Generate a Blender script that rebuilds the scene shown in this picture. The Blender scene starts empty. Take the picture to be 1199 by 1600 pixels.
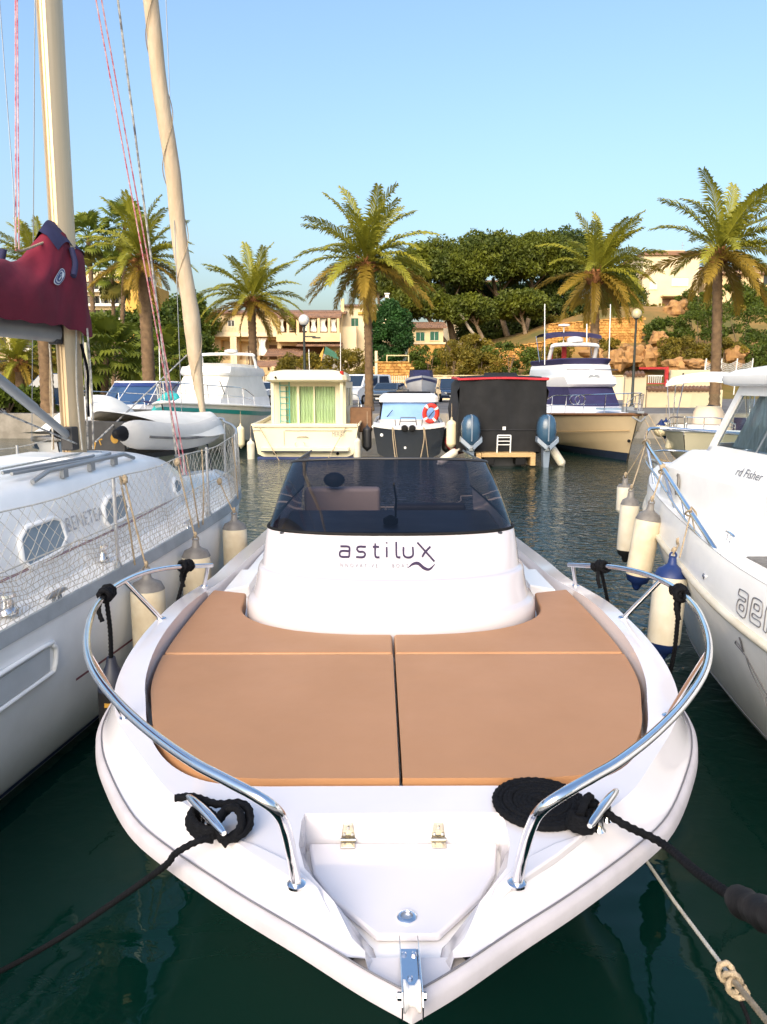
import bpy, bmesh, math, random
import numpy as np
from mathutils import Vector, Matrix, geometry, noise

SC = bpy.context.scene
COL = SC.collection
R = math.radians
rnd = random.Random(11)

# ------------------------------------------------------------------ camera
H, PITCH, FPX = 2.3, R(9.45), 1202.0
cam_data = bpy.data.cameras.new('camera')
cam_data.sensor_fit = 'VERTICAL'
cam_data.sensor_height = 36.0
cam_data.lens = FPX / 1600 * 36.0
cam_data.clip_start = 0.05
cam_data.clip_end = 3000
cam = bpy.data.objects.new('camera', cam_data)
cam.location = (0, 0, H)
cam.rotation_euler = (R(90) - PITCH, 0, 0)
COL.objects.link(cam)
SC.camera = cam

# ------------------------------------------------------------------ sky, sun, exposure
SUN_EL, SUN_AZ = R(33), R(200)          # azimuth clockwise from +Y: the glow comes from behind, left of the photographer
world = bpy.data.worlds.new('World')
SC.world = world
world.use_nodes = True
wn = world.node_tree.nodes
wl = world.node_tree.links
sky = wn.new('ShaderNodeTexSky')
sky.sky_type = 'NISHITA'
sky.sun_disc = False
sky.sun_elevation = SUN_EL
sky.sun_rotation = SUN_AZ
sky.air_density = 1.5
sky.dust_density = 5.0
sky.ozone_density = 5.0
bg = wn['Background']
bg.inputs['Strength'].default_value = 0.15
wl.new(sky.outputs['Color'], bg.inputs['Color'])
sun_data = bpy.data.lights.new('sun', 'SUN')
sun_data.energy = 1.6
sun_data.angle = R(55)
sun_data.color = (1.0, 0.80, 0.54)
sun = bpy.data.objects.new('sun', sun_data)
_sd = Vector((math.sin(SUN_AZ) * math.cos(SUN_EL), math.cos(SUN_AZ) * math.cos(SUN_EL), math.sin(SUN_EL)))
sun.rotation_euler = (-_sd).to_track_quat('-Z', 'Y').to_euler()
sun.location = (0, 0, 60)
COL.objects.link(sun)
SC.view_settings.view_transform = 'Standard'
SC.view_settings.look = 'None'
SC.view_settings.exposure = 0.98
SC.view_settings.gamma = 1.0
SC.view_settings.use_curve_mapping = False
SC.cycles.max_bounces = 6
SC.cycles.transparent_max_bounces = 12

# ------------------------------------------------------------------ measuring the photograph
_cp, _sp = math.cos(PITCH), math.sin(PITCH)
def ray(px, py):
    u, v = (px - 599.5) / FPX, (800 - py) / FPX
    return Vector((u, _cp + v * _sp, -_sp + v * _cp))
def at_y(px, py, Y):
    d = ray(px, py)
    return Vector((0, 0, H)) + d * (Y / d.y)
def at_z(px, py, z):
    d = ray(px, py)
    return Vector((0, 0, H)) + d * ((z - H) / d.z)

# ------------------------------------------------------------------ materials
def mat(name, col, rough=0.5, metal=0.0, var=0.0, scale=4.0, bump=0.0, bscale=30.0, coat=0.0, col2=None, spec=0.5, kind='noise', stretch=None, detail=4.0):
    m = bpy.data.materials.new(name)
    m.use_nodes = True
    nt = m.node_tree
    b = nt.nodes['Principled BSDF']
    b.inputs['Base Color'].default_value = (*col, 1)
    b.inputs['Roughness'].default_value = rough
    b.inputs['Metallic'].default_value = metal
    b.inputs['Specular IOR Level'].default_value = spec
    if coat:
        b.inputs['Coat Weight'].default_value = coat
        b.inputs['Coat Roughness'].default_value = 0.06
    tc = nt.nodes.new('ShaderNodeTexCoord')
    vec = tc.outputs['Object']
    if stretch:
        mp = nt.nodes.new('ShaderNodeMapping')
        mp.inputs['Scale'].default_value = stretch
        nt.links.new(vec, mp.inputs['Vector'])
        vec = mp.outputs['Vector']
    if var or col2:
        if kind == 'voronoi':
            n = nt.nodes.new('ShaderNodeTexVoronoi')
            n.inputs['Scale'].default_value = scale
            out = n.outputs['Color']
        else:
            n = nt.nodes.new('ShaderNodeTexNoise')
            n.inputs['Scale'].default_value = scale
            n.inputs['Detail'].default_value = detail
            n.inputs['Roughness'].default_value = 0.6
            out = n.outputs['Fac']
        nt.links.new(vec, n.inputs['Vector'])
        rp = nt.nodes.new('ShaderNodeValToRGB')
        c2 = col2 if col2 else tuple(c * (1 - var) for c in col)
        c1 = col if col2 else tuple(min(1, c * (1 + var * 0.6)) for c in col)
        rp.color_ramp.elements[0].position = 0.34
        rp.color_ramp.elements[1].position = 0.66
        rp.color_ramp.elements[0].color = (*c2, 1)
        rp.color_ramp.elements[1].color = (*c1, 1)
        nt.links.new(out, rp.inputs['Fac'])
        nt.links.new(rp.outputs['Color'], b.inputs['Base Color'])
        # a little wear in the gloss as well
        mr = nt.nodes.new('ShaderNodeMapRange')
        mr.inputs['To Min'].default_value = min(1, rough * 1.25)
        mr.inputs['To Max'].default_value = rough * 0.85
        nt.links.new(out, mr.inputs['Value'])
        nt.links.new(mr.outputs['Result'], b.inputs['Roughness'])
    if bump:
        if kind == 'voronoi':
            n2 = nt.nodes.new('ShaderNodeTexVoronoi')
            n2.feature = 'DISTANCE_TO_EDGE'
            out2 = n2.outputs['Distance']
        else:
            n2 = nt.nodes.new('ShaderNodeTexNoise')
            n2.inputs['Detail'].default_value = 5
            out2 = n2.outputs['Fac']
        n2.inputs['Scale'].default_value = bscale
        nt.links.new(vec, n2.inputs['Vector'])
        bp = nt.nodes.new('ShaderNodeBump')
        bp.inputs['Strength'].default_value = min(1, bump)
        bp.inputs['Distance'].default_value = 0.02
        nt.links.new(out2, bp.inputs['Height'])
        nt.links.new(bp.outputs['Normal'], b.inputs['Normal'])
    return m

def glass(name, tint, rough=0.03, refl=1.0):
    m = bpy.data.materials.new(name)
    m.use_nodes = True
    nt = m.node_tree
    nt.nodes.clear()
    o = nt.nodes.new('ShaderNodeOutputMaterial')
    mx = nt.nodes.new('ShaderNodeMixShader')
    t = nt.nodes.new('ShaderNodeBsdfTransparent')
    t.inputs['Color'].default_value = (*tint, 1)
    g = nt.nodes.new('ShaderNodeBsdfGlossy')
    g.inputs['Roughness'].default_value = rough
    f = nt.nodes.new('ShaderNodeFresnel')
    f.inputs['IOR'].default_value = 1.5 * refl
    nt.links.new(f.outputs['Fac'], mx.inputs['Fac'])
    nt.links.new(t.outputs['BSDF'], mx.inputs[1])
    nt.links.new(g.outputs['BSDF'], mx.inputs[2])
    nt.links.new(mx.outputs['Shader'], o.inputs['Surface'])
    return m

M = {}
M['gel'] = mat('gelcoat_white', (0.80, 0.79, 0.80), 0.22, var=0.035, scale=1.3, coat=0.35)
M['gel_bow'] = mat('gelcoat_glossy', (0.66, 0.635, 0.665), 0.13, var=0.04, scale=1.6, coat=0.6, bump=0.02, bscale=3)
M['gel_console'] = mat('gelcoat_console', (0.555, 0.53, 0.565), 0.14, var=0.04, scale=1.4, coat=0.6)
M['deckwhite'] = mat('nonslip_white', (0.80, 0.80, 0.81), 0.55, var=0.04, scale=3, bump=0.10, bscale=420)
M['rubrail'] = mat('rub_rail_vinyl', (0.47, 0.45, 0.49), 0.45, var=0.10, scale=7, bump=0.05, bscale=40)
M['oldwhite'] = mat('aged_white', (0.86, 0.86, 0.85), 0.35, var=0.08, scale=2.2, coat=0.15)
M['cream'] = mat('cream_gelcoat', (0.76, 0.68, 0.47), 0.3, var=0.07, scale=1.1, coat=0.2)
M['creamdark'] = mat('beige_hull', (0.66, 0.52, 0.33), 0.28, var=0.08, scale=0.8, coat=0.3)
M['chrome'] = mat('polished_steel', (0.80, 0.80, 0.82), 0.10, 1.0, var=0.06, scale=9)
M['toerail'] = mat('weathered_toe_rail', (0.36, 0.40, 0.43), 0.5, 0.3, var=0.12, scale=6)
M['portpale'] = mat('pale_portlight', (0.58, 0.60, 0.61), 0.2, var=0.1, scale=2)
M['fendershade'] = mat('shaded_blue_cap', (0.006, 0.010, 0.026), 0.5, var=0.2, scale=8)  # navy cap colour with the shade it hangs in painted in
M['alu'] = mat('anodised_aluminium', (0.55, 0.56, 0.58), 0.38, 0.85, var=0.06, scale=4, stretch=(6, 6, .3))
M['alumast'] = mat('mast_aluminium', (0.66, 0.52, 0.34), 0.42, 0.45, var=0.08, scale=3, stretch=(9, 9, .3))
M['greymetal'] = mat('grey_paint_metal', (0.30, 0.32, 0.34), 0.42, 0.3, var=0.08)
M['cushion'] = mat('tan_vinyl', (0.385, 0.196, 0.092), 0.46, var=0.05, scale=2.2, bump=0.16, bscale=7)
M['cushionedge'] = mat('cream_piping', (0.62, 0.50, 0.34), 0.5, var=0.05, scale=8, bump=0.08, bscale=60)
M['blackrope'] = mat('black_polyester_rope', (0.0032, 0.0038, 0.006), 0.8, var=0.3, scale=60, bump=0.3, bscale=260, spec=0.18)
M['blackrub'] = mat('black_rubber', (0.006, 0.006, 0.007), 0.65, spec=0.25, var=0.2, scale=8, bump=0.1, bscale=50)
M['blackcover'] = mat('black_canvas', (0.0065, 0.007, 0.009), 0.8, var=0.25, scale=2, bump=0.25, bscale=5)
M['darkplastic'] = mat('dark_plastic', (0.035, 0.036, 0.042), 0.35, var=0.15, scale=5)
M['oldrope'] = mat('weathered_rope', (0.42, 0.33, 0.22), 0.85, var=0.25, scale=40, bump=0.5, bscale=180)
M['whiterope'] = mat('white_braid', (0.55, 0.53, 0.48), 0.8, var=0.2, scale=40, bump=0.4, bscale=180)
M['redrope'] = mat('red_braid', (0.42, 0.05, 0.09), 0.8, col2=(0.6, 0.42, 0.42), scale=26)
M['checkrope'] = mat('flecked_braid', (0.6, 0.58, 0.52), 0.8, col2=(0.10, 0.10, 0.12), scale=22)
M['hinge'] = mat('hinge_steel', (0.50, 0.46, 0.38), 0.22, 1.0, var=0.2, scale=30)
M['wire'] = mat('steel_wire', (0.20, 0.22, 0.25), 0.4, 0.6, var=0.1)
M['fender'] = mat('fender_vinyl', (0.78, 0.71, 0.55), 0.42, col2=(0.60, 0.49, 0.33), scale=3.5, bump=0.06, bscale=25)
M['fenderwhite'] = mat('fender_white', (0.70, 0.66, 0.56), 0.4, col2=(0.60, 0.54, 0.42), scale=5)
M['fendergrey'] = mat('fender_grey_end', (0.17, 0.16, 0.15), 0.5, var=0.25, scale=12)
M['fendernavy'] = mat('fender_navy_end', (0.012, 0.03, 0.13), 0.4, var=0.2, scale=10)
M['fenderblack'] = mat('fender_black_end', (0.015, 0.017, 0.02), 0.45, var=0.2, scale=10)
M['maroon'] = mat('maroon_canvas', (0.17, 0.004, 0.022), 0.85, col2=(0.10, 0.003, 0.014), scale=1.6, bump=0.5, bscale=5)
M['navycanvas'] = mat('navy_canvas', (0.02, 0.022, 0.075), 0.8, var=0.2, scale=3, bump=0.3, bscale=6)
M['purplecanvas'] = mat('indigo_canvas', (0.022, 0.018, 0.075), 0.7, var=0.15, scale=2, bump=0.2, bscale=5)
M['sailcloth'] = mat('furled_sailcloth', (0.68, 0.55, 0.40), 0.8, col2=(0.56, 0.43, 0.29), scale=3, bump=0.35, bscale=14, stretch=(3, 3, .6))
M['whitecanvas'] = mat('white_canvas', (0.78, 0.75, 0.68), 0.8, var=0.07, scale=2, bump=0.3, bscale=5)
M['hypalon'] = mat('grey_hypalon', (0.62, 0.59, 0.54), 0.55, var=0.08, scale=3, bump=0.1, bscale=10)
M['darkgrey'] = mat('dark_grey_floor', (0.035, 0.035, 0.037), 0.6, var=0.3, scale=6)
M['gold'] = mat('gold_sticker', (0.34, 0.19, 0.03), 0.4)
M['winglass'] = glass('smoked_acrylic', (0.20, 0.19, 0.25), 0.02, 1.0)
M['clearglass'] = glass('cabin_glass', (0.88, 0.93, 0.92), 0.02)
M['boatglass'] = mat('dark_boat_glass', (0.02, 0.035, 0.06), 0.05, spec=0.8)
M['blueglass'] = mat('blue_tinted_glass', (0.04, 0.085, 0.18), 0.07, spec=0.8)
M['portglass'] = mat('grey_portlight', (0.22, 0.30, 0.36), 0.12, spec=0.7)
M['screenfabric'] = mat('pale_blue_screen', (0.20, 0.36, 0.66), 0.25, var=0.12, scale=1.2)
M['curtain'] = mat('pale_green_curtain', (0.72, 0.80, 0.48), 0.8, var=0.25, scale=4, stretch=(7, 7, .4))
M['greycurtain'] = mat('white_curtain', (0.60, 0.63, 0.62), 0.8, var=0.3, scale=5, stretch=(7, 7, .4))
M['decalgrey'] = mat('grey_vinyl_lettering', (0.13, 0.13, 0.15), 0.4)
M['decalpale'] = mat('pale_vinyl_lettering', (0.42, 0.42, 0.44), 0.4)
M['logo'] = mat('logo_vinyl', (0.045, 0.028, 0.06), 0.35)
M['decalmid'] = mat('mid_grey_lettering', (0.22, 0.21, 0.23), 0.45)
M['decalwhite'] = mat('white_vinyl', (0.8, 0.8, 0.8), 0.4)
M['decalnavy'] = mat('navy_vinyl', (0.02, 0.04, 0.16), 0.4)
M['darkhull'] = mat('midnight_hull', (0.008, 0.013, 0.022), 0.18, var=0.2, scale=1, coat=0.4)
M['antifoul'] = mat('navy_antifoul', (0.012, 0.022, 0.05), 0.6, var=0.2, scale=3)
M['teal'] = mat('teal_stripe', (0.03, 0.38, 0.38), 0.3)
M['tealfabric'] = mat('teal_fabric', (0.02, 0.34, 0.36), 0.7, var=0.2, scale=6)
M['engine'] = mat('outboard_blue_grey', (0.035, 0.085, 0.15), 0.25, var=0.1, coat=0.4)
M['enginegrey'] = mat('outboard_silver', (0.20, 0.25, 0.32), 0.3, var=0.1, coat=0.2)
M['red'] = mat('red_vinyl', (0.50, 0.02, 0.03), 0.45, var=0.12, scale=5)
M['redpaint'] = mat('red_paint', (0.55, 0.03, 0.03), 0.45, var=0.15, scale=5)
M['orange'] = mat('lifebuoy_orange', (0.58, 0.03, 0.018), 0.5, var=0.1, scale=5)
M['wood'] = mat('weathered_teak', (0.50, 0.33, 0.15), 0.6, var=0.2, scale=3, stretch=(2, 14, 14), bump=0.2, bscale=12)
M['wicker'] = mat('brown_box', (0.16, 0.075, 0.03), 0.6, var=0.2, scale=5)
M['beige'] = mat('beige_seat', (0.62, 0.50, 0.38), 0.5, var=0.06, scale=3)

# ------------------------------------------------------------------ building helpers
def V(*a):
    return Vector(a)

def spline(pts, n=8, closed=False):
    """Catmull-Rom through pts, n steps a segment."""
    P = [Vector(p) for p in pts]
    out = []
    m = len(P)
    segs = m if closed else m - 1
    for i in range(segs):
        p1, p2 = P[i], P[(i + 1) % m]
        p0 = P[i - 1] if (i or closed) else p1 * 2 - p2
        p3 = P[(i + 2) % m] if (i + 2 < m or closed) else p2 * 2 - p1
        for k in range(n):
            t = k / n
            out.append(0.5 * ((2 * p1) + (p2 - p0) * t + (2 * p0 - 5 * p1 + 4 * p2 - p3) * t * t + (3 * p1 - p0 - 3 * p2 + p3) * t ** 3))
    if not closed:
        out.append(P[-1].copy())
    return out

class MB:
    def __init__(s):
        s.v, s.f, s.mi = [], [], []
    def add(s, vs, fs, mi=0):
        o = len(s.v)
        s.v += [tuple(v) for v in vs]
        s.f += [tuple(i + o for i in f) for f in fs]
        s.mi += [mi] * len(fs)
        return s
    def box(s, x0, x1, y0, y1, z0, z1, mi=0, taper=0.0):
        cx, cy = (x0 + x1) / 2, (y0 + y1) / 2
        k = 1 - taper
        t = lambda x, c: c + (x - c) * k
        vs = [(x0, y0, z0), (x1, y0, z0), (x1, y1, z0), (x0, y1, z0), (t(x0, cx), t(y0, cy), z1), (t(x1, cx), t(y0, cy), z1), (t(x1, cx), t(y1, cy), z1), (t(x0, cx), t(y1, cy), z1)]
        return s.add(vs, [(3, 2, 1, 0), (4, 5, 6, 7), (0, 1, 5, 4), (1, 2, 6, 5), (2, 3, 7, 6), (3, 0, 4, 7)], mi)
    def hexa(s, a, b, mi=0):
        """two quads (4 points each), joined"""
        return s.add(list(a) + list(b), [(3, 2, 1, 0), (4, 5, 6, 7), (0, 1, 5, 4), (1, 2, 6, 5), (2, 3, 7, 6), (3, 0, 4, 7)], mi)
    def loft(s, secs, closed=False, cap0=False, cap1=False, mi=0):
        n = len(secs[0])
        vs = [p for q in secs for p in q]
        fs = []
        for i in range(len(secs) - 1):
            for j in range(n if closed else n - 1):
                k = (j + 1) % n
                fs.append((i * n + j, i * n + k, (i + 1) * n + k, (i + 1) * n + j))
        if cap0:
            fs.append(tuple(reversed(range(n))))
        if cap1:
            fs.append(tuple((len(secs) - 1) * n + j for j in range(n)))
        return s.add(vs, fs, mi)
    def tube(s, pts, r, n=8, closed=False, caps=True, mi=0, twist=0.0, lobes=0, lobe=0.16):
        P = [Vector(p) for p in pts]
        m = len(P)
        secs = []
        up = None
        dist = 0.0
        for i, p in enumerate(P):
            a = P[i - 1] if (i or closed) else P[i]
            b = P[(i + 1) % m] if (i + 1 < m or closed) else P[i]
            t = (b - a)
            if t.length < 1e-9:
                t = Vector((0, 0, 1))
            t.normalize()
            if up is None:
                up = Vector((0, 0, 1)) if abs(t.z) < 0.9 else Vector((1, 0, 0))
            n1 = up - t * up.dot(t)
            if n1.length < 1e-6:
                n1 = t.orthogonal()
            n1.normalize()
            up = n1
            n2 = t.cross(n1)
            if i:
                dist += (p - P[i - 1]).length
            rr = r[i] if hasattr(r, '__len__') else r
            q = []
            for k in range(n):
                a_ = 2 * math.pi * k / n
                r_ = rr * (1 + lobe * math.cos(lobes * (a_ + twist * dist))) if lobes else rr
                q.append(p + n1 * (math.cos(a_) * r_) + n2 * (math.sin(a_) * r_))
            secs.append(q)
        if closed:
            secs.append(secs[0])
        return s.loft(secs, True, caps and not closed, caps and not closed, mi)
    def rope(s, pts, r=0.012, step=None, n=10, pitch=1.05, mi=0):
        """three-strand laid rope along a polyline"""
        P = [Vector(p) for p in pts]
        d = [0]
        for i in range(1, len(P)):
            d.append(d[-1] + (P[i] - P[i - 1]).length)
        step = step or r * 0.45
        k = max(2, int(d[-1] / step))
        out, j = [], 0
        for i in range(k + 1):
            x = d[-1] * i / k
            while j < len(d) - 2 and d[j + 1] < x:
                j += 1
            t = (x - d[j]) / max(1e-9, d[j + 1] - d[j])
            out.append(P[j].lerp(P[j + 1], t))
        return s.tube(out, r, n, mi=mi, twist=1.0 / (r * pitch), lobes=3, lobe=0.15)
    def lathe(s, prof, n=20, origin=(0, 0, 0), axis=(0, 0, 1), mi=0, cap=True):
        """prof: (radius, height) pairs along axis"""
        A = Vector(axis).normalized()
        U = A.orthogonal().normalized()
        W = A.cross(U)
        O = Vector(origin)
        secs = [[O + A * h + (U * math.cos(2 * math.pi * k / n) + W * math.sin(2 * math.pi * k / n)) * r for k in range(n)] for r, h in prof]
        return s.loft(secs, True, cap, cap, mi)
    def prism(s, poly, z0, z1, mi=0):
        """poly: (x, y) outline, maybe concave; z0, z1 numbers or functions of (x, y)"""
        f0 = z0 if callable(z0) else (lambda x, y: z0)
        f1 = z1 if callable(z1) else (lambda x, y: z1)
        n = len(poly)
        tris = geometry.tessellate_polygon([[Vector((p[0], p[1], 0)) for p in poly]])
        vs = [(x, y, f0(x, y)) for x, y in poly] + [(x, y, f1(x, y)) for x, y in poly]
        area = sum(poly[i][0] * poly[(i + 1) % n][1] - poly[(i + 1) % n][0] * poly[i][1] for i in range(n))
        fs = []
        for t in tris:
            a, b, c = (poly[i] for i in t)
            ccw = (b[0] - a[0]) * (c[1] - a[1]) - (b[1] - a[1]) * (c[0] - a[0]) > 0
            t = tuple(t) if ccw else tuple(reversed(t))
            fs.append(tuple(i + n for i in t))
            fs.append(tuple(reversed(t)))
        for i in range(n):
            k = (i + 1) % n
            fs.append((i, k, k + n, i + n) if area > 0 else (k, i, i + n, k + n))
        return s.add(vs, fs, mi)
    def grid(s, fn, nu, nv, mi=0):
        vs = [fn(i / nu, j / nv) for i in range(nu + 1) for j in range(nv + 1)]
        fs = [(i * (nv + 1) + j, (i + 1) * (nv + 1) + j, (i + 1) * (nv + 1) + j + 1, i * (nv + 1) + j + 1) for i in range(nu) for j in range(nv)]
        return s.add(vs, fs, mi)
    def ribbon(s, pts, w, normal, mi=0):
        """flat stroke of width w (number or list) along pts, lying perpendicular to normal"""
        P = [Vector(p) for p in pts]
        N = Vector(normal).normalized()
        a, b = [], []
        for i, p in enumerate(P):
            t = (P[min(i + 1, len(P) - 1)] - P[max(i - 1, 0)]).normalized()
            q = N.cross(t).normalized() * ((w[i] if hasattr(w, '__len__') else w) / 2)
            a.append(p - q)
            b.append(p + q)
        return s.loft([a, b], mi=mi)
    def blob(s, c, r, n=8, m=6, jit=0.0, seed=0, mi=0):
        rr = random.Random(seed)
        rx, ry, rz = (r, r, r) if not hasattr(r, '__len__') else r
        secs = []
        for i in range(m + 1):
            th = math.pi * i / m
            q = []
            for k in range(n):
                ph = 2 * math.pi * k / n
                j = 1 + rr.uniform(-jit, jit)
                q.append((c[0] + rx * math.sin(th) * math.cos(ph) * j, c[1] + ry * math.sin(th) * math.sin(ph) * j, c[2] - rz * math.cos(th) * j))
            secs.append(q)
        return s.loft(secs, True, mi=mi)
    def mesh(s, name, mats, smooth=35, off=None, weld=False):
        me = bpy.data.meshes.new(name)
        vs = s.v if off is None else [(x - off[0], y - off[1], z - off[2]) for x, y, z in s.v]
        me.from_pydata(vs, [], s.f)
        for m in (mats if isinstance(mats, (list, tuple)) else [mats]):
            me.materials.append(M[m] if isinstance(m, str) else m)
        if any(s.mi):
            me.polygons.foreach_set('material_index', s.mi)
        if weld or smooth:
            bm = bmesh.new()
            bm.from_mesh(me)
            if weld:
                bmesh.ops.remove_doubles(bm, verts=bm.verts, dist=0.0008)
            bmesh.ops.recalc_face_normals(bm, faces=bm.faces)
            bm.to_mesh(me)
            bm.free()
        if smooth:
            me.shade_smooth()
            if smooth < 180:
                me.set_sharp_from_angle(angle=R(smooth))
        me.update()
        return me
    def build(s, name, mats, parent=None, smooth=35, bevel=0.0, seg=2, off=None, weld=False, angle=32):
        o = bpy.data.objects.new(name, s.mesh(name, mats, smooth, off, weld))
        COL.objects.link(o)
        if parent is not None:
            o.parent = parent
        if bevel:
            b = o.modifiers.new('edge', 'BEVEL')
            b.width = bevel
            b.segments = seg
            b.limit_method = 'ANGLE'
            b.angle_limit = R(angle)
            b.harden_normals = True
        return o

def tag(o, label=None, cat=None, group=None, kind=None):
    if label: o['label'] = label
    if cat: o['category'] = cat
    if group: o['group'] = group
    if kind: o['kind'] = kind
    return o

def thing(name, label, cat, loc=(0, 0, 0), rz=0.0, group=None):
    o = bpy.data.objects.new(name, None)
    o.empty_display_size = 0.2
    o.location = loc
    o.rotation_euler = (0, 0, rz)
    COL.objects.link(o)
    return tag(o, label, cat, group)

def kids(o):
    return [c for c in bpy.data.objects if c.parent is o]

def copy_tree(o, children, parent=None):
    c = o.copy()
    COL.objects.link(c)
    if parent is not None:
        c.parent = parent
    for ch in children.get(o.name, []):
        copy_tree(ch, children, c)
    return c

def dup(o, loc, rz=None, label=None, group=None, scale=None):
    ch = {}
    for x in COL.objects:
        if x.parent is not None:
            ch.setdefault(x.parent.name, []).append(x)
    c = copy_tree(o, ch)
    c.location = loc
    if rz is not None: c.rotation_euler = (0, 0, rz)
    if scale: c.scale = scale if hasattr(scale, '__len__') else (scale,) * 3
    if label: c['label'] = label
    if group: c['group'] = group
    return c

def like(src, name, parent, loc=(0, 0, 0), rot=(0, 0, 0), scale=(1, 1, 1)):
    """another part sharing SRC's mesh"""
    o = bpy.data.objects.new(name, src.data if hasattr(src, 'data') else src)
    o.parent = parent
    o.location, o.rotation_euler, o.scale = loc, rot, scale
    COL.objects.link(o)
    return o

def textmesh(body, size=1.0, spacing=1.0):
    """flat letters in the xy plane: (verts, faces, width)"""
    cu = bpy.data.curves.new('lettering', 'FONT')
    cu.body, cu.size, cu.space_character = body, size, spacing
    cu.resolution_u = 3
    o = bpy.data.objects.new('lettering', cu)
    COL.objects.link(o)
    bpy.context.view_layer.update()
    me = bpy.data.meshes.new_from_object(o.evaluated_get(bpy.context.evaluated_depsgraph_get()))
    vs = [v.co.copy() for v in me.vertices]
    fs = [tuple(p.vertices) for p in me.polygons]
    bpy.data.objects.remove(o)
    bpy.data.curves.remove(cu)
    bpy.data.meshes.remove(me)
    w = max(v.x for v in vs) if vs else 0
    return vs, fs, w

def lettering(mb, body, size, fn, spacing=1.0, mi=0):
    vs, fs, w = textmesh(body, size, spacing)
    mb.add([fn(v.x, v.y) for v in vs], fs, mi)
    return w

def walls(mb, w, h, holes, depth=0.18, fn=lambda x, z, d: (x, d, z), mi=0):
    """a wall face in x (0..w), z (0..h) with real openings: holes = (x0, x1, z0, z1); d grows into the building"""
    xs = sorted({0, w, *[q for a in holes for q in a[:2]]})
    zs = sorted({0, h, *[q for a in holes for q in a[2:4]]})
    for i in range(len(xs) - 1):
        for j in range(len(zs) - 1):
            cx, cz = (xs[i] + xs[i + 1]) / 2, (zs[j] + zs[j + 1]) / 2
            if any(a[0] < cx < a[1] and a[2] < cz < a[3] for a in holes):
                continue
            mb.add([fn(xs[i], zs[j], 0), fn(xs[i + 1], zs[j], 0), fn(xs[i + 1], zs[j + 1], 0), fn(xs[i], zs[j + 1], 0)], [(0, 1, 2, 3)], mi)
    for x0, x1, z0, z1 in [a[:4] for a in holes]:
        c = [(x0, z0), (x1, z0), (x1, z1), (x0, z1)]
        for k in range(4):
            a, b = c[k], c[(k + 1) % 4]
            mb.add([fn(*a, 0), fn(*a, depth), fn(*b, depth), fn(*b, 0)], [(0, 1, 2, 3)], mi)
    return mb

# hull of a motor boat, stern at y=0, bow towards +y, waterline z=0
def hull_ring(t, L, B, fs, fb, rake=0.5, full=0.55, draft=0.25, p=2.2, flare=0.80):
    k = max(0.0, (t - full) / (1 - full))
    hb = B / 2 * max(0.012, 1 - k ** p)
    sh = fs + (fb - fs) * t ** 1.6
    y = t * (L - rake)
    def Y(z):
        return y + rake * (max(0, z + draft) / (sh + draft)) * t ** 3
    fl = flare - 0.25 * k
    ch = 0.16 + 0.35 * k * sh
    pts = [(hb, Y(sh), sh), (hb * (0.5 + fl / 2), Y(sh * .5 + ch * .5), sh * .5 + ch * .5), (hb * fl, Y(ch), ch), (hb * fl * .93, Y(ch - .06), ch - .06), (hb * fl * .5, Y(-draft * .5), -draft * .5)]
    return [(x, yy, z) for x, yy, z in pts] + [(0, Y(-draft), -draft)] + [(-x, yy, z) for x, yy, z in reversed(pts)]

def hull(L, B, fs, fb, n=16, **kw):
    mb = MB()
    rings = [hull_ring(1 - (1 - i / n) ** 1.35, L, B, fs, fb, **kw) for i in range(n + 1)]
    mb.loft(rings, cap0=True)
    return mb, rings

def deck_from(rings, inset=0.06, dz=0.0, t0=0, t1=None):
    mb = MB()
    q = []
    for r in rings[t0:t1]:
        a, b = Vector(r[0]), Vector(r[-1])
        k = max(0.02, 1 - inset / max(0.05, a.x))
        q.append([(a.x * k, a.y, a.z + dz), (a.x * k * .5, a.y, a.z + dz + .03 * a.x), (0, a.y, a.z + dz + .04 * a.x), (b.x * k * .5, b.y, b.z + dz + .03 * a.x), (b.x * k, b.y, b.z + dz)])
    mb.loft(q)
    return mb

def rim(rings, r=0.035, dz=0.0, out=0.0, i=0, t0=0):
    """tube along the sheer line, both sides and round the bow"""
    a = [Vector(q[i]) + Vector((out, 0, dz)) for q in rings[t0:]]
    b = [Vector(q[-1 - i]) + Vector((-out, 0, dz)) for q in rings[t0:]]
    return MB().tube(a + list(reversed(b)), r, 6)

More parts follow.
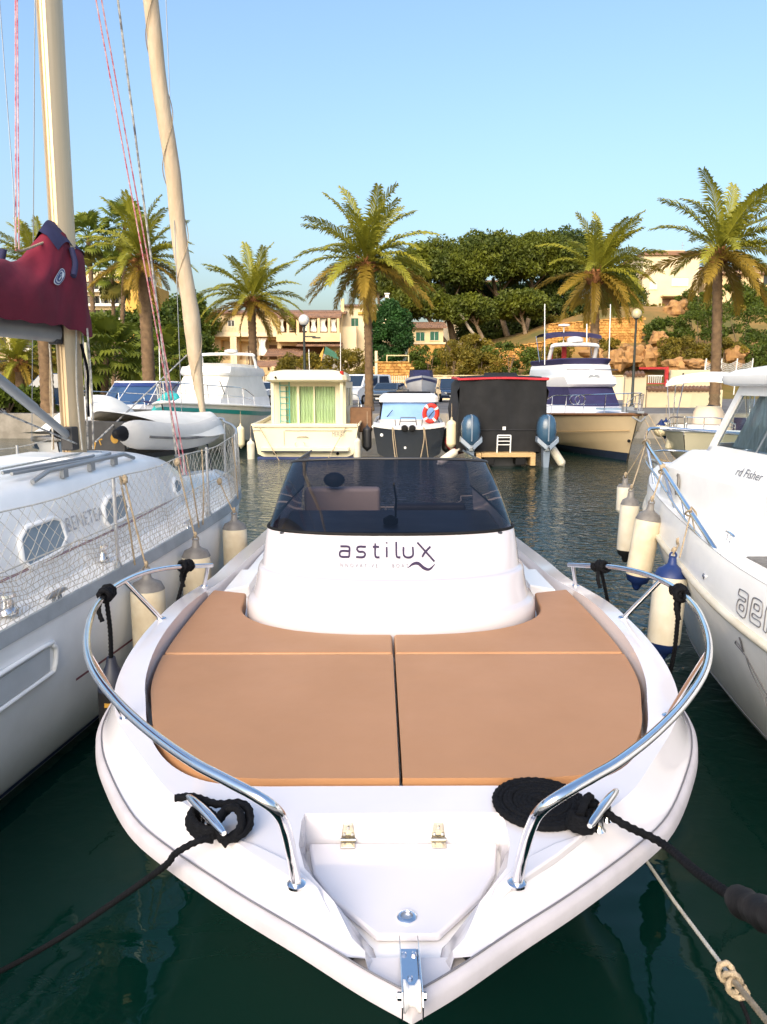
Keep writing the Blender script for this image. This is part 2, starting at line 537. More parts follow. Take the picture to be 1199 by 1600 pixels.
# fenders: hanging, top eye at the origin
def make_fender(name, label, L=0.62, r=0.11, top='fendergrey', body='fender', bottom='fender', rope_to=None, ropemat='oldrope', loc=(0, 0, 0), group=None, tilt=(0, 0, 0), thick=0.006):
    t = thing(name, label, 'fender', loc, 0, group)
    t.rotation_euler = tilt
    e = L * .16
    MB().lathe([(r * .98, -e), (r, -e * 1.3), (r, -L * .5), (r * .995, -L + e * 1.3), (r * .98, -L + e)], 18).build('body', body, t, 50)
    MB().lathe([(.012, .03), (.024, .02), (.03, -.02), (r * .42, -.035), (r * .8, -e * .55), (r * 1.0, -e)], 18).build('end_cap', top, t, 60)
    MB().lathe([(r * 1.0, -L + e), (r * .8, -L + e * .5), (r * .42, -L + .03), (.03, -L), (.018, -L - .02)], 18).build('bottom_cap', bottom, t, 60)
    MB().tube(spline([(0.022 * math.cos(a), 0, .035 + .022 * math.sin(a)) for a in [k * math.pi / 3 for k in range(6)]], 3, True), .007, 6, True).build('eye', top, t)
    if rope_to is not None:
        q = Vector(rope_to) - Vector(loc)
        q.rotate(t.rotation_euler.to_matrix().inverted())
        MB().rope([(0, 0, .04), q * .5 + V(0, 0, .01), q], thick, n=9).build('rope', ropemat, t, 60)
        MB().blob(q, (thick * 4, thick * 4, thick * 5), 8, 6, .25, 3).build('knot', ropemat, t, 60)
        MB().blob((0, 0, .07), (thick * 2.4, thick * 2.4, thick * 4), 8, 6, .25, 5).build('knot', ropemat, t, 60)
    return t

# ------------------------------------------------------------------ water, land
def water_material():
    m = bpy.data.materials.new('harbour_water')
    m.use_nodes = True
    nt = m.node_tree
    b = nt.nodes['Principled BSDF']
    b.inputs['Base Color'].default_value = (0.0012, 0.016, 0.012, 1)
    b.inputs['Roughness'].default_value = 0.03
    b.inputs['IOR'].default_value = 1.33
    b.inputs['Specular IOR Level'].default_value = 0.4
    b.inputs['Specular Tint'].default_value = (0.62, 1.0, 0.88, 1)
    tc = nt.nodes.new('ShaderNodeTexCoord')
    def nz(scale, detail, sx=1.0, sy=1.0):
        mp = nt.nodes.new('ShaderNodeMapping')
        mp.inputs['Scale'].default_value = (sx, sy, 1)
        mp.inputs['Rotation'].default_value = (0, 0, 0.35)
        nt.links.new(tc.outputs['Object'], mp.inputs['Vector'])
        n = nt.nodes.new('ShaderNodeTexNoise')
        n.inputs['Scale'].default_value = scale
        n.inputs['Detail'].default_value = detail
        n.inputs['Distortion'].default_value = 0.6
        nt.links.new(mp.outputs['Vector'], n.inputs['Vector'])
        return n.outputs['Fac']
    fine, swell = nz(5.5, 3, 1, 1.25), nz(0.8, 2, 1, 1.4)
    # wind-ruffled patches lie further out, the lee between the hulls stays smooth
    patch = nz(0.16, 2)
    sep = nt.nodes.new('ShaderNodeSeparateXYZ')
    nt.links.new(tc.outputs['Object'], sep.inputs['Vector'])
    mr = nt.nodes.new('ShaderNodeMapRange')
    mr.inputs['From Min'].default_value, mr.inputs['From Max'].default_value = 3.5, 9.0
    mr.inputs['To Min'].default_value, mr.inputs['To Max'].default_value = 0.05, 1.0
    nt.links.new(sep.outputs['Y'], mr.inputs['Value'])
    mu0 = nt.nodes.new('ShaderNodeMath'); mu0.operation = 'MULTIPLY'
    nt.links.new(mr.outputs['Result'], mu0.inputs[0])
    nt.links.new(patch, mu0.inputs[1])
    mu = nt.nodes.new('ShaderNodeMath'); mu.operation = 'MULTIPLY'
    nt.links.new(fine, mu.inputs[0])
    nt.links.new(mu0.outputs[0], mu.inputs[1])
    b1 = nt.nodes.new('ShaderNodeBump')
    b1.inputs['Strength'].default_value = 0.9
    b1.inputs['Distance'].default_value = 0.075
    nt.links.new(mu.outputs[0], b1.inputs['Height'])
    b2 = nt.nodes.new('ShaderNodeBump')
    b2.inputs['Strength'].default_value = 0.5
    b2.inputs['Distance'].default_value = 0.05
    nt.links.new(swell, b2.inputs['Height'])
    nt.links.new(b1.outputs['Normal'], b2.inputs['Normal'])
    nt.links.new(b2.outputs['Normal'], b.inputs['Normal'])
    return m
M['water'] = water_material()
M['asphalt'] = mat('asphalt', (0.16, 0.15, 0.145), 0.9, var=0.2, scale=0.6, bump=0.2, bscale=20)
M['quay'] = mat('quay_concrete', (0.34, 0.31, 0.27), 0.85, col2=(0.20, 0.18, 0.15), scale=1.2, bump=0.3, bscale=12)
M['pier'] = mat('pier_concrete', (0.26, 0.25, 0.23), 0.85, var=0.2, scale=2, bump=0.3, bscale=16)
M['hill'] = mat('dry_hillside', (0.34, 0.18, 0.05), 0.95, col2=(0.10, 0.095, 0.02), scale=0.16, bump=0.6, bscale=1.2, detail=8)
QY, QZ = 33.0, 0.95

w = MB().grid(lambda i, j: (-160 + 320 * i, -30 + (QY + 30.3) * j, 0), 8, 8).build('water', 'water', None, 0)
tag(w, kind='structure')

def ground_z(x, y):
    """parking apron, then the slope with the houses"""
    s = max(0.0, min(1.0, (y - 71) / 28))
    u = x * 100.0 / max(60, y)
    k = max(0.0, min(1.0, (u - 8) / 22))
    top = 3.2 + 2.4 * max(0.0, min(1.0, (u + 2) / 10)) + 5.2 * k * k * (3 - 2 * k)
    z = QZ + top * (s * s * (3 - 2 * s)) ** 0.8 + max(0, y - 99) * .012
    if y > 73:
        z += 0.5 * min(1, (y - 73) / 6) * (noise.noise(Vector((x * .11, y * .13, 2))) + .5 * noise.noise(Vector((x * .35, y * .35, 5))))
    return z
def land_grid(y0, y1, ny, x0=-190, x1=190, nx=120):
    def fn(i, j):
        x = x0 + (x1 - x0) * i
        y = y0 + (y1 - y0) * j
        return (x, y, ground_z(x, y))
    return MB().grid(fn, nx, ny)
g = land_grid(71, 260, 60).build('hillside', 'hill', None, 180)
tag(g, kind='structure')
g = MB().grid(lambda i, j: (-190 + 380 * i, QY + .5 + (71.4 - QY - .5) * j, QZ), 4, 4).build('car_park_ground', 'asphalt', None, 0)
tag(g, kind='structure')
g = MB().box(-190, 190, QY, QY + .55, -1.5, QZ + .08).box(-190, 190, QY + .16, QY + .55, QZ + .08, QZ + .10).build('quay_edge', 'quay', None, 0, .03)
tag(g, kind='structure')
g = MB().box(-40, 40, -12, 0.75, -1.5, 0.72).box(-40, 40, 0.62, 0.80, 0.45, 0.74).build('pier', 'pier', None, 0, .02)
tag(g, kind='structure')

# ================================================================== the boat in front
def smooth01(t):
    t = max(0.0, min(1.0, t))
    return t * t * (3 - 2 * t)

def dz_deck(y):
    if y < 3.7:
        return 1.02 - .072 * (1 - smooth01((y - 1.60) / .20)) + .08 * smooth01((y - 2.35) / 1.35)
    return 1.10 - .10 * smooth01((y - 3.9) / 1.4) - .03 * smooth01((y - 5.3) / 1.5)

boat = thing('motor_boat', 'white day cruiser in the foreground with tan bow sunpads and smoked windscreen', 'boat', (0.045, 4.3, 0), R(0.35))
OFF = (0.0, 4.3, 0.0)

RUB = spline([(0, 1.478, 0), (.118, 1.562, 0), (.277, 1.693, 0), (.47, 1.85, 0), (.70, 2.06, 0), (.868, 2.245, 0), (1.04, 2.526, 0), (1.165, 2.78, 0), (1.24, 3.05, 0), (1.275, 3.5, 0), (1.28, 4.2, 0), (1.26, 5.2, 0), (1.22, 6.2, 0), (1.17, 7.1, 0)], 5)
def inset(line, d):
    out = []
    for i, p in enumerate(line):
        a, b = line[max(0, i - 1)], line[min(len(line) - 1, i + 1)]
        t = (b - a).normalized()
        n = Vector((-t.y, t.x, 0))
        k = d(p) if callable(d) else d
        q = p + n * k
        out.append(Vector((max(0, q.x), q.y, 0)))
    out[0] = Vector((0, line[0].y + (d(line[0]) if callable(d) else d) * 1.3, 0))
    return out
def zrub(y):
    return 0.915 - .037 * smooth01((y - 1.5) / 1.2)
def at(line, z):
    return [Vector((p.x, p.y, z(p.y) if callable(z) else z)) for p in line]
def both(line):
    """half outline (x >= 0, bow first) -> whole outline, port stern to bow to starboard stern"""
    return [Vector((-p.x, p.y, p.z)) for p in reversed(line[1:])] + list(line)
r_low = at(inset(RUB, .03), lambda y: zrub(y) - .004)
r_out = at(RUB, zrub)
r_mid = at(inset(RUB, .002), lambda y: zrub(y) + .030)
r_top = at(inset(RUB, .012), lambda y: zrub(y) + .046)
r_in = at(inset(RUB, .028), lambda y: zrub(y) + .048)

# hull under the rubbing strake, flaring in to the water
h1 = [Vector((p.x * .82, p.y + .47, .55)) for p in RUB]
h2 = [Vector((p.x * .66, p.y + .90, .20)) for p in RUB]
h3 = [Vector((p.x * .54, p.y + 1.2, -.12)) for p in RUB]
h4 = [Vector((0, p.y + 1.4, -.42)) for p in RUB]
mb = MB()
mb.loft([both(at(inset(RUB, .03), lambda y: zrub(y) + .03)), both(at(inset(RUB, .03), lambda y: zrub(y) - .02)), both(h1), both(h2), both(h3), both(h4)])
st = [both(l) for l in (at(inset(RUB, .03), lambda y: zrub(y)), h1, h2, h3)]
mb.add([q[0] for q in st] + [q[-1] for q in st], [(0, 1, 5, 4), (1, 2, 6, 5), (2, 3, 7, 6)])
mb.build('hull', 'gel', boat, 40, off=OFF)
MB().loft([both(r_low), both(r_out), both(r_mid), both(r_top), both(r_in)]).build('rubbing_strake', 'rubrail', boat, 60, off=OFF)
MB().tube([p + V(0, 0, .004) for p in both(at(inset(RUB, .024), lambda y: zrub(y) + .047))], .0026, 6).build('strake_groove', 'decalgrey', boat, 60, off=OFF)

# moulded deck with its wells
def cove(p):
    return .075 + .045 * smooth01((p.y - 1.6) / .4) - .035 * smooth01((p.y - 2.3) / .5) - .025 * smooth01((p.y - 2.6) / .8)
EDGE = inset(RUB, cove)
k0 = next(i for i, p in enumerate(EDGE) if p.x > .105)
tip = EDGE[k0 - 1].lerp(EDGE[k0], (.105 - EDGE[k0 - 1].x) / (EDGE[k0].x - EDGE[k0 - 1].x))
EDGE2 = [tip] + EDGE[k0:]
WELL = spline([(0, 2.305, 0), (.28, 2.305, 0), (.50, 2.308, 0), (.66, 2.35, 0), (.80, 2.47, 0), (.92, 2.67, 0), (1.0, 2.9, 0), (1.07, 3.15, 0), (1.115, 3.5, 0), (1.13, 4.0, 0), (1.12, 4.7, 0), (1.08, 5.5, 0), (1.03, 6.4, 0), (.99, 7.1, 0)], 5)
LOCK = [(0, 2.145), (.296, 2.145), (.302, 2.10), (.298, 1.985), (.272, 1.88), (.185, 1.755), (.135, 1.67)]
LOCKB = [(0, 2.132), (.290, 2.132), (.292, 2.10), (.268, 1.98), (.209, 1.867), (.086, 1.722), (.070, 1.65), (.085, 1.605)]
half = [(p.x, p.y) for p in EDGE2] + [(p.x, p.y) for p in reversed(WELL)] + LOCK
tri = geometry.tessellate_polygon([[Vector((x, y, 0)) for x, y in half]])
mb = MB()
for s in (1, -1):
    mb.add([(s * x, y, dz_deck(y)) for x, y in half], [tuple(t) for t in tri])
    # cove: concave band between the strake and the deck edge
    a = [Vector((p.x, p.y, zrub(p.y) + .046)) for p in inset(RUB, .024)][k0 - 1:]
    b = EDGE2
    a[0] = Vector((.105, RUB[k0 - 1].y + .035, zrub(1.5) + .046))
    def cv(i, t):
        p, q = a[i], Vector((b[i].x, b[i].y, dz_deck(b[i].y)))
        w_ = 1 - (1 - t) ** 1.7
        return (s * (p.x + (q.x - p.x) * t), p.y + (q.y - p.y) * t, p.z + (q.z - p.z) * (t ** 1.5))
    mb.loft([[cv(i, t) for i in range(len(b))] for t in (0, .2, .4, .6, .8, 1.0)])
    # walls of the sunpad well and of the anchor locker
    mb.loft([[(s * p.x, p.y, dz_deck(p.y)) for p in WELL], [(s * p.x * .985, p.y + .004, .90) for p in WELL]])
    lk = LOCK + [(tip.x, tip.y)]
    mb.loft([[(s * x, y, dz_deck(y)) for x, y in lk], [(s * x, y, .90) for x, y in LOCKB]])
    f0 = (s * tip.x, tip.y, dz_deck(tip.y))
    mb.add([f0, (s * .085, 1.605, .90), (s * .105, a[0].y, a[0].z)], [(0, 1, 2)])
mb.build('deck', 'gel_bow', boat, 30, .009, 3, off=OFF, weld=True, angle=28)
# floors: anchor well, channel and sunpad well / side decks
fl = [(-x, y) for x, y in LOCKB[1:]] + [(-.10, 1.61), (0, 1.56), (.10, 1.61)] + [(x, y) for x, y in reversed(LOCKB[1:])]
MB().prism(fl, .888, .905).build('anchor_well', 'gel', boat, 30, off=OFF)
wf = [(-p.x, p.y) for p in reversed(WELL[1:])] + [(p.x, p.y) for p in WELL]
MB().prism(wf, .86, .905).build('deck_floor', 'deckwhite', boat, 30, off=OFF)
lid = [(-.284, 2.122), (-.258, 1.984), (-.200, 1.876), (-.080, 1.735), (.080, 1.735), (.200, 1.876), (.258, 1.984), (.284, 2.122)]
MB().prism(lid, .912, .935).build('locker_lid', 'gel_bow', boat, 30, .008, 3, off=OFF)
# pressed wedge mouldings on the foredeck shoulders
for s in (1, -1):
    wd = [(.185, 1.715), (.28, 1.80), (.42, 1.925), (.53, 2.035), (.42, 1.98), (.31, 1.90), (.225, 1.79)]
    MB().prism([(s * x, y) for x, y in wd][::s], lambda x, y: dz_deck(y) - .02, lambda x, y: dz_deck(y) + .0075).build('deck_moulding', 'gel_bow', boat, 20, .007, 3, off=OFF)
# side mouldings seen beside the console: steps on the side deck
for s in (1, -1):
    MB().prism([(s * 1.075, 4.82), (s * .93, 4.95), (s * .93, 5.4), (s * 1.06, 5.4)][::s], .905, .985).build('side_step', 'gel', boat, 30, .012, 3, off=OFF)
    MB().prism([(s * 1.05, 5.45), (s * .80, 5.55), (s * .80, 6.9), (s * 1.0, 6.9)][::s], .905, .94).build('side_step', 'gel', boat, 30, .012, 3, off=OFF)

# sunpads
ci = inset(WELL, .022)
n35 = next(i for i, p in enumerate(ci) if p.y > 3.50)
front = [p for p in ci[:n35]]
x35 = ci[n35].x
zc = 1.035
SPLIT = .0055
def ring_half(hw, yf, d, e=.86, n=14, yb=6.4):
    """front curve of the console in plan, from the centre line out to the side, then aft"""
    out = []
    for i in range(n + 1):
        f = math.pi / 2 * i / n
        out.append((hw * math.sin(f) ** e, yf + d * (1 - math.cos(f) ** e)))
    return out + [(hw * .985, yf + d + (yb - yf - d) * .5), (hw * .95, yb)]
cut = [p for p in ring_half(.862, 3.765, .60)[:-2]]
for s in (1, -1):
    poly = [(s * SPLIT, 2.328)] + [(s * max(SPLIT, p.x), p.y + (.022 if i == 0 else 0)) for i, p in enumerate(front) if p.x > .02] + [(s * x35, 3.488), (s * SPLIT, 3.488)]
    c = MB().prism(poly if s > 0 else poly[::-1], .94, zc).build('sunpad_cushion', 'cushion', boat, 30, .011, 3, off=OFF)
    MB().tube([(x, y, zc - .028) for x, y in poly], .0055, 6, True).build('piping', 'cushionedge', c)
    back = [(s * SPLIT, 3.504), (s * x35, 3.504)] + [(s * p.x, p.y) for p in ci[n35 + 1:] if p.y < 4.62] + [(s * 1.10, 4.64), (s * (cut[-1][0] + .02), 4.56)] + [(s * x, y) for x, y in reversed(cut) if x > .03] + [(s * SPLIT, 3.765)]
    c = MB().prism(back if s > 0 else back[::-1], .94, zc + .004).build('sunpad_cushion', 'cushion', boat, 30, .011, 3, off=OFF)
    MB().tube([(x, y, zc - .024) for x, y in back], .0055, 6, True).build('piping', 'cushionedge', c)

# console moulding
def ring_full(hw, yf, d, z, zs=0.0, e=.86):
    h_ = ring_half(hw, yf, d, e)
    def zz(y):
        return z - zs * min(1.4, (y - yf) / max(.05, d)) if zs else z
    return [(-x, y, zz(y)) for x, y in reversed(h_[1:])] + [(x, y, zz(y)) for x, y in h_]
prof = [(.838, 3.795, .60, .91), (.838, 3.795, .60, 1.03), (.834, 3.80, .60, 1.085), (.822, 3.815, .60, 1.103), (.806, 3.835, .59, 1.110), (.800, 3.845, .58, 1.118),
        (.792, 3.90, .55, 1.17), (.785, 3.965, .50, 1.215), (.783, 4.00, .475, 1.243), (.781, 4.012, .47, 1.251), (.772, 4.036, .455, 1.2545), (.763, 4.052, .45, 1.258), (.762, 4.06, .448, 1.266), (.760, 4.095, .43, 1.30), (.755, 4.17, .38, 1.36), (.748, 4.27, .32, 1.436), (.745, 4.285, .32, 1.452), (.735, 4.296, .32, 1.456)]
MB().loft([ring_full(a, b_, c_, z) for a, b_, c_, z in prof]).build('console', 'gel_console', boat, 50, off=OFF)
def console_at(x, z):
    """point on the console front and the outward direction, for lettering"""
    for i in range(len(prof) - 1):
        if prof[i][3] <= z <= prof[i + 1][3]:
            break
    t = (z - prof[i][3]) / (prof[i + 1][3] - prof[i][3])
    hw, yf, d = (prof[i][k] + (prof[i + 1][k] - prof[i][k]) * t for k in range(3))
    e = .86
    f = math.asin(min(1, (abs(x) / hw)) ** (1 / e))
    return Vector((x, yf + d * (1 - math.cos(f) ** e), z))
# windscreen
wb = ring_full(.738, 4.292, .32, 1.452)
wt = ring_full(.665, 4.98, .24, 1.822, .05)
ws = MB().loft([[tuple(Vector(a).lerp(Vector(b_), t) + V(0, -.02 * math.sin(math.pi * t), .012 * math.sin(math.pi * t))) for a, b_ in zip(wb, wt)] for t in (0, .25, .5, .75, 1)]).build('windscreen', 'winglass', boat, 60, off=OFF)
MB().tube(wt, .009, 6).build('top_edge', 'darkplastic', ws, 60, off=OFF)
MB().tube([(x * 1.004, y - .004, z + .004) for x, y, z in wb], .010, 6).build('lower_seal', 'blackrub', ws, 60, off=OFF)
# dash, seat and wheel behind the screen
mb = MB().prism([(-.66, 4.40), (-.45, 4.345), (.45, 4.345), (.66, 4.40), (.68, 5.15), (-.68, 5.15)], 1.0, 1.458)
mb.build('dashboard', 'darkplastic', boat, 30, .03, 3, off=OFF)
MB().box(-.62, -.03, 5.15, 5.24, 1.0, 1.30).build('instrument_panel', 'darkplastic', boat, 30, .02, off=OFF)
MB().lathe([(.03, 0), (.045, .01), (.045, .04), (.01, .06)], 14, (.0, 4.60, 1.455)).build('dash_dome', 'blackrub', boat, 50, off=OFF)
MB().tube([(.03, 4.66, 1.45), (.035, 4.68, 1.60), (.02, 4.70, 1.70)], .006, 6).build('dash_stalk', 'blackrub', boat, off=OFF)  # thin black stalk behind the low dome on the dash
sw = MB().tube([(-.33 + .17 * math.cos(a), 5.30 + .05 * math.sin(a), 1.22 + .16 * math.sin(a)) for a in [k * math.pi / 9 for k in range(18)]], .014, 8, True)
for a in (.5, 2.6, 4.7):
    sw.tube([(-.33, 5.30, 1.22), (-.33 + .17 * math.cos(a), 5.30 + .05 * math.sin(a), 1.22 + .16 * math.sin(a))], .010, 6)
sw.build('steering_wheel', 'blackrub', boat, 50, off=OFF)
MB().box(-.66, -.06, 6.0, 6.14, .95, 1.49).box(-.66, -.06, 5.6, 6.0, .95, 1.10).build('helm_seat', 'beige', boat, 30, .03, 3, off=OFF)
MB().blob((-.42, 5.98, 1.56), (.085, .07, .06), 12, 8).build('headrest', 'blackrub', boat, 60, off=OFF)
MB().box(.05, .62, 6.0, 6.14, .95, 1.36).build('helm_seat', 'darkgrey', boat, 30, .03, 3, off=OFF)
MB().prism([(-1.0, 5.2), (1.0, 5.2), (.96, 7.0), (-.96, 7.0)], .55, .60).build('cockpit_floor', 'deckwhite', boat, 0, off=OFF)

# name on the console, stroke by stroke
CX, CZ, LS = 0.0, 1.352, 0.052       # x-height
def on_console(u, v, lift=.0025):
    x, z = CX + u, CZ + v
    p = console_at(x, z)
    q, r_ = console_at(x + .01, z), console_at(x, z + .01)
    n = (q - p).cross(r_ - p).normalized()
    if n.y > 0: n = -n
    return p + n * lift
def strokes(name, lst, m, wd, sx=1.0):
    mb = MB()
    for pts, closed in lst:
        P = spline([(x, z, 0) for x, z in pts], 5, closed) if len(pts) > 2 else [V(*pts[0], 0).lerp(V(*pts[1], 0), k / 6) for k in range(7)]
        if closed: P.append(P[0].copy())
        w_ = wd if not isinstance(wd, dict) else wd.get(len(pts), .009)
        L_, R_ = [], []
        for i, p in enumerate(P):
            t = (P[min(i + 1, len(P) - 1)] - P[max(0, i - 1)]).normalized()
            n = V(-t.y, t.x, 0) * w_ / 2
            L_.append(on_console((p + n).x, (p + n).y))
            R_.append(on_console((p - n).x, (p - n).y))
        mb.loft([L_, R_])
    return mb.build(name, m, boat, 0, off=OFF)
LX = {'a': -.262, 's': -.172, 't': -.088, 'i': -.028, 'l': .032, 'u': .092}
h = .046
def off(c, pts): return [(LX[c] + x, z) for x, z in pts]
letters = [
    (off('a', [(-.026, h), (.016, h), (.026, h * .8), (.026, 0)]), False), (off('a', [(.026, h * .55), (-.018, h * .55), (-.028, h * .28), (-.018, 0), (.026, 0)]), False),
    (off('s', [(.028, h), (-.012, h), (-.022, h * .77), (-.010, h * .52), (.014, h * .5), (.024, h * .25), (.012, 0), (-.026, 0)]), False),
    (off('t', [(-.004, h * 1.35), (-.004, h * .2), (.006, 0), (.020, 0)]), False), (off('t', [(-.018, h), (.018, h)]), False),
    (off('i', [(0, h), (0, 0)]), False), (off('i', [(0, h * 1.32), (0, h * 1.46)]), False),
    (off('l', [(-.006, h * 1.5), (-.006, h * .2), (.004, 0), (.016, 0)]), False),
    (off('u', [(-.026, h), (-.026, h * .25), (-.012, 0), (.012, 0), (.026, h * .25), (.026, h)]), False),
    ([(.145, h * 1.42), (.185, h * .6), (.235, -h * .45)], False), ([(.218, h * 1.0), (.185, h * .45), (.168, 0)], False),
]
strokes('logo_lettering', letters, 'logo', .0098)
mb = MB()
P = spline([(.085, -.048, 0), (.115, -.030, 0), (.145, -.028, 0), (.175, -.048, 0), (.205, -.054, 0), (.240, -.030, 0)], 6)
L_, R_ = [], []
for i, p in enumerate(P):
    f = math.sin(math.pi * i / (len(P) - 1)) ** .7
    t = (P[min(i + 1, len(P) - 1)] - P[max(0, i - 1)]).normalized()
    n = V(-t.y, t.x, 0) * .0075 * f
    L_.append(on_console((p + n).x, (p + n).y)); R_.append(on_console((p - n).x, (p - n).y))
mb.loft([L_, R_]).build('logo_wave', 'logo', boat, 0, off=OFF)
for word, x0 in (('INNOVATIVE', -.30), ('BOAT', .0)):
    mb = MB()
    lettering(mb, word, .024, lambda x, y: on_console(x0 + x, -.046 + y, .0045), 1.75)
    tag(mb.build('logo_subtitle', 'decalmid', boat, 0, off=OFF), kind='stuff')

# bow rail
TR = .0142
rail = [(.285, 1.805, 1.02), (.290, 1.785, 1.10), (.300, 1.735, 1.22), (.315, 1.70, 1.29), (.36, 1.70, 1.328), (.45, 1.765, 1.338), (.55, 1.85, 1.34), (.70, 2.01, 1.342), (.86, 2.21, 1.345), (1.02, 2.45, 1.35), (1.14, 2.70, 1.353), (1.235, 2.98, 1.355), (1.30, 3.25, 1.352), (1.34, 3.60, 1.34), (1.32, 3.95, 1.315), (1.25, 4.25, 1.275), (1.15, 4.52, 1.22), (1.105, 4.64, 1.195)]
for s in (1, -1):
    m_ = lambda p: (s * p[0], p[1], p[2])
    path = [rail[0], rail[1]] + spline(rail[1:], 6)[1:]
    rl = MB().tube([m_(p) for p in path], TR, 14).build('bow_rail', 'chrome', boat, 60, off=OFF)
    rsp = spline(rail[1:], 8)
    for ya, b_ in ((2.62, (1.04, 2.78, dz_deck(2.78))), (3.72, (1.195, 3.84, dz_deck(3.84))), (4.60, (1.175, 4.72, dz_deck(4.72)))):
        a = tuple(min(rsp, key=lambda p: abs(p.y - ya)))
        st = MB().tube([m_(a), m_(b_)], .0125, 12).build('stanchion', 'chrome', rl, 60, off=OFF)
        MB().lathe([(.024, 0), (.024, .006), (.016, .011)], 16, m_((b_[0], b_[1], b_[2])), (0, 0, 1)).build('rail_foot', 'chrome', rl, 50, off=OFF)
    MB().lathe([(.025, 0), (.025, .007), (.017, .012)], 18, m_((.285, 1.806, 1.02))).build('rail_foot', 'chrome', rl, 50, off=OFF)

# hinges, latch
OFH = (0.0, OFF[1] + .041, 0.0)
for x in (-.165, .108):
    hp = MB().hexa([(x - .022, 2.177, .938), (x + .022, 2.177, .938), (x + .022, 2.183, .938), (x - .022, 2.183, .938)], [(x - .015, 2.178, .99), (x + .015, 2.178, .99), (x + .015, 2.184, .99), (x - .015, 2.184, .99)]).build('hinge', 'hinge', boat, 30, .002, off=OFH)
    MB().box(x - .022, x + .022, 2.135, 2.168, .936, .941).build('hinge_leaf', 'hinge', hp, 30, .002, off=OFH)
    MB().tube([(x - .023, 2.170, .943), (x + .023, 2.170, .943)], .006, 8).build('hinge_pin', 'hinge', hp, off=OFH)
    for q in ((-.012, .957), (.012, .957), (0, .978)):
        MB().lathe([(.0045, 0), (.0045, .003), (.001, .004)], 8, (x + q[0], 2.176, q[1]), (0, -1, 0)).build('screw', 'alu', hp, off=OFH)
lt = MB().lathe([(.026, 0), (.026, .004), (.021, .008), (.016, .008), (.015, .003)], 24, (0, 1.795, .935), cap=False).build('locker_latch', 'chrome', boat, 50, off=OFF)
MB().lathe([(.015, .002), (.012, .004), (.0005, .004)], 18, (0, 1.795, .935)).build('latch_button', 'alu', lt, 50, off=OFF)
# bow roller
MB().prism([(-.15, 1.632), (-.06, 1.566), (0, 1.530), (.06, 1.566), (.15, 1.632), (.13, 1.66), (-.13, 1.66)], .908, .930).build('bow_plate', 'gel_bow', boat, 30, off=OFF)
OFR = (0.0, OFF[1] - .012, -.030)
br = MB().box(-.0205, .0205, 1.505, 1.662, .906, .914).build('bow_roller', 'chrome', boat, 30, .002, off=OFR)
for s in (1, -1):
    pl = [(1.668, .906), (1.668, .945), (1.60, .962), (1.50, .975), (1.445, .985), (1.425, .965), (1.43, .925), (1.50, .906)]
    MB().loft([[(s * .0205, y, z) for y, z in pl], [(s * .0235, y, z) for y, z in pl]], True, True, True).build('cheek_plate', 'chrome', br, 30, .001, off=OFR)
    MB().lathe([(.009, 0), (.009, .008), (.005, .010)], 6, (s * .0235, 1.475, .948), (s, 0, 0)).build('axle_nut', 'chrome', br, 30, off=OFR)
MB().lathe([(.032, -.019), (.032, -.014), (.021, -.006), (.021, .006), (.032, .014), (.032, .019)], 22, (0, 1.475, .948), (1, 0, 0)).build('roller', 'gel', br, 40, off=OFR)
for x, y in ((-.012, 1.640), (.012, 1.640), (0, 1.565)):
    MB().lathe([(.0065, 0), (.0065, .004), (.003, .006)], 6, (x, y, .914)).build('bolt', 'chrome', br, 30, off=OFR)
# cleats
def cleat(parent, a, b, z, m='chrome', off=None, r=.013):
    a, b = V(a[0], a[1], z + .060), V(b[0], b[1], z + .060)
    c = (a + b) / 2
    pts = [a.lerp(b, t) + V(0, 0, -.006 * (abs(t - .5) * 2) ** 2) for t in (0, .06, .2, .4, .6, .8, .94, 1)]
    mb = MB().tube(pts, [r * .5, r * .75, r * .9, r, r, r * .9, r * .75, r * .5], 12)
    for t in (.36, .64):
        q = a.lerp(b, t)
        mb.lathe([(r * 1.4, -.060), (r * .9, -.050), (r * .75, -.01), (r * .9, 0)], 12, q)
    return mb.build('cleat', m, parent, 60, off=off)
cleat(boat, (-.648, 2.150), (-.500, 1.955), 1.02, off=OFF, r=.0145)
cleat(boat, (.655, 2.175), (.520, 1.985), 1.02, off=OFF, r=.0145)

# ---- black mooring lines (lie on the boat, so things of their own)
def wob(pts, a, seed):
    q = random.Random(seed)
    return [Vector(p) + V(q.uniform(-a, a), q.uniform(-a, a), 0) for p in pts]
t = thing('mooring_rope', 'black rope tied in loose loops on the cleat nearer the sailing boat', 'rope', (-.54, 2.05, 1.02))
o = tuple(t.location)
RR = .0115
lz = 1.02 + RR
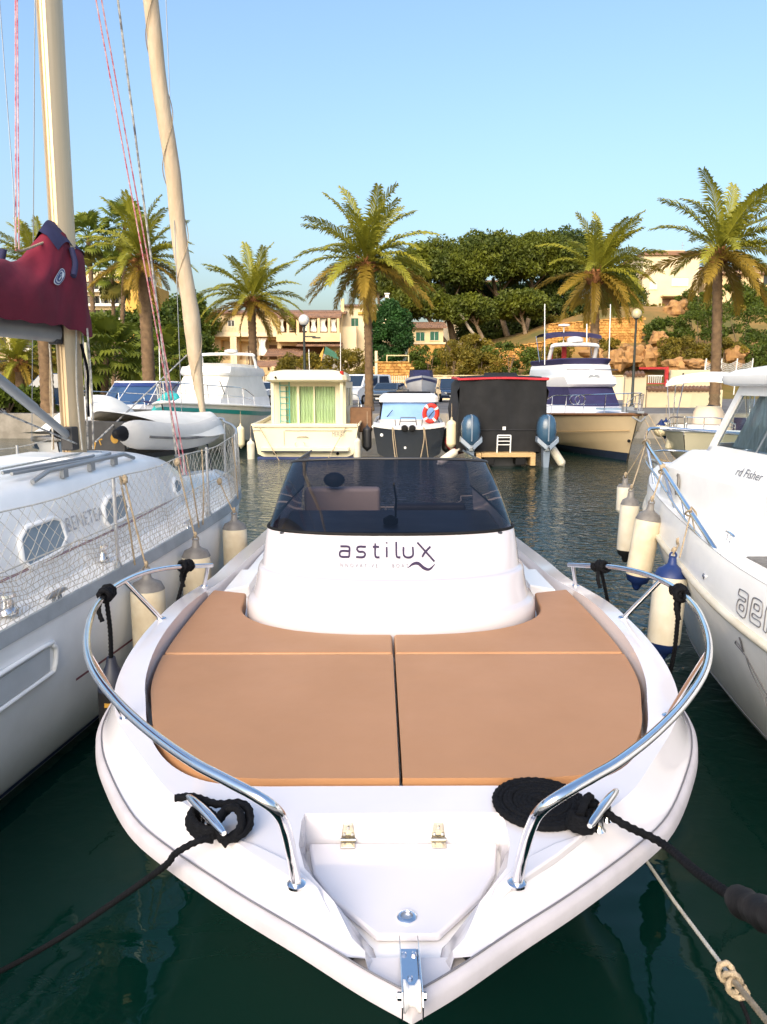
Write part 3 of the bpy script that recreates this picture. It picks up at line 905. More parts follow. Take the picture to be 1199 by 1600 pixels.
# turns round the cleat horns and the tail loops
c1 = V(-.57, 2.045, lz + .02)
pts = []
for k in range(4):
    z = lz + .001 + k * .0075
    ax = V(-.123, .17, 0).normalized() if False else V(.123, -.17, 0).normalized()
    nn = V(ax.y, -ax.x, 0)
    cc = V(-.522, 2.05, 0)
    for j in range(10):
        a = 2 * math.pi * j / 10
        pts.append(cc + ax * (.072 - .004 * k) * math.cos(a) + nn * (.034 - .002 * k) * math.sin(a) + V(0, 0, z + .001 * j))
MB().rope(spline(pts, 3), RR).build('cleat_turns', 'blackrope', t, 60, off=o)
pts = [(-.635, 2.175, lz + .02), (-.58, 2.165, lz + .03), (-.50, 2.125, lz + .03), (-.43, 2.13, lz + .03), (-.395, 2.09, lz + .025), (-.41, 2.03, lz + .01), (-.45, 1.99, lz), (-.48, 2.03, lz + .015), (-.45, 2.085, lz + .04), (-.40, 2.075, lz + .045), (-.385, 2.02, lz + .02), (-.43, 1.975, lz + .01), (-.47, 2.0, lz + .035), (-.46, 2.06, lz + .05), (-.42, 2.05, lz + .055), (-.405, 2.0, lz + .03), (-.45, 1.965, lz)]
MB().rope(spline(pts, 6), RR).build('loose_loops', 'blackrope', t, 60, off=o)
wl0 = at_z(-60, 1546, -0.03)
ed = at_z(258, 1353, .962)
pts = [V(-.49, 1.985, lz + .01), V(-.53, 1.96, lz + .008), V(-.56, 1.95, lz + .006).lerp(ed, .4), ed] + [ed.lerp(wl0, k / 6) + V(0, 0, -.03 * math.sin(math.pi * k / 6)) for k in range(1, 7)]
MB().rope(spline(pts, 5), .0092).build('line', 'blackrope', t, 60, off=o)

t = thing('mooring_rope', 'black rope coiled in a flat spiral beside the cleat, with a thick sleeve', 'rope', (.47, 2.18, 1.02))
o = tuple(t.location)
pts = []
n = 9.0
for k in range(int(n * 26)):
    a = 2 * math.pi * k / 26
    rr = .013 + (.132 / n) * k / 26
    wv = 1 + .02 * math.sin(a * .37 + k * .01)
    pts.append(V(.482 + rr * wv * math.cos(a), 2.185 + rr * wv * .98 * math.sin(a), lz + .004 * math.sin(a * 1.7) * .4))
end = pts[-1]
pts += spline([end, end + V(.012, .02, .005), (.625, 2.155, lz + .01), (.64, 2.135, lz + .03)], 6)[1:]
MB().rope(pts, .0105, n=9).build('coil', 'blackrope', t, 60, off=o)
ax = V(.113, .17, 0).normalized(); nn = V(ax.y, -ax.x, 0); cc = V(.592, 2.08, 0)
pts = []
for k in range(4):
    for j in range(10):
        a = 2 * math.pi * j / 10
        pts.append(cc + ax * (.066 - .004 * k) * math.sin(a) + nn * (.034 - .002 * k) * math.sin(a) * math.cos(a) * 2.0 + V(0, 0, lz + .002 + k * .008 + .001 * j))
MB().rope(spline(pts, 3), .0115).build('cleat_turns', 'blackrope', t, 60, off=o)
MB().rope(spline([cc + ax * .05 + V(0, 0, lz + .05), cc + V(.01, .02, lz + .066), cc - ax * .05 + V(0, 0, lz + .045)], 6), .0115).build('cleat_turns', 'blackrope', t, 60, off=o)
far = at_y(1330, 1500, 1.0)
p0 = cc + V(.05, .02, lz + .03)
pts = [p0, V(.70, 2.06, 1.035), V(.80, 2.02, 1.0), far * .35 + V(.80, 2.02, 1.0) * .65 + V(0, 0, -.02), far * .75 + V(.80, 2.02, 1.0) * .25 + V(0, 0, -.02), far]
pp = spline(pts, 8)
MB().rope(pp, .0115).build('line', 'blackrope', t, 60, off=o)
a, b_ = pp[28], pp[-1]
q = [a.lerp(b_, k / 24) for k in range(25)]
MB().tube([p + V(0, 0, .003 * math.sin(i * 2.1)) for i, p in enumerate(q)], [.018] + [.029 + .003 * math.sin(i * 1.3) + .002 * math.sin(i * 3.7) for i in range(24)], 14).build('chafe_sleeve', 'blackrub', t, 60, off=o)

# thin weathered line with a knot, lower right corner
t = thing('mooring_line', 'thin frayed pale line with a brown knot running down beside the bow', 'rope', at_y(1145, 1530, 1.75))
o = tuple(t.location)
a = Vector((.93, 2.62, .62)); k1 = at_y(1145, 1530, 1.78); b_ = at_y(1235, 1640, 1.35)
MB().rope([a, a.lerp(k1, .5) + V(0, 0, -.01), k1], .0055, n=8).build('line', 'whiterope', t, 60, off=o)
MB().rope([k1, k1.lerp(b_, .5), b_], .0075, n=8).build('line', 'oldrope', t, 60, off=o)
q = random.Random(4)
kp = []
for j in range(22):
    a_ = j * 1.25
    kp.append(k1 + V(.020 * math.cos(a_) + .0016 * j - .018, .014 * math.sin(a_ * .7), .020 * math.sin(a_) - .0024 * j + .02))
MB().rope(spline(kp, 4), .0075, n=8).build('knot', 'oldrope', t, 60, off=o)
MB().rope(spline([k1 + V(.02, 0, -.05), k1 + V(.045, -.02, -.12), k1 + V(.05, -.03, -.2), k1 + V(.075, -.03, -.3)], 5), .0055, n=8).build('tail', 'blackrope', t, 60, off=o)

# four black lines made fast to the rail, each carrying a fender outside the hull
fs = [((-1.318, 3.42, 1.35), -1.335, .97, 'dark fender on a black rope knotted to the rail curve nearest the sailing boat'),
      ((-1.20, 4.40, 1.25), -1.42, .60, 'dark fender on a black rope at the aft rail end beside the sailing boat'),
      ((1.325, 3.45, 1.35), 1.40, .72, 'dark fender on a black rope at the rail curve before the navy-ended cream fender'),
      ((1.22, 4.36, 1.255), 1.42, .60, 'dark fender on a black rope at the aft rail end above open water')]
for (x, y, z), fx, fz, lab in fs:
    x += .045
    kn = V(x, y, z)
    fp = V(fx + .03, y + .10 if x < 0 else y + .25, fz)
    t = thing('rail_fender', lab, 'fender', fp, 0, 'dark fenders hung on black ropes from the bow rail')
    d = V(kn.x, kn.y, kn.z) - fp
    t['kind'] = 'thing'
    rl = spline([(p[0] * (1 if x > 0 else -1) + .045, p[1], p[2]) for p in rail], 6)
    near = sorted(rl, key=lambda p: (p - kn).length)[:2]
    ax = (near[1] - near[0]).normalized()
    U = ax.orthogonal().normalized(); W = ax.cross(U)
    pts = [d + ax * (-.05 + .1 * j / 40) + (U * math.cos(j * .9) + W * math.sin(j * .9)) * (.024 + .006 * math.sin(j * .5)) for j in range(41)]
    MB().rope(spline(pts, 3), .0105, n=9).build('rope_wrap', 'blackrope', t, 60)
    MB().blob(d + V(0, 0, -.005), (.036, .04, .034), 10, 8, .22, 2).build('knot', 'blackrope', t, 60)
    MB().rope(spline([d + V(0, 0, -.02), d * .5 + V(.01, -.01, 0), (0, 0, .03)], 8), .0105, n=9).build('rope', 'blackrope', t, 60)
    MB().rope(spline([d + V(-.02, -.02, -.02), d + V(-.025, -.035, -.07), d + V(-.01, -.04, -.12)], 5), .0105, n=9).build('rope_tail', 'blackrope', t, 60)
    MB().lathe([(.02, .04), (.028, 0), (.052, -.05), (.068, -.10), (.07, -.12)], 16).build('end_cap', 'fendershade', t, 60)
    MB().lathe([(.070, -.12), (.071, -.16), (.071, -.30), (.06, -.34)], 16).build('body', 'blackrub', t, 60)
    MB().lathe([(.06, -.34), (.035, -.40), (.02, -.42)], 16).build('bottom_cap', 'fendershade', t, 60)
    MB().box(-.018, .024, -.0745, -.066, -.185, -.165).build('tag', 'gold', t, 0)

# ================================================================== the sailing boat on the left
sail = thing('sailing_boat', 'white sailing boat with maroon boom cover, furled sail and netted lifelines', 'sailing boat', (-2.42, 6.0, 0), R(-6.5))
bpy.context.view_layer.update()
SINV = sail.matrix_world.inverted()
def sl(px, py, Y):
    return SINV @ at_y(px, py, Y)
def curve1(tbl):
    P = spline([(a, b, 0) for a, b in tbl], 12)
    def f(x):
        if x <= P[0].x: return P[0].y
        for i in range(len(P) - 1):
            if P[i].x <= x <= P[i + 1].x:
                return P[i].y + (P[i + 1].y - P[i].y) * (x - P[i].x) / max(1e-9, P[i + 1].x - P[i].x)
        return P[-1].y
    return f
toe_b = curve1([(-4.7, .70), (-4, .76), (-2.3, .79), (-1, .855), (.0, .88), (.6, .885), (1.2, .865), (1.8, .77), (2.4, .57), (2.9, .31), (3.28, .02)])
def toe_z(l): return 1.12 + .035 * l
LS_ = [-4.7 + 7.98 * (1 - (1 - i / 40) ** 1.15) for i in range(41)]
def sec(l):
    b, z = toe_b(l), toe_z(l)
    k = smooth01((l - .8) / 2.4)
    r_ = .35 * k
    pts = [(b, l, z), (b * (1.0 - .02 * k), l - r_ * .12, z - .07), (b * (.985 - .08 * k), l - r_ * .3, z * .72), (b * (.93 - .16 * k), l - r_ * .6, z * .40), (b * (.80 - .25 * k), l - r_ * .85, z * .16), (b * (.60 - .26 * k), l - r_, -.02), (b * .3, l - r_ * 1.2, -.28)]
    return pts + [(0, l - r_ * 1.3, -.36)] + [(-x, y, zz) for x, y, zz in reversed(pts)]
rings = [sec(l) for l in LS_]
hull_ = MB().loft(rings, cap0=True).build('hull', 'oldwhite', sail, 50)
# painted lines and the moulded hull portlight on the starboard side
def sside(l, z, out=.004):
    q = sec(l)
    for i in range(6):
        if q[i][2] >= z >= q[i + 1][2]:
            t = (q[i][2] - z) / (q[i][2] - q[i + 1][2])
            return Vector(q[i]).lerp(Vector(q[i + 1]), t) + V(out, 0, 0)
    return Vector(q[0])
mb = MB()
ll = [-4.6 + .2 * i for i in range(36)]
for z0, z1 in ((.60, .615),):
    for a, b in zip(ll, ll[1:]):
        if -3.05 < a < -1.7: continue
        mb.add([sside(a, z0 + .02 * a), sside(b, z0 + .02 * b), sside(b, z1 + .02 * b), sside(a, z1 + .02 * a)], [(0, 1, 2, 3)])
mb.build('cove_line', mat('dull_red_line', (.20, .06, .08), .5), hull_, 0)
mb = MB()
for a, b in zip(ll, ll[1:]):
    mb.add([sside(a, .03), sside(b, .03), sside(b, .10), sside(a, .10)], [(0, 1, 2, 3)])
mb.build('waterline_stripe', 'decalnavy', hull_, 0)
fr = [sside(l, z, .012) for l, z in ((-2.95, .70), (-2.85, .69), (-1.95, .72), (-1.85, .74), (-1.83, .84), (-1.86, .88), (-1.95, .90), (-2.85, .87), (-2.95, .84))]
f_ = MB().tube(spline(fr, 3, True), .014, 8, True).build('portlight_frame', 'oldwhite', hull_, 60)
mb = MB().loft([[sside(-2.9, .70, .006), sside(-1.88, .74, .006)], [sside(-2.9, .845, .006), sside(-1.88, .88, .006)]]).build('portlight', 'portpale', hull_, 0)
# toe rail, deck, coachroof
mb = MB()
for s in (1, -1):
    mb.loft([[(s * (toe_b(l) - .03), l, toe_z(l) - .01) for l in LS_], [(s * (toe_b(l) - .026), l, toe_z(l) + .045) for l in LS_], [(s * (toe_b(l) + .004), l, toe_z(l) + .05) for l in LS_], [(s * (toe_b(l) + .012), l, toe_z(l) - .03) for l in LS_]])
mb.build('toe_rail', 'toerail', sail, 40)
cab_b = curve1([(-4.7, .46), (-2.4, .53), (-1.3, .56), (-.4, .57), (.4, .53), (1.0, .44), (1.6, .31), (2.15, .14)])
cab_t = curve1([(-4.7, .60), (-2.0, .64), (0, .60), (.6, .545), (1.2, .40), (1.7, .20), (2.15, .02)])
mb = MB()
q = []
for l in LS_:
    b, z = max(.02, toe_b(l) - .02), toe_z(l) - .005
    q.append([(k * b, l, z + .05 * (1 - k * k)) for k in (1, .7, .35, 0, -.35, -.7, -1)])
mb.loft(q).build('deck', 'oldwhite', sail, 50)
q = []
def cabsec(l):
    b, z, h_ = cab_b(l), toe_z(l) + .01, cab_t(l)
    k = .80
    e = min(1, h_ / .3)
    half_ = [(b, l, z), (b * (1 - .06 * e), l, z + h_ * .30), (b * (1 - .14 * e), l, z + h_ * .70), (b * k + .0, l, z + h_ * .90), (b * (k - .09), l, z + h_ * .985), (b * .45, l, z + h_ * 1.04), (0, l, z + h_ * 1.06)]
    return half_ + [(-x, y, zz) for x, y, zz in reversed(half_[:-1])]
cl = [-4.7 + 6.85 * i / 36 for i in range(37)]
MB().loft([cabsec(l) for l in cl], cap0=True, cap1=True).build('coachroof', 'oldwhite', sail, 40)
def cabside(l, t, out=.004):
    q = cabsec(l)
    a, b = Vector(q[1]), Vector(q[2])
    return a.lerp(b, t) + V(out, 0, out * .3)
for l0, l1, t0, t1 in ((-1.62, -1.14, -.10, .78), (-.62, -.22, 0.0, .80), (.95, 1.30, .0, .80), (-2.9, -2.4, 0, .8)):
    c = [(l0 + .05, t0), (l1 - .09, t0 + .05), (l1, t0 + .3), (l1 - .02, t1 - .1), (l1 - .09, t1), (l0 + .10, t1), (l0 + .02, t1 - .2), (l0, t0 + .2)]
    f_ = MB().tube([cabside(l, t, .010) for l, t in c], .016, 8, True).build('window_frame', 'oldwhite', sail, 60)
    m_ = (l0 + l1) / 2
    vs = [cabside(l, t, .012) for l, t in c] + [cabside(m_, (t0 + t1) / 2, .012)]
    n_ = len(c)
    MB().add(vs, [(i, (i + 1) % n_, n_) for i in range(n_)]).build('window_pane', 'portglass', f_, 0)
mb = MB()
lettering(mb, 'BENETEAU', .115, lambda x, y: cabside(-1.10 + x * .95, .30 + y * 4.6, .005), 1.12)
mb.build('maker_lettering', 'decalpale', sail, 0)
mb = MB()
for t in (-.10, -.13):
    mb.loft([[cabside(l, t, .004) for l in [-4.5 + .3 * i for i in range(19)]], [cabside(l, t - .022, .004) for l in [-4.5 + .3 * i for i in range(19)]]])
mb.build('cabin_stripe', mat('dull_plum_line', (.25, .12, .16), .5), sail, 0)
def roof(l, k=.8, up=0.0):
    q = cabsec(l)
    return Vector((q[4][0] * k / .8, l, q[4][2] + up))
hr = MB().tube([roof(l, .86, .0 if i in (0, 8) else .045) for i, l in enumerate([-1.30 + 1.45 * j / 8 for j in range(9)])], .016, 8)
for j in (2, 4, 6):
    l = -1.30 + 1.45 * j / 8
    hr.box(roof(l, .86).x - .015, roof(l, .86).x + .015, l - .03, l + .03, roof(l).z - .02, roof(l).z + .04)
hr.build('hand_rail', 'greymetal', sail, 50)
MB().box(-.30, .30, -.55, -.10, 1.745, 1.785).build('sliding_hatch', 'oldwhite', sail, 30, .015, 3)
MB().tube([(.30, -1.4, 1.775), (.32, -.35, 1.775), (.20, .05, 1.77)], .012, 6).tube([(.36, -1.4, 1.77), (.38, -.35, 1.765), (.26, .08, 1.76)], .012, 6).build('deck_track', 'greymetal', sail, 50)
# winch, cleats, little deck fittings
for l, b, r_ in ((-1.95, .62, .055), (-.85, .62, .04)):
    MB().lathe([(r_ * 1.1, 0), (r_ * 1.05, .02), (r_ * .75, .035), (r_ * .7, .08), (r_ * 1.0, .095), (r_ * .95, .11), (r_ * .3, .115)], 16, (b, l, toe_z(l) + .03)).build('winch', 'chrome', sail, 40)
cleat(sail, (.74, -1.55), (.75, -1.78), toe_z(-1.6) + .0, 'greymetal', r=.016)
cleat(sail, (.79, .2), (.79, .42), toe_z(.3) + .0, 'chrome', r=.012)
# stanchions, lifelines, pulpit
def top(l, h_=.62, out=0.0): return Vector((toe_b(l) - .02 + out, l, toe_z(l) + h_))
STL = [-2.85, -1.05, .62, 1.75]
for s in (1, -1):
    for l in STL + [-4.4]:
        p = V(s * (toe_b(l) - .03), l, toe_z(l) + .03)
        st = MB().tube([p, p + V(0, 0, .60)], .0125, 10).build('stanchion', 'alu', sail, 60)
        MB().lathe([(.028, 0), (.026, .02), (.016, .05)], 12, p).build('stanchion_foot', 'greymetal', st, 50)
    mb = MB()
    for h_ in (.62, .33):
        mb.tube([V(s * p.x, p.y, p.z) for p in [top(-4.4 + .25 * i, h_ - .02 * math.sin(i * 1.3) * (h_ > .5) * .6) for i in range(25)]], .0045, 6)
    mb.build('lifeline', 'whiterope', sail, 50)
pp = [top(1.75), top(2.2), top(2.6, .64), top(2.95, .65), V(.12, 3.28, toe_z(3.2) + .66)]
mb = MB().tube(spline(pp + [V(-p.x, p.y, p.z) for p in reversed(pp)], 5), .0135, 10)
for l in (2.3, 2.95):
    for s in (1, -1):
        a = top(l, .63); b_ = V(toe_b(l) - .03, l, toe_z(l) + .03)
        mb.tube([V(s * a.x, a.y, a.z), V(s * b_.x, b_.y, b_.z)], .0125, 8)
mb.build('pulpit', 'alu', sail, 60)
# netting along the starboard lifelines
q = random.Random(9)
mb = MB()
arc = [(-3.3, 0.0)]
l = -3.3
while l < 2.9:
    n_ = l + .02
    arc.append((n_, arc[-1][1] + math.hypot(.02, toe_b(n_) - toe_b(l))))
    l = n_
def l_of(s_):
    i = min(len(arc) - 1, max(0, int(s_ / arc[-1][1] * (len(arc) - 1))))
    while i < len(arc) - 1 and arc[i][1] < s_: i += 1
    while i > 0 and arc[i - 1][1] > s_: i -= 1
    return arc[i][0]
S1 = arc[-1][1]
def netp(s_, h_):
    l = l_of(max(0, min(S1, s_)))
    sag = .018 * math.sin(s_ * 7.3 + h_ * 5) + .010 * math.sin(s_ * 17 + h_ * 11)
    p = top(l, .045 + h_ * .93, .012 + sag * .6)
    return p + V(0, 0, sag * math.sin(math.pi * h_ / .62))
D = .088
for k in range(-8, int(S1 / D) + 8):
    for sg in (1, -1):
        pts, h_ = [], 0.0
        for j in range(9):
            h_ = .62 * j / 8
            s_ = k * D + sg * h_ * .95 + .008 * math.sin(k * 3.1 + j)
            if 0 <= s_ <= S1: pts.append(netp(s_, h_))
        if len(pts) > 2: mb.tube(pts, .0019, 3, caps=False)
tag(mb.build('safety_net', 'whiterope', sail, 0), kind='stuff')
mb = MB()
for j in range(8):
    h_ = .03 + .036 * j
    mb.tube([netp(S1 * i / 110, h_) + V(-.012, 0, .004 * math.sin(i * .9 + j)) for i in range(12, 92)], .0017, 3, caps=False)
for k in range(14, 150):
    s_ = S1 * .85 * k / 150
    mb.tube([netp(s_ + .02 * (j % 2), .03 + .036 * j) + V(-.012, 0, 0) for j in range(8)], .0014, 3, caps=False)
tag(mb.build('lower_net', 'oldrope', sail, 0), kind='stuff')
# lashings that hold net and fenders
for l, dl in ((-1.0, .10), (.10, .16), (.45, -.1), (1.4, .12)):
    MB().rope([top(l, .63, .01), top(l + dl * .5, .3, .03), top(l + dl, .02, .03)], .006, n=8).build('lashing', 'oldrope', sail, 60)

# mast, boom, cover
mfoot, mtop0 = sl(117, 706, 6.0), sl(77, 0, 6.0)
md = (mtop0 - mfoot).normalized()
def mast_at(z): return mfoot + md * ((z - mfoot.z) / md.z)
def msec(c, a=.082, b=.115):
    pts = [(-.030, -b), (-.022, -b * .86), (-.008, -b * .86), (-.006, -b * .80), (.006, -b * .80), (.008, -b * .86), (.022, -b * .86), (.030, -b)]
    pts += [(a * math.sin(t), -b * math.cos(t)) for t in [R(x) for x in (35, 55, 75, 95, 115, 135, 155, 180, 205, 225, 245, 265, 285, 305, 325)]]
    return [c + V(x, y, 0) for x, y in pts]
MB().loft([msec(mast_at(z)) for z in (1.70, 2.5, 4, 6, 8, 10, 11.6)], True, True, True).build('mast', 'alumast', sail, 40)
MB().box(-.14, .14, -.17, .17, 1.72, 1.77).build('mast_collar', 'greymetal', sail, 30, .01)
for s in (1, -1):
    MB().tube([mast_at(6.2), mast_at(6.25) + V(s * .62, -.12, .05)], .022, 8).build('spreader', 'alu', sail)
zb = 2.68
bt = MB()
bt.loft([[V(.05 * math.cos(a), l, zb + .075 * math.sin(a)) for a in [k * math.pi / 8 for k in range(16)]] for l in (-.14, -1, -2, -3.6)], True, True, True)
bt.build('boom', 'greymetal', sail, 50)
MB().box(-.035, .035, -.20, -.10, zb - .09, zb + .09).build('gooseneck', 'darkplastic', sail, 30, .01)
cs = []
prof_c = [(.19, 2.70, 3.22, .05), (.16, 2.66, 3.36, .10), (.02, 2.66, 3.42, .13), (-.15, 2.69, 3.42, .14), (-.28, 2.70, 3.33, .15), (-.42, 2.71, 3.20, .17), (-.62, 2.70, 3.11, .19), (-.95, 2.70, 3.09, .20), (-1.5, 2.70, 3.08, .20), (-2.4, 2.70, 3.04, .19), (-3.5, 2.70, 2.96, .15)]
PC = spline([(a, b, c) for a, b, c, d in prof_c], 6)
PD = spline([(a, d, 0) for a, b, c, d in prof_c], 6)
for i, (p, w_) in enumerate(zip(PC, PD)):
    l, z0, z1, ww = p.x, p.y, p.z, w_.y
    c = mast_at(3.0).x * max(0, 1 - abs(l) / .6)
    row = []
    for k in range(22):
        t = k / 21 * 2 - 1          # port bottom -> over the top -> starboard bottom
        f = 1 - abs(t)
        wr = .010 * math.sin(l * 9 + k * .8) * math.sin(f * 3.1) + .006 * math.sin(l * 23 + k * 1.7)
        x = ww * math.copysign((1 - (f ** 2.2)) ** .8, t) * (1 + .12 * math.sin(f * 5))
        z = z0 + (z1 - z0) * math.sin(f * math.pi / 2) ** .9
        row.append(V(c + x + wr * math.copysign(1, t), l + .03 * math.sin(k), z + wr))
    cs.append(row)
def coverpt(l, t, out=.006):
    for i in range(len(PC) - 1):
        if PC[i].x >= l >= PC[i + 1].x: break
    a = (PC[i].x - l) / (PC[i].x - PC[i + 1].x)
    kf = (t + 1) / 2 * 21
    k = min(20, int(kf)); b = kf - k
    p = cs[i][k].lerp(cs[i][k + 1], b); q_ = cs[i + 1][k].lerp(cs[i + 1][k + 1], b)
    return p.lerp(q_, a) + V(out, 0, 0)
cv_ = MB().loft(cs).build('boom_cover', 'maroon', sail, 70)
ix = [i for i, p in enumerate(PC) if .17 > p.x > -.30]
MB().loft([[cs[i][7] + V(-.012, 0, 0) for i in ix], [cs[i][9] + V(0, 0, .012) for i in ix], [cs[i][10].lerp(cs[i][11], .5) + V(0, 0, .045) for i in ix], [cs[i][12] + V(0, 0, .012) for i in ix], [cs[i][14] + V(.014, 0, -.01) for i in ix]]).build('cover_collar', 'navycanvas', cv_, 60)
MB().tube(spline([cs[16][15] + V(.02, 0, .02), cs[16][16] + V(.03, 0, -.03), cs[18][17] + V(.03, 0, -.05)], 4), .022, 8).build('cover_strap', 'navycanvas', cv_, 60)
MB().tube([coverpt(-.72, -.02, 0) + V(0, 0, -.01), coverpt(-.72, .02, 0) + V(0, 0, .07)], .022, 8).build('cover_toggle', 'navycanvas', cv_, 60)
def emb(r0, r1, m_, nm, lift):
    mb = MB()
    vs, fs = [], []
    for j in range(25):
        a = 2 * math.pi * j / 24
        for r_ in (r0, r1):
            vs.append(coverpt(-.33 + 1.6 * r_ * math.cos(a), .615 - r_ * math.sin(a) * .88, lift))
    return MB().add(vs, [(2 * j, 2 * j + 1, 2 * j + 3, 2 * j + 2) for j in range(24)]).build(nm, m_, cv_, 0)
emb(.001, .068, 'decalwhite', 'emblem_disc', .016)
emb(.050, .062, 'decalnavy', 'emblem_ring', .019)
emb(.001, .040, 'decalnavy', 'emblem_field', .019)
mb = MB()
for a0, b0, a1, b1, wd in ((-.03, .012, .035, .012, .022), (-.025, .018, .02, -.02, .012), (.0, -.026, .03, -.012, .010)):
    n_ = V(b1 - b0, -(a1 - a0), 0).normalized() * wd / 2
    P_ = [(a0 + n_.x, b0 + n_.y), (a1, b1), (a0 - n_.x, b0 - n_.y)]
    mb.add([coverpt(-.33 + 1.6 * x * .8, .615 + y * .75, .022) for x, y in P_], [(0, 1, 2)])
mb.build('emblem_bird', 'decalwhite', cv_, 0)
# vang and control lines
va, vb = mast_at(1.90) + V(.02, -.10, 0), V(0.02, -1.45, 2.60)
MB().tube([va, va.lerp(vb, .35)], .030, 10).tube([va.lerp(vb, .33), vb], .036, 10).build('vang', 'greymetal', sail, 60)
MB().box(va.x - .05, va.x + .05, va.y - .05, va.y + .10, va.z - .10, va.z + .08).build('vang_bracket', 'darkplastic', sail, 30, .01)
MB().tube([va + V(.05, 0, -.05), V(.15, -1.9, 2.36)], .007, 6).build('control_line', 'checkrope', sail)
MB().tube([va + V(.1, 0, -.12), V(.25, -.5, 1.80), V(.30, -1.5, 1.80)], .007, 6).build('control_line', 'whiterope', sail)
for k, (dx, dy, m_) in enumerate(((-.12, -.05, 'oldrope'), (-.105, -.09, 'whiterope'), (-.14, .0, 'oldrope'), (.105, .02, 'checkrope'), (.12, .07, 'oldrope'), (.10, -.06, 'whiterope'), (.14, .03, 'checkrope'))):
    a = mast_at(1.80) + V(dx * 1.1, dy - .03, 0)
    b_ = mast_at(2.66 if k < 3 else 2.72) + V(dx, dy, 0)
    MB().tube(spline([a, a.lerp(b_, .5) + V(.02 * math.sin(k * 2.2), 0, 0), b_], 5), .0065 if m_ != 'checkrope' else .008, 6).build('halyard', m_, sail)
MB().tube(spline([mast_at(2.6) + V(.10, 0, 0), mast_at(2.4) + V(.13, .02, 0), mast_at(2.2) + V(.12, .02, 0), mast_at(2.05) + V(.13, .0, 0)], 5), .012, 6).build('halyard', 'blackrope', sail)
# rigging
def line(name, a, b, r_, m_, sagv=0.0):
    return MB().tube([a.lerp(b, t) + V(0, 0, -sagv * math.sin(math.pi * t)) for t in (0, .25, .5, .75, 1)], r_, 6).build(name, m_, sail)
masthead = mast_at(11.6)
fs0 = sl(320, 668, 9.0)
line('shroud', sl(292, 742, 6.75), mast_at(6.9) + V(.1, 0, 0), .006, 'redrope')
line('shroud', sl(286, 742, 6.70), mast_at(6.6) + V(.1, 0, 0), .006, 'redrope')
line('halyard', sl(276, 712, 7.1), mast_at(9.0) + V(.1, .05, 0), .0095, 'checkrope')
line('shroud', sl(286, 690, 8.3), sl(247, -330, 8.3), .0045, 'wire')
line('topping_lift', sl(25, 392, 5.25), sl(24, -500, 5.7), .0055, 'redrope')
line('topping_lift', sl(30, 392, 5.25), sl(24, -500, 5.7), .0045, 'redrope')
line('lazy_jack', sl(21, 290, 5.3), sl(-14, -180, 5.8), .0035, 'wire')
line('lazy_jack', sl(21, 290, 5.3), sl(24, 385, 5.2), .0035, 'wire')
line('shroud', sl(50, 690, 6.6), sl(57, -300, 6.2), .004, 'wire')
MB().rope(spline([sl(24, 385, 5.2), sl(30, 392, 5.25), sl(45, 388, 5.4), sl(70, 378, 5.7)], 5), .008, n=8).build('lashing', 'oldrope', sail)
line('sheet', sl(292, 555, 8.7), sl(150, 690, 6.6), .008, 'checkrope')
line('shroud', V(.80, -.1, toe_z(0) + .05), mast_at(6.25) + V(.64, -.12, .05), .0045, 'wire') if False else None
# furled headsail on the forestay
ax = masthead + V(0, .15, 0) - fs0
pts, rad = [], []
for k in range(90):
    t = k / 89 * .985
    pts.append(fs0 + ax * t)
    u_ = t * ax.length
    rad.append((.030 + .060 * smooth01(u_ / 1.1)) * (1 - .55 * t) * (1 + .015 * math.sin(k * 1.9)) + (.012 if 9 < k < 13 else 0) * .6)
MB().tube(pts, rad, 14, twist=4.4, lobes=1, lobe=.13).build('furled_headsail', 'sailcloth', sail, 70)
q_ = []
for k in range(420):
    t = k / 419 * .98
    i = min(88, int(t / .985 * 89)); r_ = rad[i] * 1.05 + .004
    U = ax.orthogonal().normalized(); W = ax.normalized().cross(U); a_ = t * ax.length * 5.6
    q_.append(fs0 + ax * t + (U * math.cos(a_) + W * math.sin(a_)) * r_)
MB().tube(q_, .005, 5).build('headsail_wrap', 'oldrope', sail)
MB().lathe([(.03, -.16), (.085, -.14), (.085, -.12), (.05, -.10), (.05, -.05), (.085, -.03), (.085, -.01), (.03, 0)], 16, fs0, ax).tube([fs0 + V(0, .02, -.1), V(0, 3.2, toe_z(3.2) + .05)], .012, 8).build('furling_drum', 'darkplastic', sail, 40)

# fenders between the hulls
FG = 'cream fenders with grey ends along the sailing boat'
for (px, py, l, r_, lab) in ((233, 906, -.98, .112, 'cream fender with grey cap on the sailing boat, nearest the camera'), (300, 842, -.12, .110, 'cream fender with grey cap on the sailing boat, between two others'), (367, 800, .85, .108, 'grimy fender at the far end of the sailing-boat row, beside open water')):
    b = toe_b(l) + r_ + .015
    loc = sail.matrix_world @ V(b, l, toe_z(l) - .02)
    ro = sail.matrix_world @ (top(l + .02, .60, .02) if px < 350 else top(l, .30, .02))
    make_fender('fender', lab, .62, r_, rope_to=ro, loc=loc, group=FG)

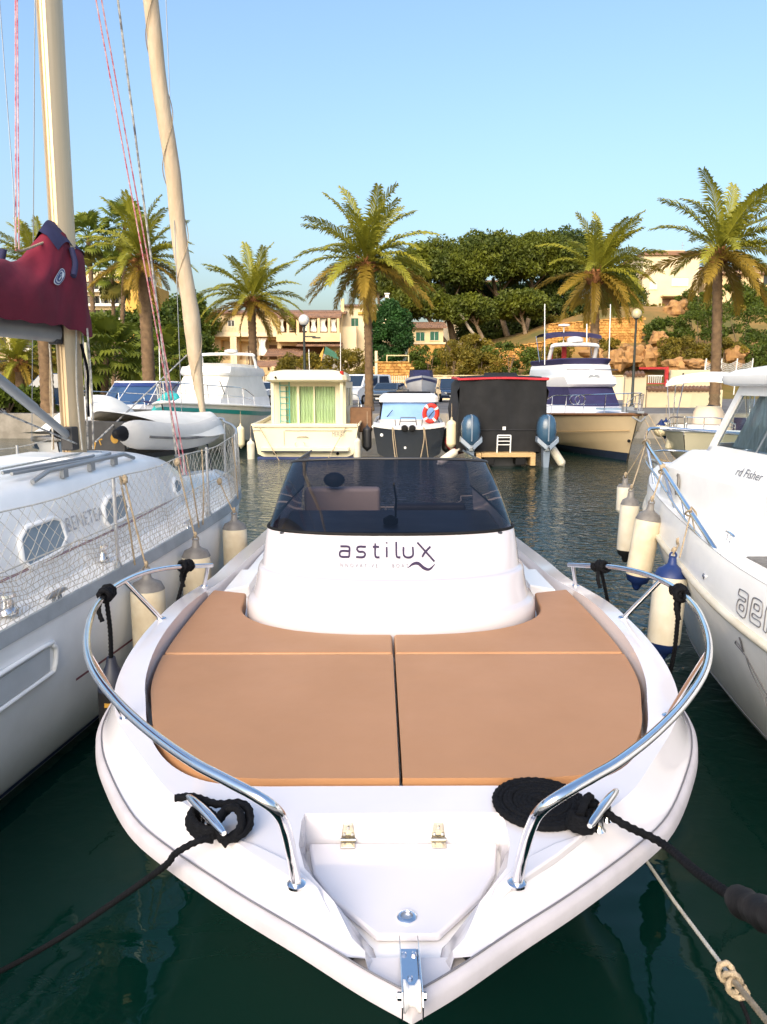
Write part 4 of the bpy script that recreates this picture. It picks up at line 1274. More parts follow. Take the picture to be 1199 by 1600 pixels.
# inflatable dinghy lashed on the foredeck
dg = thing('dinghy', 'white covered inflatable dinghy with black tube ends on the sailing boat foredeck', 'dinghy', (-2.56, 6.98, 1.60), R(-22))
dg.scale = (.80, .80, .80)
def dtube(s):
    return spline([(s * .44, -.15, .34), (s * .44, .35, .29), (s * .43, .9, .25), (s * .36, 1.45, .27), (s * .20, 1.85, .30), (0, 1.98, .31)], 6)
for s in (1, -1):
    P_ = dtube(s)
    MB().tube(P_, [.085, .13, .155] + [.165] * (len(P_) - 3), 16).build('side_tube', 'hypalon', dg, 60)
    MB().lathe([(.088, 0), (.075, -.04), (.055, -.07), (.05, -.11), (.02, -.13)], 16, P_[0], (0, 1, 0)).build('tube_end', 'blackrub', dg, 60)
    MB().tube([p + V(s * .165, 0, -.02) for p in P_[3:]], .014, 6).build('rubbing_strip', 'fendergrey', dg)
MB().prism([(-.33, 0), (.33, 0), (.33, .04), (-.33, .04)], .02, .46).build('transom', 'darkgrey', dg, 30, .01)
MB().prism([(-.34, .04), (.34, .04), (.34, 1.3), (.1, 1.7), (-.1, 1.7), (-.34, 1.3)], .02, .08).build('floor', 'darkgrey', dg, 0)
MB().lathe([(.055, 0), (.055, .003)], 20, (.20, -.004, .27), (0, -1, 0)).build('round_sticker', 'gold', dg, 0)
mb = MB()
for P_ in ([(-.10, .17), (.0, .24), (.12, .26)], [(-.02, .22), (-.06, .14)], [(.05, .25), (.09, .19)]):
    mb.ribbon([(x * .7 - .06, -.004, z) for x, z in P_], .016, (0, -1, 0))
mb.build('leaf_sticker', 'gold', dg, 0)
def dcv(u, v):
    t0 = abs(v * 2 - 1)
    y0 = .16 + .34 * t0 ** 1.5
    y = y0 + (2.07 - y0) * u
    w_ = .60 * (1 - max(0, (y - 1.2) / .95) ** 2) ** .5 if y < 2.15 else .02
    t = v * 2 - 1
    return (w_ * t, y + (.0 if u else -.06 * (1 - t * t)), .30 + .20 * (1 - abs(t) ** 2.2) - .16 * max(0, abs(t) - .8) * 3 + .07 * (1 - u) + .012 * math.sin(9 * u + 7 * v))
MB().grid(dcv, 14, 18).build('cover', 'whitecanvas', dg, 70)

# ================================================================== cabin boat on the right
RX, RY = 3.05, 3.5
rb = thing('cabin_boat', 'white cabin fishing boat with steel bow rail and a swordfish drawn on its side', 'boat', (RX, RY, 0), 0)
OR = (RX, RY, 0)
hb_ = curve1([(-2.7, 1.10), (-1, 1.17), (0, 1.185), (.7, 1.16), (1.6, 1.03), (2.5, .87), (3.5, .63), (4.3, .33), (4.75, .12), (5.02, .015)])
def rz_(y): return 1.05 + .030 * max(0, y)
def sz_(y): return 1.31 + .022 * max(0, y)
def rsec(y):
    b = hb_(y)
    k = smooth01((y - 1.5) / 3.4)
    r_ = .95 * k
    z1, z0 = sz_(y), rz_(y)
    pts = [(b - .035, y + .10 * k, z1), (b - .015, y + .04 * k, z1 - .06), (b, y, z0 + .03), (b, y, z0 - .05), (b * (.86 - .1 * k), y - r_ * .30, z0 * .62), (b * (.74 - .2 * k), y - r_ * .62, .30), (b * (.71 - .2 * k), y - r_ * .66, .27), (b * (.50 - .2 * k), y - r_ * .92, 0), (b * .22, y - r_, -.22)]
    return pts + [(0, y - r_ * 1.05, -.3)] + [(-x, q, z) for x, q, z in reversed(pts)]
ys = [-2.7 + 7.72 * (1 - (1 - i / 44) ** 1.1) for i in range(45)]
MB().loft([rsec(y) for y in ys], cap0=True).build('hull', 'oldwhite', rb, 30)
mb = MB()
for s in (1, -1):
    mb.tube([(s * (hb_(y) + .008), y, rz_(y) - .01) for y in ys], .024, 8)
mb.build('rubbing_strake', 'fenderwhite', rb, 60)
def pside(y, z, out=.004):
    q = rsec(y)
    n_ = len(q)
    for i in range(n_ - 1, n_ - 9, -1):
        a, b = Vector(q[i]), Vector(q[i - 1])
        if a.z >= z >= b.z:
            t = (a.z - z) / max(1e-6, a.z - b.z)
            p = a.lerp(b, t)
            n = Vector((-1, -.15, -.3)).normalized()
            return p + n * out
    return Vector(q[-1])
q = []
for y in ys:
    b = max(.01, hb_(y) - .04)
    q.append([(k * b, y + .10 * smooth01((y - 1.5) / 3.4), sz_(y) + .0 + .03 * (1 - k * k)) for k in (1, .5, 0, -.5, -1)])
MB().loft(q).build('deck', 'oldwhite', rb, 50)
# outlined letters on the bulwark, reading towards the camera
mb = MB()
def glyph(strk, y0, sx=.11, sz=.125, z0=1.11):
    for P_ in strk:
        P2 = spline([(a, b, 0) for a, b in P_], 3) if len(P_) > 3 else [V(*p, 0) for p in P_]
        mb.tube([pside(y0 - p.x * sx, z0 + p.y * sz - .0, .004) for p in P2], .0032, 4)
A_ = [[(0, 1), (.85, 1), (1, .8), (1, 0), (.2, 0), (0, .15), (0, .45), (.2, .6), (.72, .6), (.72, .74), (0, .74), (0, 1)], [(.3, .2), (.72, .2), (.72, .4), (.3, .4), (.3, .2)]]
E_ = [[(.15, 0), (0, .2), (0, .8), (.15, 1), (.85, 1), (1, .8), (1, .38), (.28, .38), (.28, .22), (1, .22), (1, 0), (.15, 0)], [(.28, .58), (.72, .58), (.72, .78), (.28, .78), (.28, .58)]]
R_ = [[(0, 0), (0, 1), (1, 1), (1, .72), (.3, .72), (.3, 0), (0, 0)]]
I_ = [[(0, 0), (0, 1), (.3, 1), (.3, 0), (0, 0)], [(0, 1.15), (0, 1.4), (.3, 1.4), (.3, 1.15), (0, 1.15)]]
for gph, y0 in ((A_, .44), (E_, .285), (R_, .13), (I_, -.02)):
    glyph([[V(a, b, 0)[:2] for a, b in st_] for st_ in gph], y0)
mb.build('hull_lettering', 'decalgrey', rb, 0)
# swordfish drawn in outline below the strake: tail up, bill pointing down
mb = MB()
def fish(pts, r_=.0028):
    mb.tube([pside(.46 - a * 1.15, b - .03, .005) for a, b in pts], r_, 4)
body = spline([(.03, .90, 0), (.075, .80, 0), (.13, .70, 0), (.175, .60, 0), (.205, .50, 0), (.225, .34, 0)], 4)
fish([(p.x, p.y) for p in body], .0035)
body2 = spline([(.03, .90, 0), (.01, .80, 0), (.045, .68, 0), (.095, .58, 0), (.155, .50, 0), (.225, .34, 0)], 4)
fish([(p.x, p.y) for p in body2])
fish([(.02, .92), (-.03, .96), (-.07, .93)], .004); fish([(.02, .92), (.05, .99), (.05, 1.01)], .005); fish([(-.07, .93), (-.02, .915), (.02, .90)])
fish([(.10, .70), (.145, .665), (.13, .69), (.17, .66)], .006); fish([(.09, .56), (.05, .50), (.12, .54)], .003); fish([(.18, .47), (.185, .44), (.20, .40)], .009)
fish([(.14, .62), (.19, .54), (.175, .50)], .004)
mb.build('swordfish_drawing', 'decalgrey', rb, 0)
mb = MB()
mb.tube([pside(y, .33, .006) for y in [-2.5 + .2 * i for i in range(27)]], .004, 4)
mb.build('chine_line', 'decalgrey', rb, 0)
MB().lathe([(.018, 0), (.018, .006), (.008, .008)], 12, pside(1.0, 1.16, .002), (-1, 0, 0)).build('vent_fitting', 'chrome', rb, 40)
# trunk cabin
def tring(hw, yf, d, z, yb=-2.4, zf=0.0):
    h_ = []
    for i in range(11):
        f = math.pi / 2 * i / 10
        h_.append((hw * math.sin(f) ** .7, yf - d * (1 - math.cos(f) ** .7), z - zf * (1 - i / 10)))
    h_ += [(hw, (yf - d + yb) / 2, z), (hw, yb, z)]
    return [(-x, y, zz) for x, y, zz in reversed(h_[1:])] + h_
tp = [(.745, 3.30, .60, 1.30, 0), (.735, 3.25, .60, 1.56, .05), (.725, 3.22, .60, 1.635, .06), (.705, 3.20, .60, 1.65, .06), (.700, 3.19, .60, 1.66, .06), (.640, 2.95, .55, 1.78, .06), (.625, 2.88, .53, 1.80, .06), (.60, 2.80, .50, 1.805, .06)]
tb = MB().loft([tring(a, b, c, z, zf=zf) for a, b, c, z, zf in tp], cap1=True).build('trunk_cabin', 'oldwhite', rb, 28, .008, 2)
MB().lathe([(.085, 0), (.085, .012), (.066, .016), (.066, .006)], 24, (-.728, 2.52, 1.52), (-1, .25, .05), cap=False).build('porthole_rim', 'fendergrey', tb, 50)
MB().lathe([(.068, .004), (.0005, .005)], 24, (-.728, 2.52, 1.52), (-1, .25, .05)).build('porthole_pane', 'boatglass', tb, 50)
mb = MB()
def tside(y, t, out=.004):
    a = V(-.700, y, 1.66); b = V(-.640, y, 1.78)
    return a.lerp(b, t) + V(-out, 0, out)
lettering(mb, 'rd Fisher', .105, lambda x, y: tside(1.65 - x * .95, .28 + y * 6, .004), 1.0)
mb.build('cabin_lettering', 'decalgrey', tb, 0)
MB().box(-1.0, -.80, -.1, .75, sz_(0) + .01, sz_(0) + .03).build('deck_pad', 'fendergrey', rb, 0, .005)
cleat(rb, (-.93, 1.05), (-.90, 1.25), sz_(1), 'chrome', r=.012)
# wheelhouse
whb = [(-.605, 2.30, 1.80), (-.605, -1.9, 1.80)]
def wside(x, z, d, s=-1):
    """x along the side from the front edge aft, z up"""
    t = z / .50
    y = 2.32 - .30 * t - x * (1 - .02 * t)
    return (s * (.605 - .085 * t - d * .9), y, 1.80 + z)
mb = MB()
hol = [(.08, 1.55, .05, .42), (1.63, 3.3, .05, .42)]
for s in (-1, 1):
    walls(mb, 4.2, .50, hol, .035, lambda x, z, d, s=s: wside(x, z, d, s))
def wfront(x, z, d):
    t = z / .50
    return ((x - .605) / .605 * (.605 - .085 * t), 2.32 - .30 * t + .22 * (1 - ((x - .605) / .605) ** 2) - d, 1.80 + z)
walls(mb, 1.21, .50, [(.06, .575, .06, .42), (.635, 1.15, .06, .42)], .035, wfront)
wh = mb.build('wheelhouse', 'oldwhite', rb, 30, weld=True)
for s in (-1, 1):
    for x0, x1, z0, z1 in hol:
        wp = MB().add([wside(x0, z0, .022, s), wside(x1, z0, .022, s), wside(x1, z1, .022, s), wside(x0, z1, .022, s)], [(0, 1, 2, 3)]).build('side_window', 'clearglass', wh, 0)
        xm = x0 + (x1 - x0) * .42
        MB().add([wside(xm - .012, z0, .018, s), wside(xm + .012, z0, .018, s), wside(xm + .012, z1, .018, s), wside(xm - .012, z1, .018, s)], [(0, 1, 2, 3)]).build('window_bar', 'alu', wp, 0)
        c = MB().grid(lambda u, v: tuple(Vector(wside(x0 + .1 + (x1 - x0 - .2) * u, z0 + (z1 - z0) * v, .10 + .012 * math.sin(u * 60), s))), 60, 3).build('curtain', 'greycurtain', wp, 70)
for x0, x1 in ((.06, .575), (.635, 1.15)):
    MB().add([wfront(x0, .06, .02), wfront(x1, .06, .02), wfront(x1, .42, .02), wfront(x0, .42, .02)], [(0, 1, 2, 3)]).build('windscreen_pane', 'clearglass', wh, 0)
MB().box(-.5, .5, -1.5, 1.4, 1.2, 1.75).build('cabin_interior', 'beige', wh, 0)
rr_ = []
for hw, yf, z in ((.56, 2.30, 2.285), (.60, 2.36, 2.30), (.61, 2.38, 2.33), (.605, 2.37, 2.36), (.56, 2.28, 2.395), (.42, 2.0, 2.43), (.2, 1.5, 2.45)):
    rr_.append(tring(hw, yf, .35, z, -2.2))
MB().loft(rr_, cap0=True, cap1=True).build('roof', 'oldwhite', rb, 35)
MB().tube([(-.48, 1.2, 2.40), (-.5, 1.2, 2.47), (-.5, -.5, 2.47), (-.48, -.5, 2.40)], .013, 8).build('roof_rail', 'chrome', rb, 60)
# bow rail
pf = V(-.16, 4.93, 1.80)
def rp(px, py, Y): return at_y(px, py, Y) - V(*OR)
top_ = spline([rp(1123, 866, 4.45), rp(1100, 830, 4.75), rp(1062, 772, 5.45), rp(1030, 722, 6.3), rp(1010, 690, 7.3), pf + V(-.02, -.05, .0)], 5)
star = spline([pf + V(.02, 0, .02), pf + V(.22, .02, .02), V(.55, 4.4, 1.80), V(.80, 3.4, 1.78), V(1.02, 2.0, 1.75), V(1.12, .6, 1.70), V(1.14, .2, 1.36)], 5)
br_ = MB().tube(top_ + star, .0165, 12).build('bow_rail', 'chrome', rb, 60)
low = spline([rp(1100, 835, 4.75) + V(0, 0, -.04), rp(1062, 800, 5.45), rp(1030, 750, 6.3), rp(1008, 715, 7.3), V(.0, 4.93, 1.58), V(.4, 4.5, 1.58), V(.8, 3.3, 1.56), V(1.05, 1.6, 1.55)], 5)
MB().tube(low, .0095, 8).build('lower_rail', 'chrome', br_, 60)
for a, b in (((1037, 735, 6.1), (1060, 812, 5.75)), ((1010, 690, 7.3), (1025, 768, 7.0)), ((1066, 778, 5.4), (1080, 850, 5.2))):
    MB().tube([rp(*a), rp(*b)], .0125, 8).build('stanchion', 'chrome', br_, 60)
for y in (4.2, 3.1, 1.8, .7):
    p = V(hb_(y) - .07, y, sz_(y)); qd = min(star, key=lambda v: abs(v.y - y + .2))
    MB().tube([p, qd], .0125, 8).build('stanchion', 'chrome', br_, 60)
MB().box(-.06, .06, 4.7, 5.12, sz_(4.8) + .02, sz_(4.8) + .06).build('bow_fitting', 'chrome', rb, 30, .01)
mb = MB()
for px, py, Y in ((1010, 690, 7.3), (1037, 735, 6.1), (1080, 800, 5.1)):
    p = rp(px, py, Y)
    mb.rope(spline([p + V(.03 * math.cos(a), .04 * math.sin(2 * a), .03 * math.sin(a)) for a in [k * .8 for k in range(16)]], 3), .006, n=7)
tag(mb.build('rail_lashing', 'oldrope', rb, 60), kind='stuff')
MB().rope(spline([rp(1080, 800, 5.1), rp(1070, 840, 5.0), rp(1062, 872, 4.95)], 4), .005, n=7).rope(spline([rp(1080, 800, 5.1), rp(1088, 842, 4.95), rp(1087, 852, 4.9)], 4), .005, n=7).build('loose_cord', 'oldrope', rb, 60)
# its fenders
GR = 'fenders hanging from the cabin boat on the right'
make_fender('fender', 'cream fender with navy end caps on the cabin boat, nearest the camera', .66, .108, 'fendernavy', 'fenderwhite', 'fendernavy', rope_to=at_y(1062, 846, 5.25), loc=at_y(1051, 876, 5.0), group=GR, tilt=(R(-3), R(4), 0))
make_fender('fender', 'grimy cream fender with grey top hanging between two others at the bow rail', .66, .100, 'fendergrey', 'fender', 'fendernavy', rope_to=at_y(1036, 731, 6.1), loc=at_y(1017, 792, 6.0), group=GR, tilt=(R(0), R(7), 0))
make_fender('fender', 'slim pale fender with black end, furthest of the row under the bow rail', .62, .086, 'fendergrey', 'fenderwhite', 'fenderblack', rope_to=at_y(1010, 691, 7.3), loc=at_y(986, 772, 7.0), group=GR, tilt=(0, R(2), 0))
make_fender('fender', 'small cream fender half hidden behind the slim pale one', .34, .075, 'fendergrey', 'fenderwhite', 'fenderwhite', rope_to=at_y(1010, 692, 7.3), loc=at_y(977, 752, 7.6), group=GR)

# ================================================================== boats across the basin
def plan(hwa, hwf, ya, yf, z, ch=.22, tilt=0.0):
    """eight-cornered deckhouse outline, aft width / fore width; tilt drops the fore end"""
    zf = z - tilt
    return [(-hwa + ch * .5, ya, z), (hwa - ch * .5, ya, z), (hwa, ya + ch * .5, z), (hwf, yf - ch * 1.3, zf), (hwf - ch, yf - ch * .25, zf), (0, yf, zf), (-hwf + ch, yf - ch * .25, zf), (-hwf, yf - ch * 1.3, zf), (-hwa, ya + ch * .5, z)]
def house(mb, levels, cap=True, mi=0):
    return mb.loft([plan(*l) if not isinstance(l[0], tuple) else l for l in levels], True, cap, cap, mi)
def rails(pts, base, r=.016, every=1):
    """a bow rail: top tube along pts, legs down to the matching base points"""
    mb = MB().tube(spline(pts, 4), r, 7)
    for i in range(0, len(pts), every):
        mb.tube([pts[i], base[i]], r * .85, 6)
    return mb
def bow_rails(rings, h_=.55, t0=6, step=2, inb=.10, lean=.05):
    a, b = [], []
    idx = list(range(t0, len(rings), step))
    if idx[-1] != len(rings) - 1: idx.append(len(rings) - 1)
    for i in idx:
        p = Vector(rings[i][0]); k = max(.04, 1 - inb / max(.06, p.x))
        b.append(V(p.x * k, p.y - .06, p.z)); a.append(V(p.x * k, p.y + lean - .06, p.z + h_ * (1 if i > t0 else .6)))
    L_ = [V(-p.x, p.y, p.z) for p in reversed(a)]; LB = [V(-p.x, p.y, p.z) for p in reversed(b)]
    mb = MB().tube(spline(a + L_, 3), .016, 7)
    for p, q in list(zip(a, b)) + list(zip(L_, LB)):
        mb.tube([p, q], .013, 6)
    m_ = [p.lerp(q, .5) for p, q in zip(a + L_, b + LB)]
    return mb.tube(m_, .009, 5)

# --- cream fishing boat seen from the stern
t = thing('fishing_boat', 'cream cabin fishing boat seen from the stern with pale green curtains', 'boat', (-2.42, 23.85, 0), R(-1.5))
mb, rg = hull(7.0, 3.3, 1.06, 1.45, rake=.6, full=.5, flare=.9)
hl = mb.build('hull', 'cream', t, 35)
deck_from(rg, .05, -.10).build('deck', 'cream', t, 50)
rim(rg, .035).build('gunwale', 'cream', t, 60)
MB().box(-1.62, 1.62, -.05, .10, .98, 1.09).build('transom_cap', 'cream', t, 30, .02)
MB().box(-1.36, 1.36, -.24, .02, .26, .38).build('bathing_step', 'cream', t, 30, .02)
MB().box(-1.34, 1.34, -.245, .0, .235, .262).build('step_shade_strip', 'antifoul', t, 0)  # solid dark strip painting in the shade below the step
MB().box(-.62, 1.46, -.016, .0, .865, .885).box(-1.62, -1.38, -.016, 0, .865, .885).build('rubber_strip', 'fendergrey', t, 0)
MB().box(-.66, -.645, -.010, .0, .42, .86).build('locker_seam', 'fendergrey', t, 0)
MB().tube([(-.25, -.03, .66), (-.2, -.05, .69), (.05, -.05, .69), (.10, -.03, .66)], .012, 6).build('handle', 'fendergrey', t)
for x in (-.95, 1.0):
    MB().lathe([(.05, 0), (.05, .02), (.03, .025)], 12, (x, -.01, .17), (0, -1, 0)).build('drain_fitting', 'blackrub', t, 40)
MB().tube([(-.3, -.1, .36), (-.3, -.14, .50), (-.26, -.14, .52)], .015, 6).tube([(.0, -.1, .36), (.0, -.14, .50), (-.04, -.14, .52)], .015, 6).build('boarding_handles', 'chrome', t)
MB().box(-1.5, 1.5, -.012, 0, -.03, .07).build('waterline_stripe', 'decalnavy', t, 0)
mb = MB(); lettering(mb, 'MERIBT', .21, lambda x, y: (.83 + x * .56, -.008, .70 + y), 1.05); mb.build('name_lettering', 'decalgrey', t, 0)
# cabin with its sliding doors
ya = 1.15
mb = MB()
hol = [(.42, .78, .12, 1.30), (.86, 1.32, .06, 1.30), (1.36, 2.02, .06, 1.30)]
walls(mb, 2.36, 1.45, hol, .06, lambda x, z, d: (x - 1.18, ya + d, .92 + z))
side_h = [(.35, 1.1, .65, 1.25), (1.3, 2.5, .65, 1.25)]
for s in (-1, 1):
    walls(mb, 3.3, 1.45, side_h, .05, lambda x, z, d, s=s: (s * (1.18 - d - .0), ya + x, .92 + z))
cb = mb.build('cabin', 'cream', t, 30, weld=True)
MB().hexa([(-1.18, ya + 3.3, .92), (1.18, ya + 3.3, .92), (1.0, ya + 4.0, .92), (-1.0, ya + 4.0, .92)], [(-1.18, ya + 3.3, 2.37), (1.18, ya + 3.3, 2.37), (1.05, ya + 3.36, 2.37), (-1.05, ya + 3.36, 2.37)]).build('cabin_front', 'cream', t, 30)
for x0, x1, z0, z1 in hol[:]:
    MB().box(x0 - 1.18, x1 - 1.18, ya + .035, ya + .042, .92 + z0, .92 + z1).build('door_pane', 'clearglass', cb, 0)
    MB().grid(lambda u, v: (x0 - 1.20 + (x1 - x0 + .04) * u, ya + .10 + .022 * math.sin(u * (x1 - x0) * 70), .92 + z0 + (z1 - z0) * v), 60, 1).build('curtain', 'curtain', cb, 70)
for s in (-1, 1):
    for x0, x1, z0, z1 in side_h:
        MB().box(min(s * 1.15, s * 1.14), max(s * 1.15, s * 1.14), ya + x0, ya + x1, .92 + z0, .92 + z1).build('side_window', 'boatglass', cb, 0)
mb = MB().tube([(-.93, ya - .06, .95), (-.93, ya - .06, 2.45)], .014, 6).tube([(-.63, ya - .06, .95), (-.63, ya - .06, 2.45)], .014, 6)
for k in range(7): mb.tube([(-.93, ya - .06, 1.12 + .19 * k), (-.63, ya - .06, 1.12 + .19 * k)], .012, 6)
mb.build('roof_ladder', 'teal', t)
for x in (-1.10, 1.08):
    MB().box(x - .05, x + .05, ya - .50, ya - .42, .98, 2.36).build('roof_post', 'cream', t, 0, .01)
house(MB(), [(1.20, 1.05, ya - .62, ya + 3.7, 2.36, .2), (1.26, 1.10, ya - .70, ya + 3.8, 2.42, .25), (1.25, 1.10, ya - .70, ya + 3.8, 2.55, .25), (1.15, 1.0, ya - .62, ya + 3.6, 2.68, .25), (.8, .7, ya - .4, ya + 3.2, 2.74, .25)]).build('roof', 'cream', t, 40)
MB().lathe([(.05, 0), (.07, .02), (.07, .12), (.03, .14)], 12, (1.10, ya - .60, 2.56)).build('stern_light', 'orange', t, 50)
MB().lathe([(.03, 0), (.04, .03), (.03, .06)], 10, (-.95, ya - .72, 2.50), (0, -1, 0)).build('deck_light', 'blackrub', t, 50)
for x in (.0, 1.0):
    MB().tube([(x, ya + .2, 2.68), (x * 1.02, ya + .1, 3.9 if x else 3.4)], .011, 5).build('antenna', 'decalwhite', t)
bow_rails(rg, .6, 7).build('bow_rail', 'chrome', t)
for a, b in (((-1.45, -.02, 1.05), (-.72, -.5, -.05)), ((1.30, -.02, 1.05), (.68, -.4, -.05))):
    MB().tube([a, b], .012, 6).build('stern_line', 'oldrope', t)
FF = 'fenders between the boats across the basin'
def far_fender(lab, loc, L=.6, r=.12, body='fenderwhite', top='fenderwhite', tilt=(0, 0, 0)):
    f = make_fender('fender', lab, L, r, top, body, top, loc=loc, group=FF, tilt=tilt)
    MB().tube([(0, 0, .03), (0, .05, .45)], .008, 5).build('rope', 'oldrope', f)
far_fender('white fender hanging at the port quarter of the cream fishing boat', at_y(392, 687, 23.9), .75)
far_fender('white fender hanging at the starboard quarter of the cream fishing boat', at_y(558, 683, 23.9), .75)
far_fender('cream fender hanging on the side of the cream fishing boat facing the dark boat', at_y(571, 668, 25.5), .7)
far_fender('yellowish fender under the flared bow beside the white motor yacht', at_y(376, 664, 25.2), .75, body='cream', top='cream')

# --- dark hulled day boat with the lifebuoy
t = thing('day_boat', 'dark navy hulled day boat with white topsides and blue rear screen', 'boat', (.80, 24.2, 0), R(-1))
mb, rg = hull(6.2, 2.25, .98, 1.25, rake=.5, full=.5, flare=.88)
mb.build('hull', 'darkhull', t, 35)
deck_from(rg, .05, -.06).build('deck', 'gel', t, 50)
rim(rg, .05).build('gunwale', 'gel', t, 60)
def dip(x): return .90 + .10 * (abs(x) / 1.12) ** 2.2
MB().loft([[(x, -.03, dip(x) - .02) for x in [-1.12 + .16 * k for k in range(15)]], [(x, -.05, dip(x) + .06) for x in [-1.12 + .16 * k for k in range(15)]], [(x, .30, dip(x) + .12) for x in [-1.12 + .16 * k for k in range(15)]]]).build('transom_cap', 'gel', t, 60)
house(MB(), [(.92, .8, .75, 3.2, .95, .2), (.95, .8, .55, 3.2, 1.18, .2)]).build('cuddy_base', 'gel', t, 40)
mb = MB()
def dscr(u, v): return ((u * 2 - 1) * (.93 - .07 * v), .62 + .32 * v + .05 * (1 - (u * 2 - 1) ** 2) * -1, 1.18 + .52 * v)
sc_ = MB().grid(dscr, 6, 2).build('rear_screen', 'screenfabric', t, 60)
MB().tube([dscr(0, 0), dscr(0, 1)], .03, 6).tube([dscr(1, 0), dscr(1, 1)], .03, 6).build('screen_post', 'blackrub', sc_)
for x in (.12, .85):
    MB().tube([dscr(x, .15), V(*dscr(x, .15)) + V(.18, -.06, .22)], .012, 5).build('wiper', 'blackrub', sc_)
house(MB(), [(.90, .75, .90, 3.0, 1.69, .2), (.95, .78, .78, 3.1, 1.73, .2), (.94, .78, .80, 3.1, 1.90, .2), (.82, .7, .95, 2.9, 2.0, .2)]).build('roof', 'gel', t, 40)
house(MB(), [(.72, .6, 1.1, 2.8, 2.0, .2), (.70, .6, 1.15, 2.7, 2.05, .2)]).build('roof_pad', 'blackrub', t, 40)
MB().tube([(-.30, .12, 1.02), (-.26, .02, 1.26), (.20, .02, 1.26), (.24, .12, 1.02)], .016, 7).tube([(-.27, .04, 1.14), (.21, .04, 1.14)], .010, 6).tube([(-.42, .1, 1.0), (-.44, .06, 1.2)], .012, 6).tube([(.40, .1, 1.0), (.42, .06, 1.2)], .012, 6).build('boarding_rail', 'darkplastic', t)
for x in (-.14, .10):
    MB().lathe([(.09, 0), (.11, .03), (.09, .07), (.02, .08)], 14, (x, -.05, .93), (0, -1, 0)).build('stern_fitting', 'blackrub', t, 50)
MB().lathe([(.05, 0), (.05, .015), (.01, .02)], 10, (-.86, .01, .72), (0, -1, 0)).lathe([(.04, 0), (.04, .015), (.01, .02)], 10, (-.12, .01, .32), (0, -1, 0)).build('hull_fitting', 'decalwhite', t, 40)
for x in (-.52, .45):
    MB().tube(spline([(x, -.03, .98), (x + .02, -.10, .6), (x + (.10 if x < 0 else -.10), -.2, -.05)], 5), .018, 6).tube([(x + .03, -.03, .98), (x + .16, -.15, -.05)], .012, 5).build('stern_line', 'oldrope', t)
MB().box(-1.9, -1.2, .9, 1.7, .75, 1.55).build('locker_box', 'wicker', t, 30, .03)
lbp = t.matrix_world
lb = thing('lifebuoy', 'orange ring lifebuoy with white bands on the dark day boat', 'lifebuoy', (1.50, 24.55, 1.38))
lb.rotation_euler = (R(8), R(6), 0)
def torus(r0, r1, a0=0, a1=2 * math.pi, n=20, sx=.78):
    return [(r0 * sx * math.cos(a0 + (a1 - a0) * k / n), 0, r0 * math.sin(a0 + (a1 - a0) * k / n)) for k in range(n + (0 if a1 - a0 > 6.2 else 1))]
MB().tube(torus(.26, .07), .072, 10, True).build('ring', 'orange', lb, 60)
for k in range(4):
    a = k * math.pi / 2 + .6
    MB().tube(torus(.26, .07, a, a + .3, 4), .076, 10).build('band', 'decalwhite', lb, 60)
far_fender('black fender hanging on the cream-boat side of the dark day boat', at_y(574, 665, 24.6), .8, .14, 'darkplastic', 'darkplastic')
far_fender('black fender hanging on the lifebuoy side of the dark day boat', at_y(698, 668, 24.7), .8, .15, 'darkplastic', 'darkplastic')

# --- black covered rib with two outboards
t = thing('covered_rib', 'inflatable boat under a tall black canvas cover with red top edge', 'boat', (3.36, 21.9, 0), 0)
for s in (-1, 1):
    MB().tube(spline([(s * 1.10, .25, .46), (s * 1.14, 3, .5), (s * 1.0, 4.6, .6), (s * .5, 5.7, .72), (0, 6.1, .78)], 6), [.10, .2, .26] + [.27] * 22, 12).build('side_tube', 'red' if s < 0 else 'blackcover', t, 60)
mb, rg = hull(6.0, 1.9, .45, .65, rake=.6, full=.5)
mb.build('hull', 'darkplastic', t, 35)
ct = []
for y, hw, z1, z0 in ((-.02, 1.20, 2.22, .42), (-.02, 1.24, 2.42, .42), (.15, 1.25, 2.50, .45), (2.0, 1.25, 2.52, .5), (3.4, 1.22, 2.3, .55), (4.8, 1.02, 1.5, .7), (5.6, .6, 1.0, .8)):
    rr = []
    for k in range(17):
        a = k / 16 * 2 - 1
        x = hw * (1.0 if abs(a) > .55 else abs(a) / .55) * math.copysign(1, a) * (1 + .03 * math.cos(a * 20 + y))
        f = min(1, (1 - abs(a)) / .45)
        z = z0 + (z1 - z0) * (f if abs(a) > .55 else 1) + (.05 * math.cos(a / .55 * math.pi / 2) if abs(a) < .55 else 0)
        rr.append((x + .02 * math.sin(z * 7 + y * 3) * math.copysign(1, a), y, z))
    ct.append(rr)
def drape(u, v):
    x = (u * 2 - 1) * (1.28 - .07 * v)
    return (x, -.03 - .04 * (1 - v) + .018 * math.sin(x * 5.1) + .012 * math.sin(x * 13 + v * 6), .40 + 2.04 * v + .02 * math.cos(x * 2))
cv = MB().grid(drape, 36, 14).build('rear_curtain', 'blackcover', t, 70)
MB().loft(ct[1:]).build('cover', 'blackcover', t, 60)
MB().tube([(x, -.06, 2.44 + .02 * math.cos(x * 2)) for x in [-1.22 + .122 * k for k in range(21)]], .035, 6).tube([(-1.25, -.02, 2.44), (-1.26, 1.9, 2.48)], .04, 6).tube([(1.25, -.02, 2.44), (1.26, 1.9, 2.48)], .04, 6).build('red_trim', 'red', t)
house(MB(), [(.5, .3, .3, 2.6, 2.50, .2), (.44, .25, .4, 2.4, 2.62, .2)]).build('cover_peak', 'blackcover', t, 50)
for z in (1.0, 1.0):
    pass
MB().tube([(x, -.085 + .018 * math.sin(x * 5.1), 1.02) for x in [-1.2 + .12 * k for k in range(21)]], .010, 5).build('cover_seam', 'darkplastic', cv)
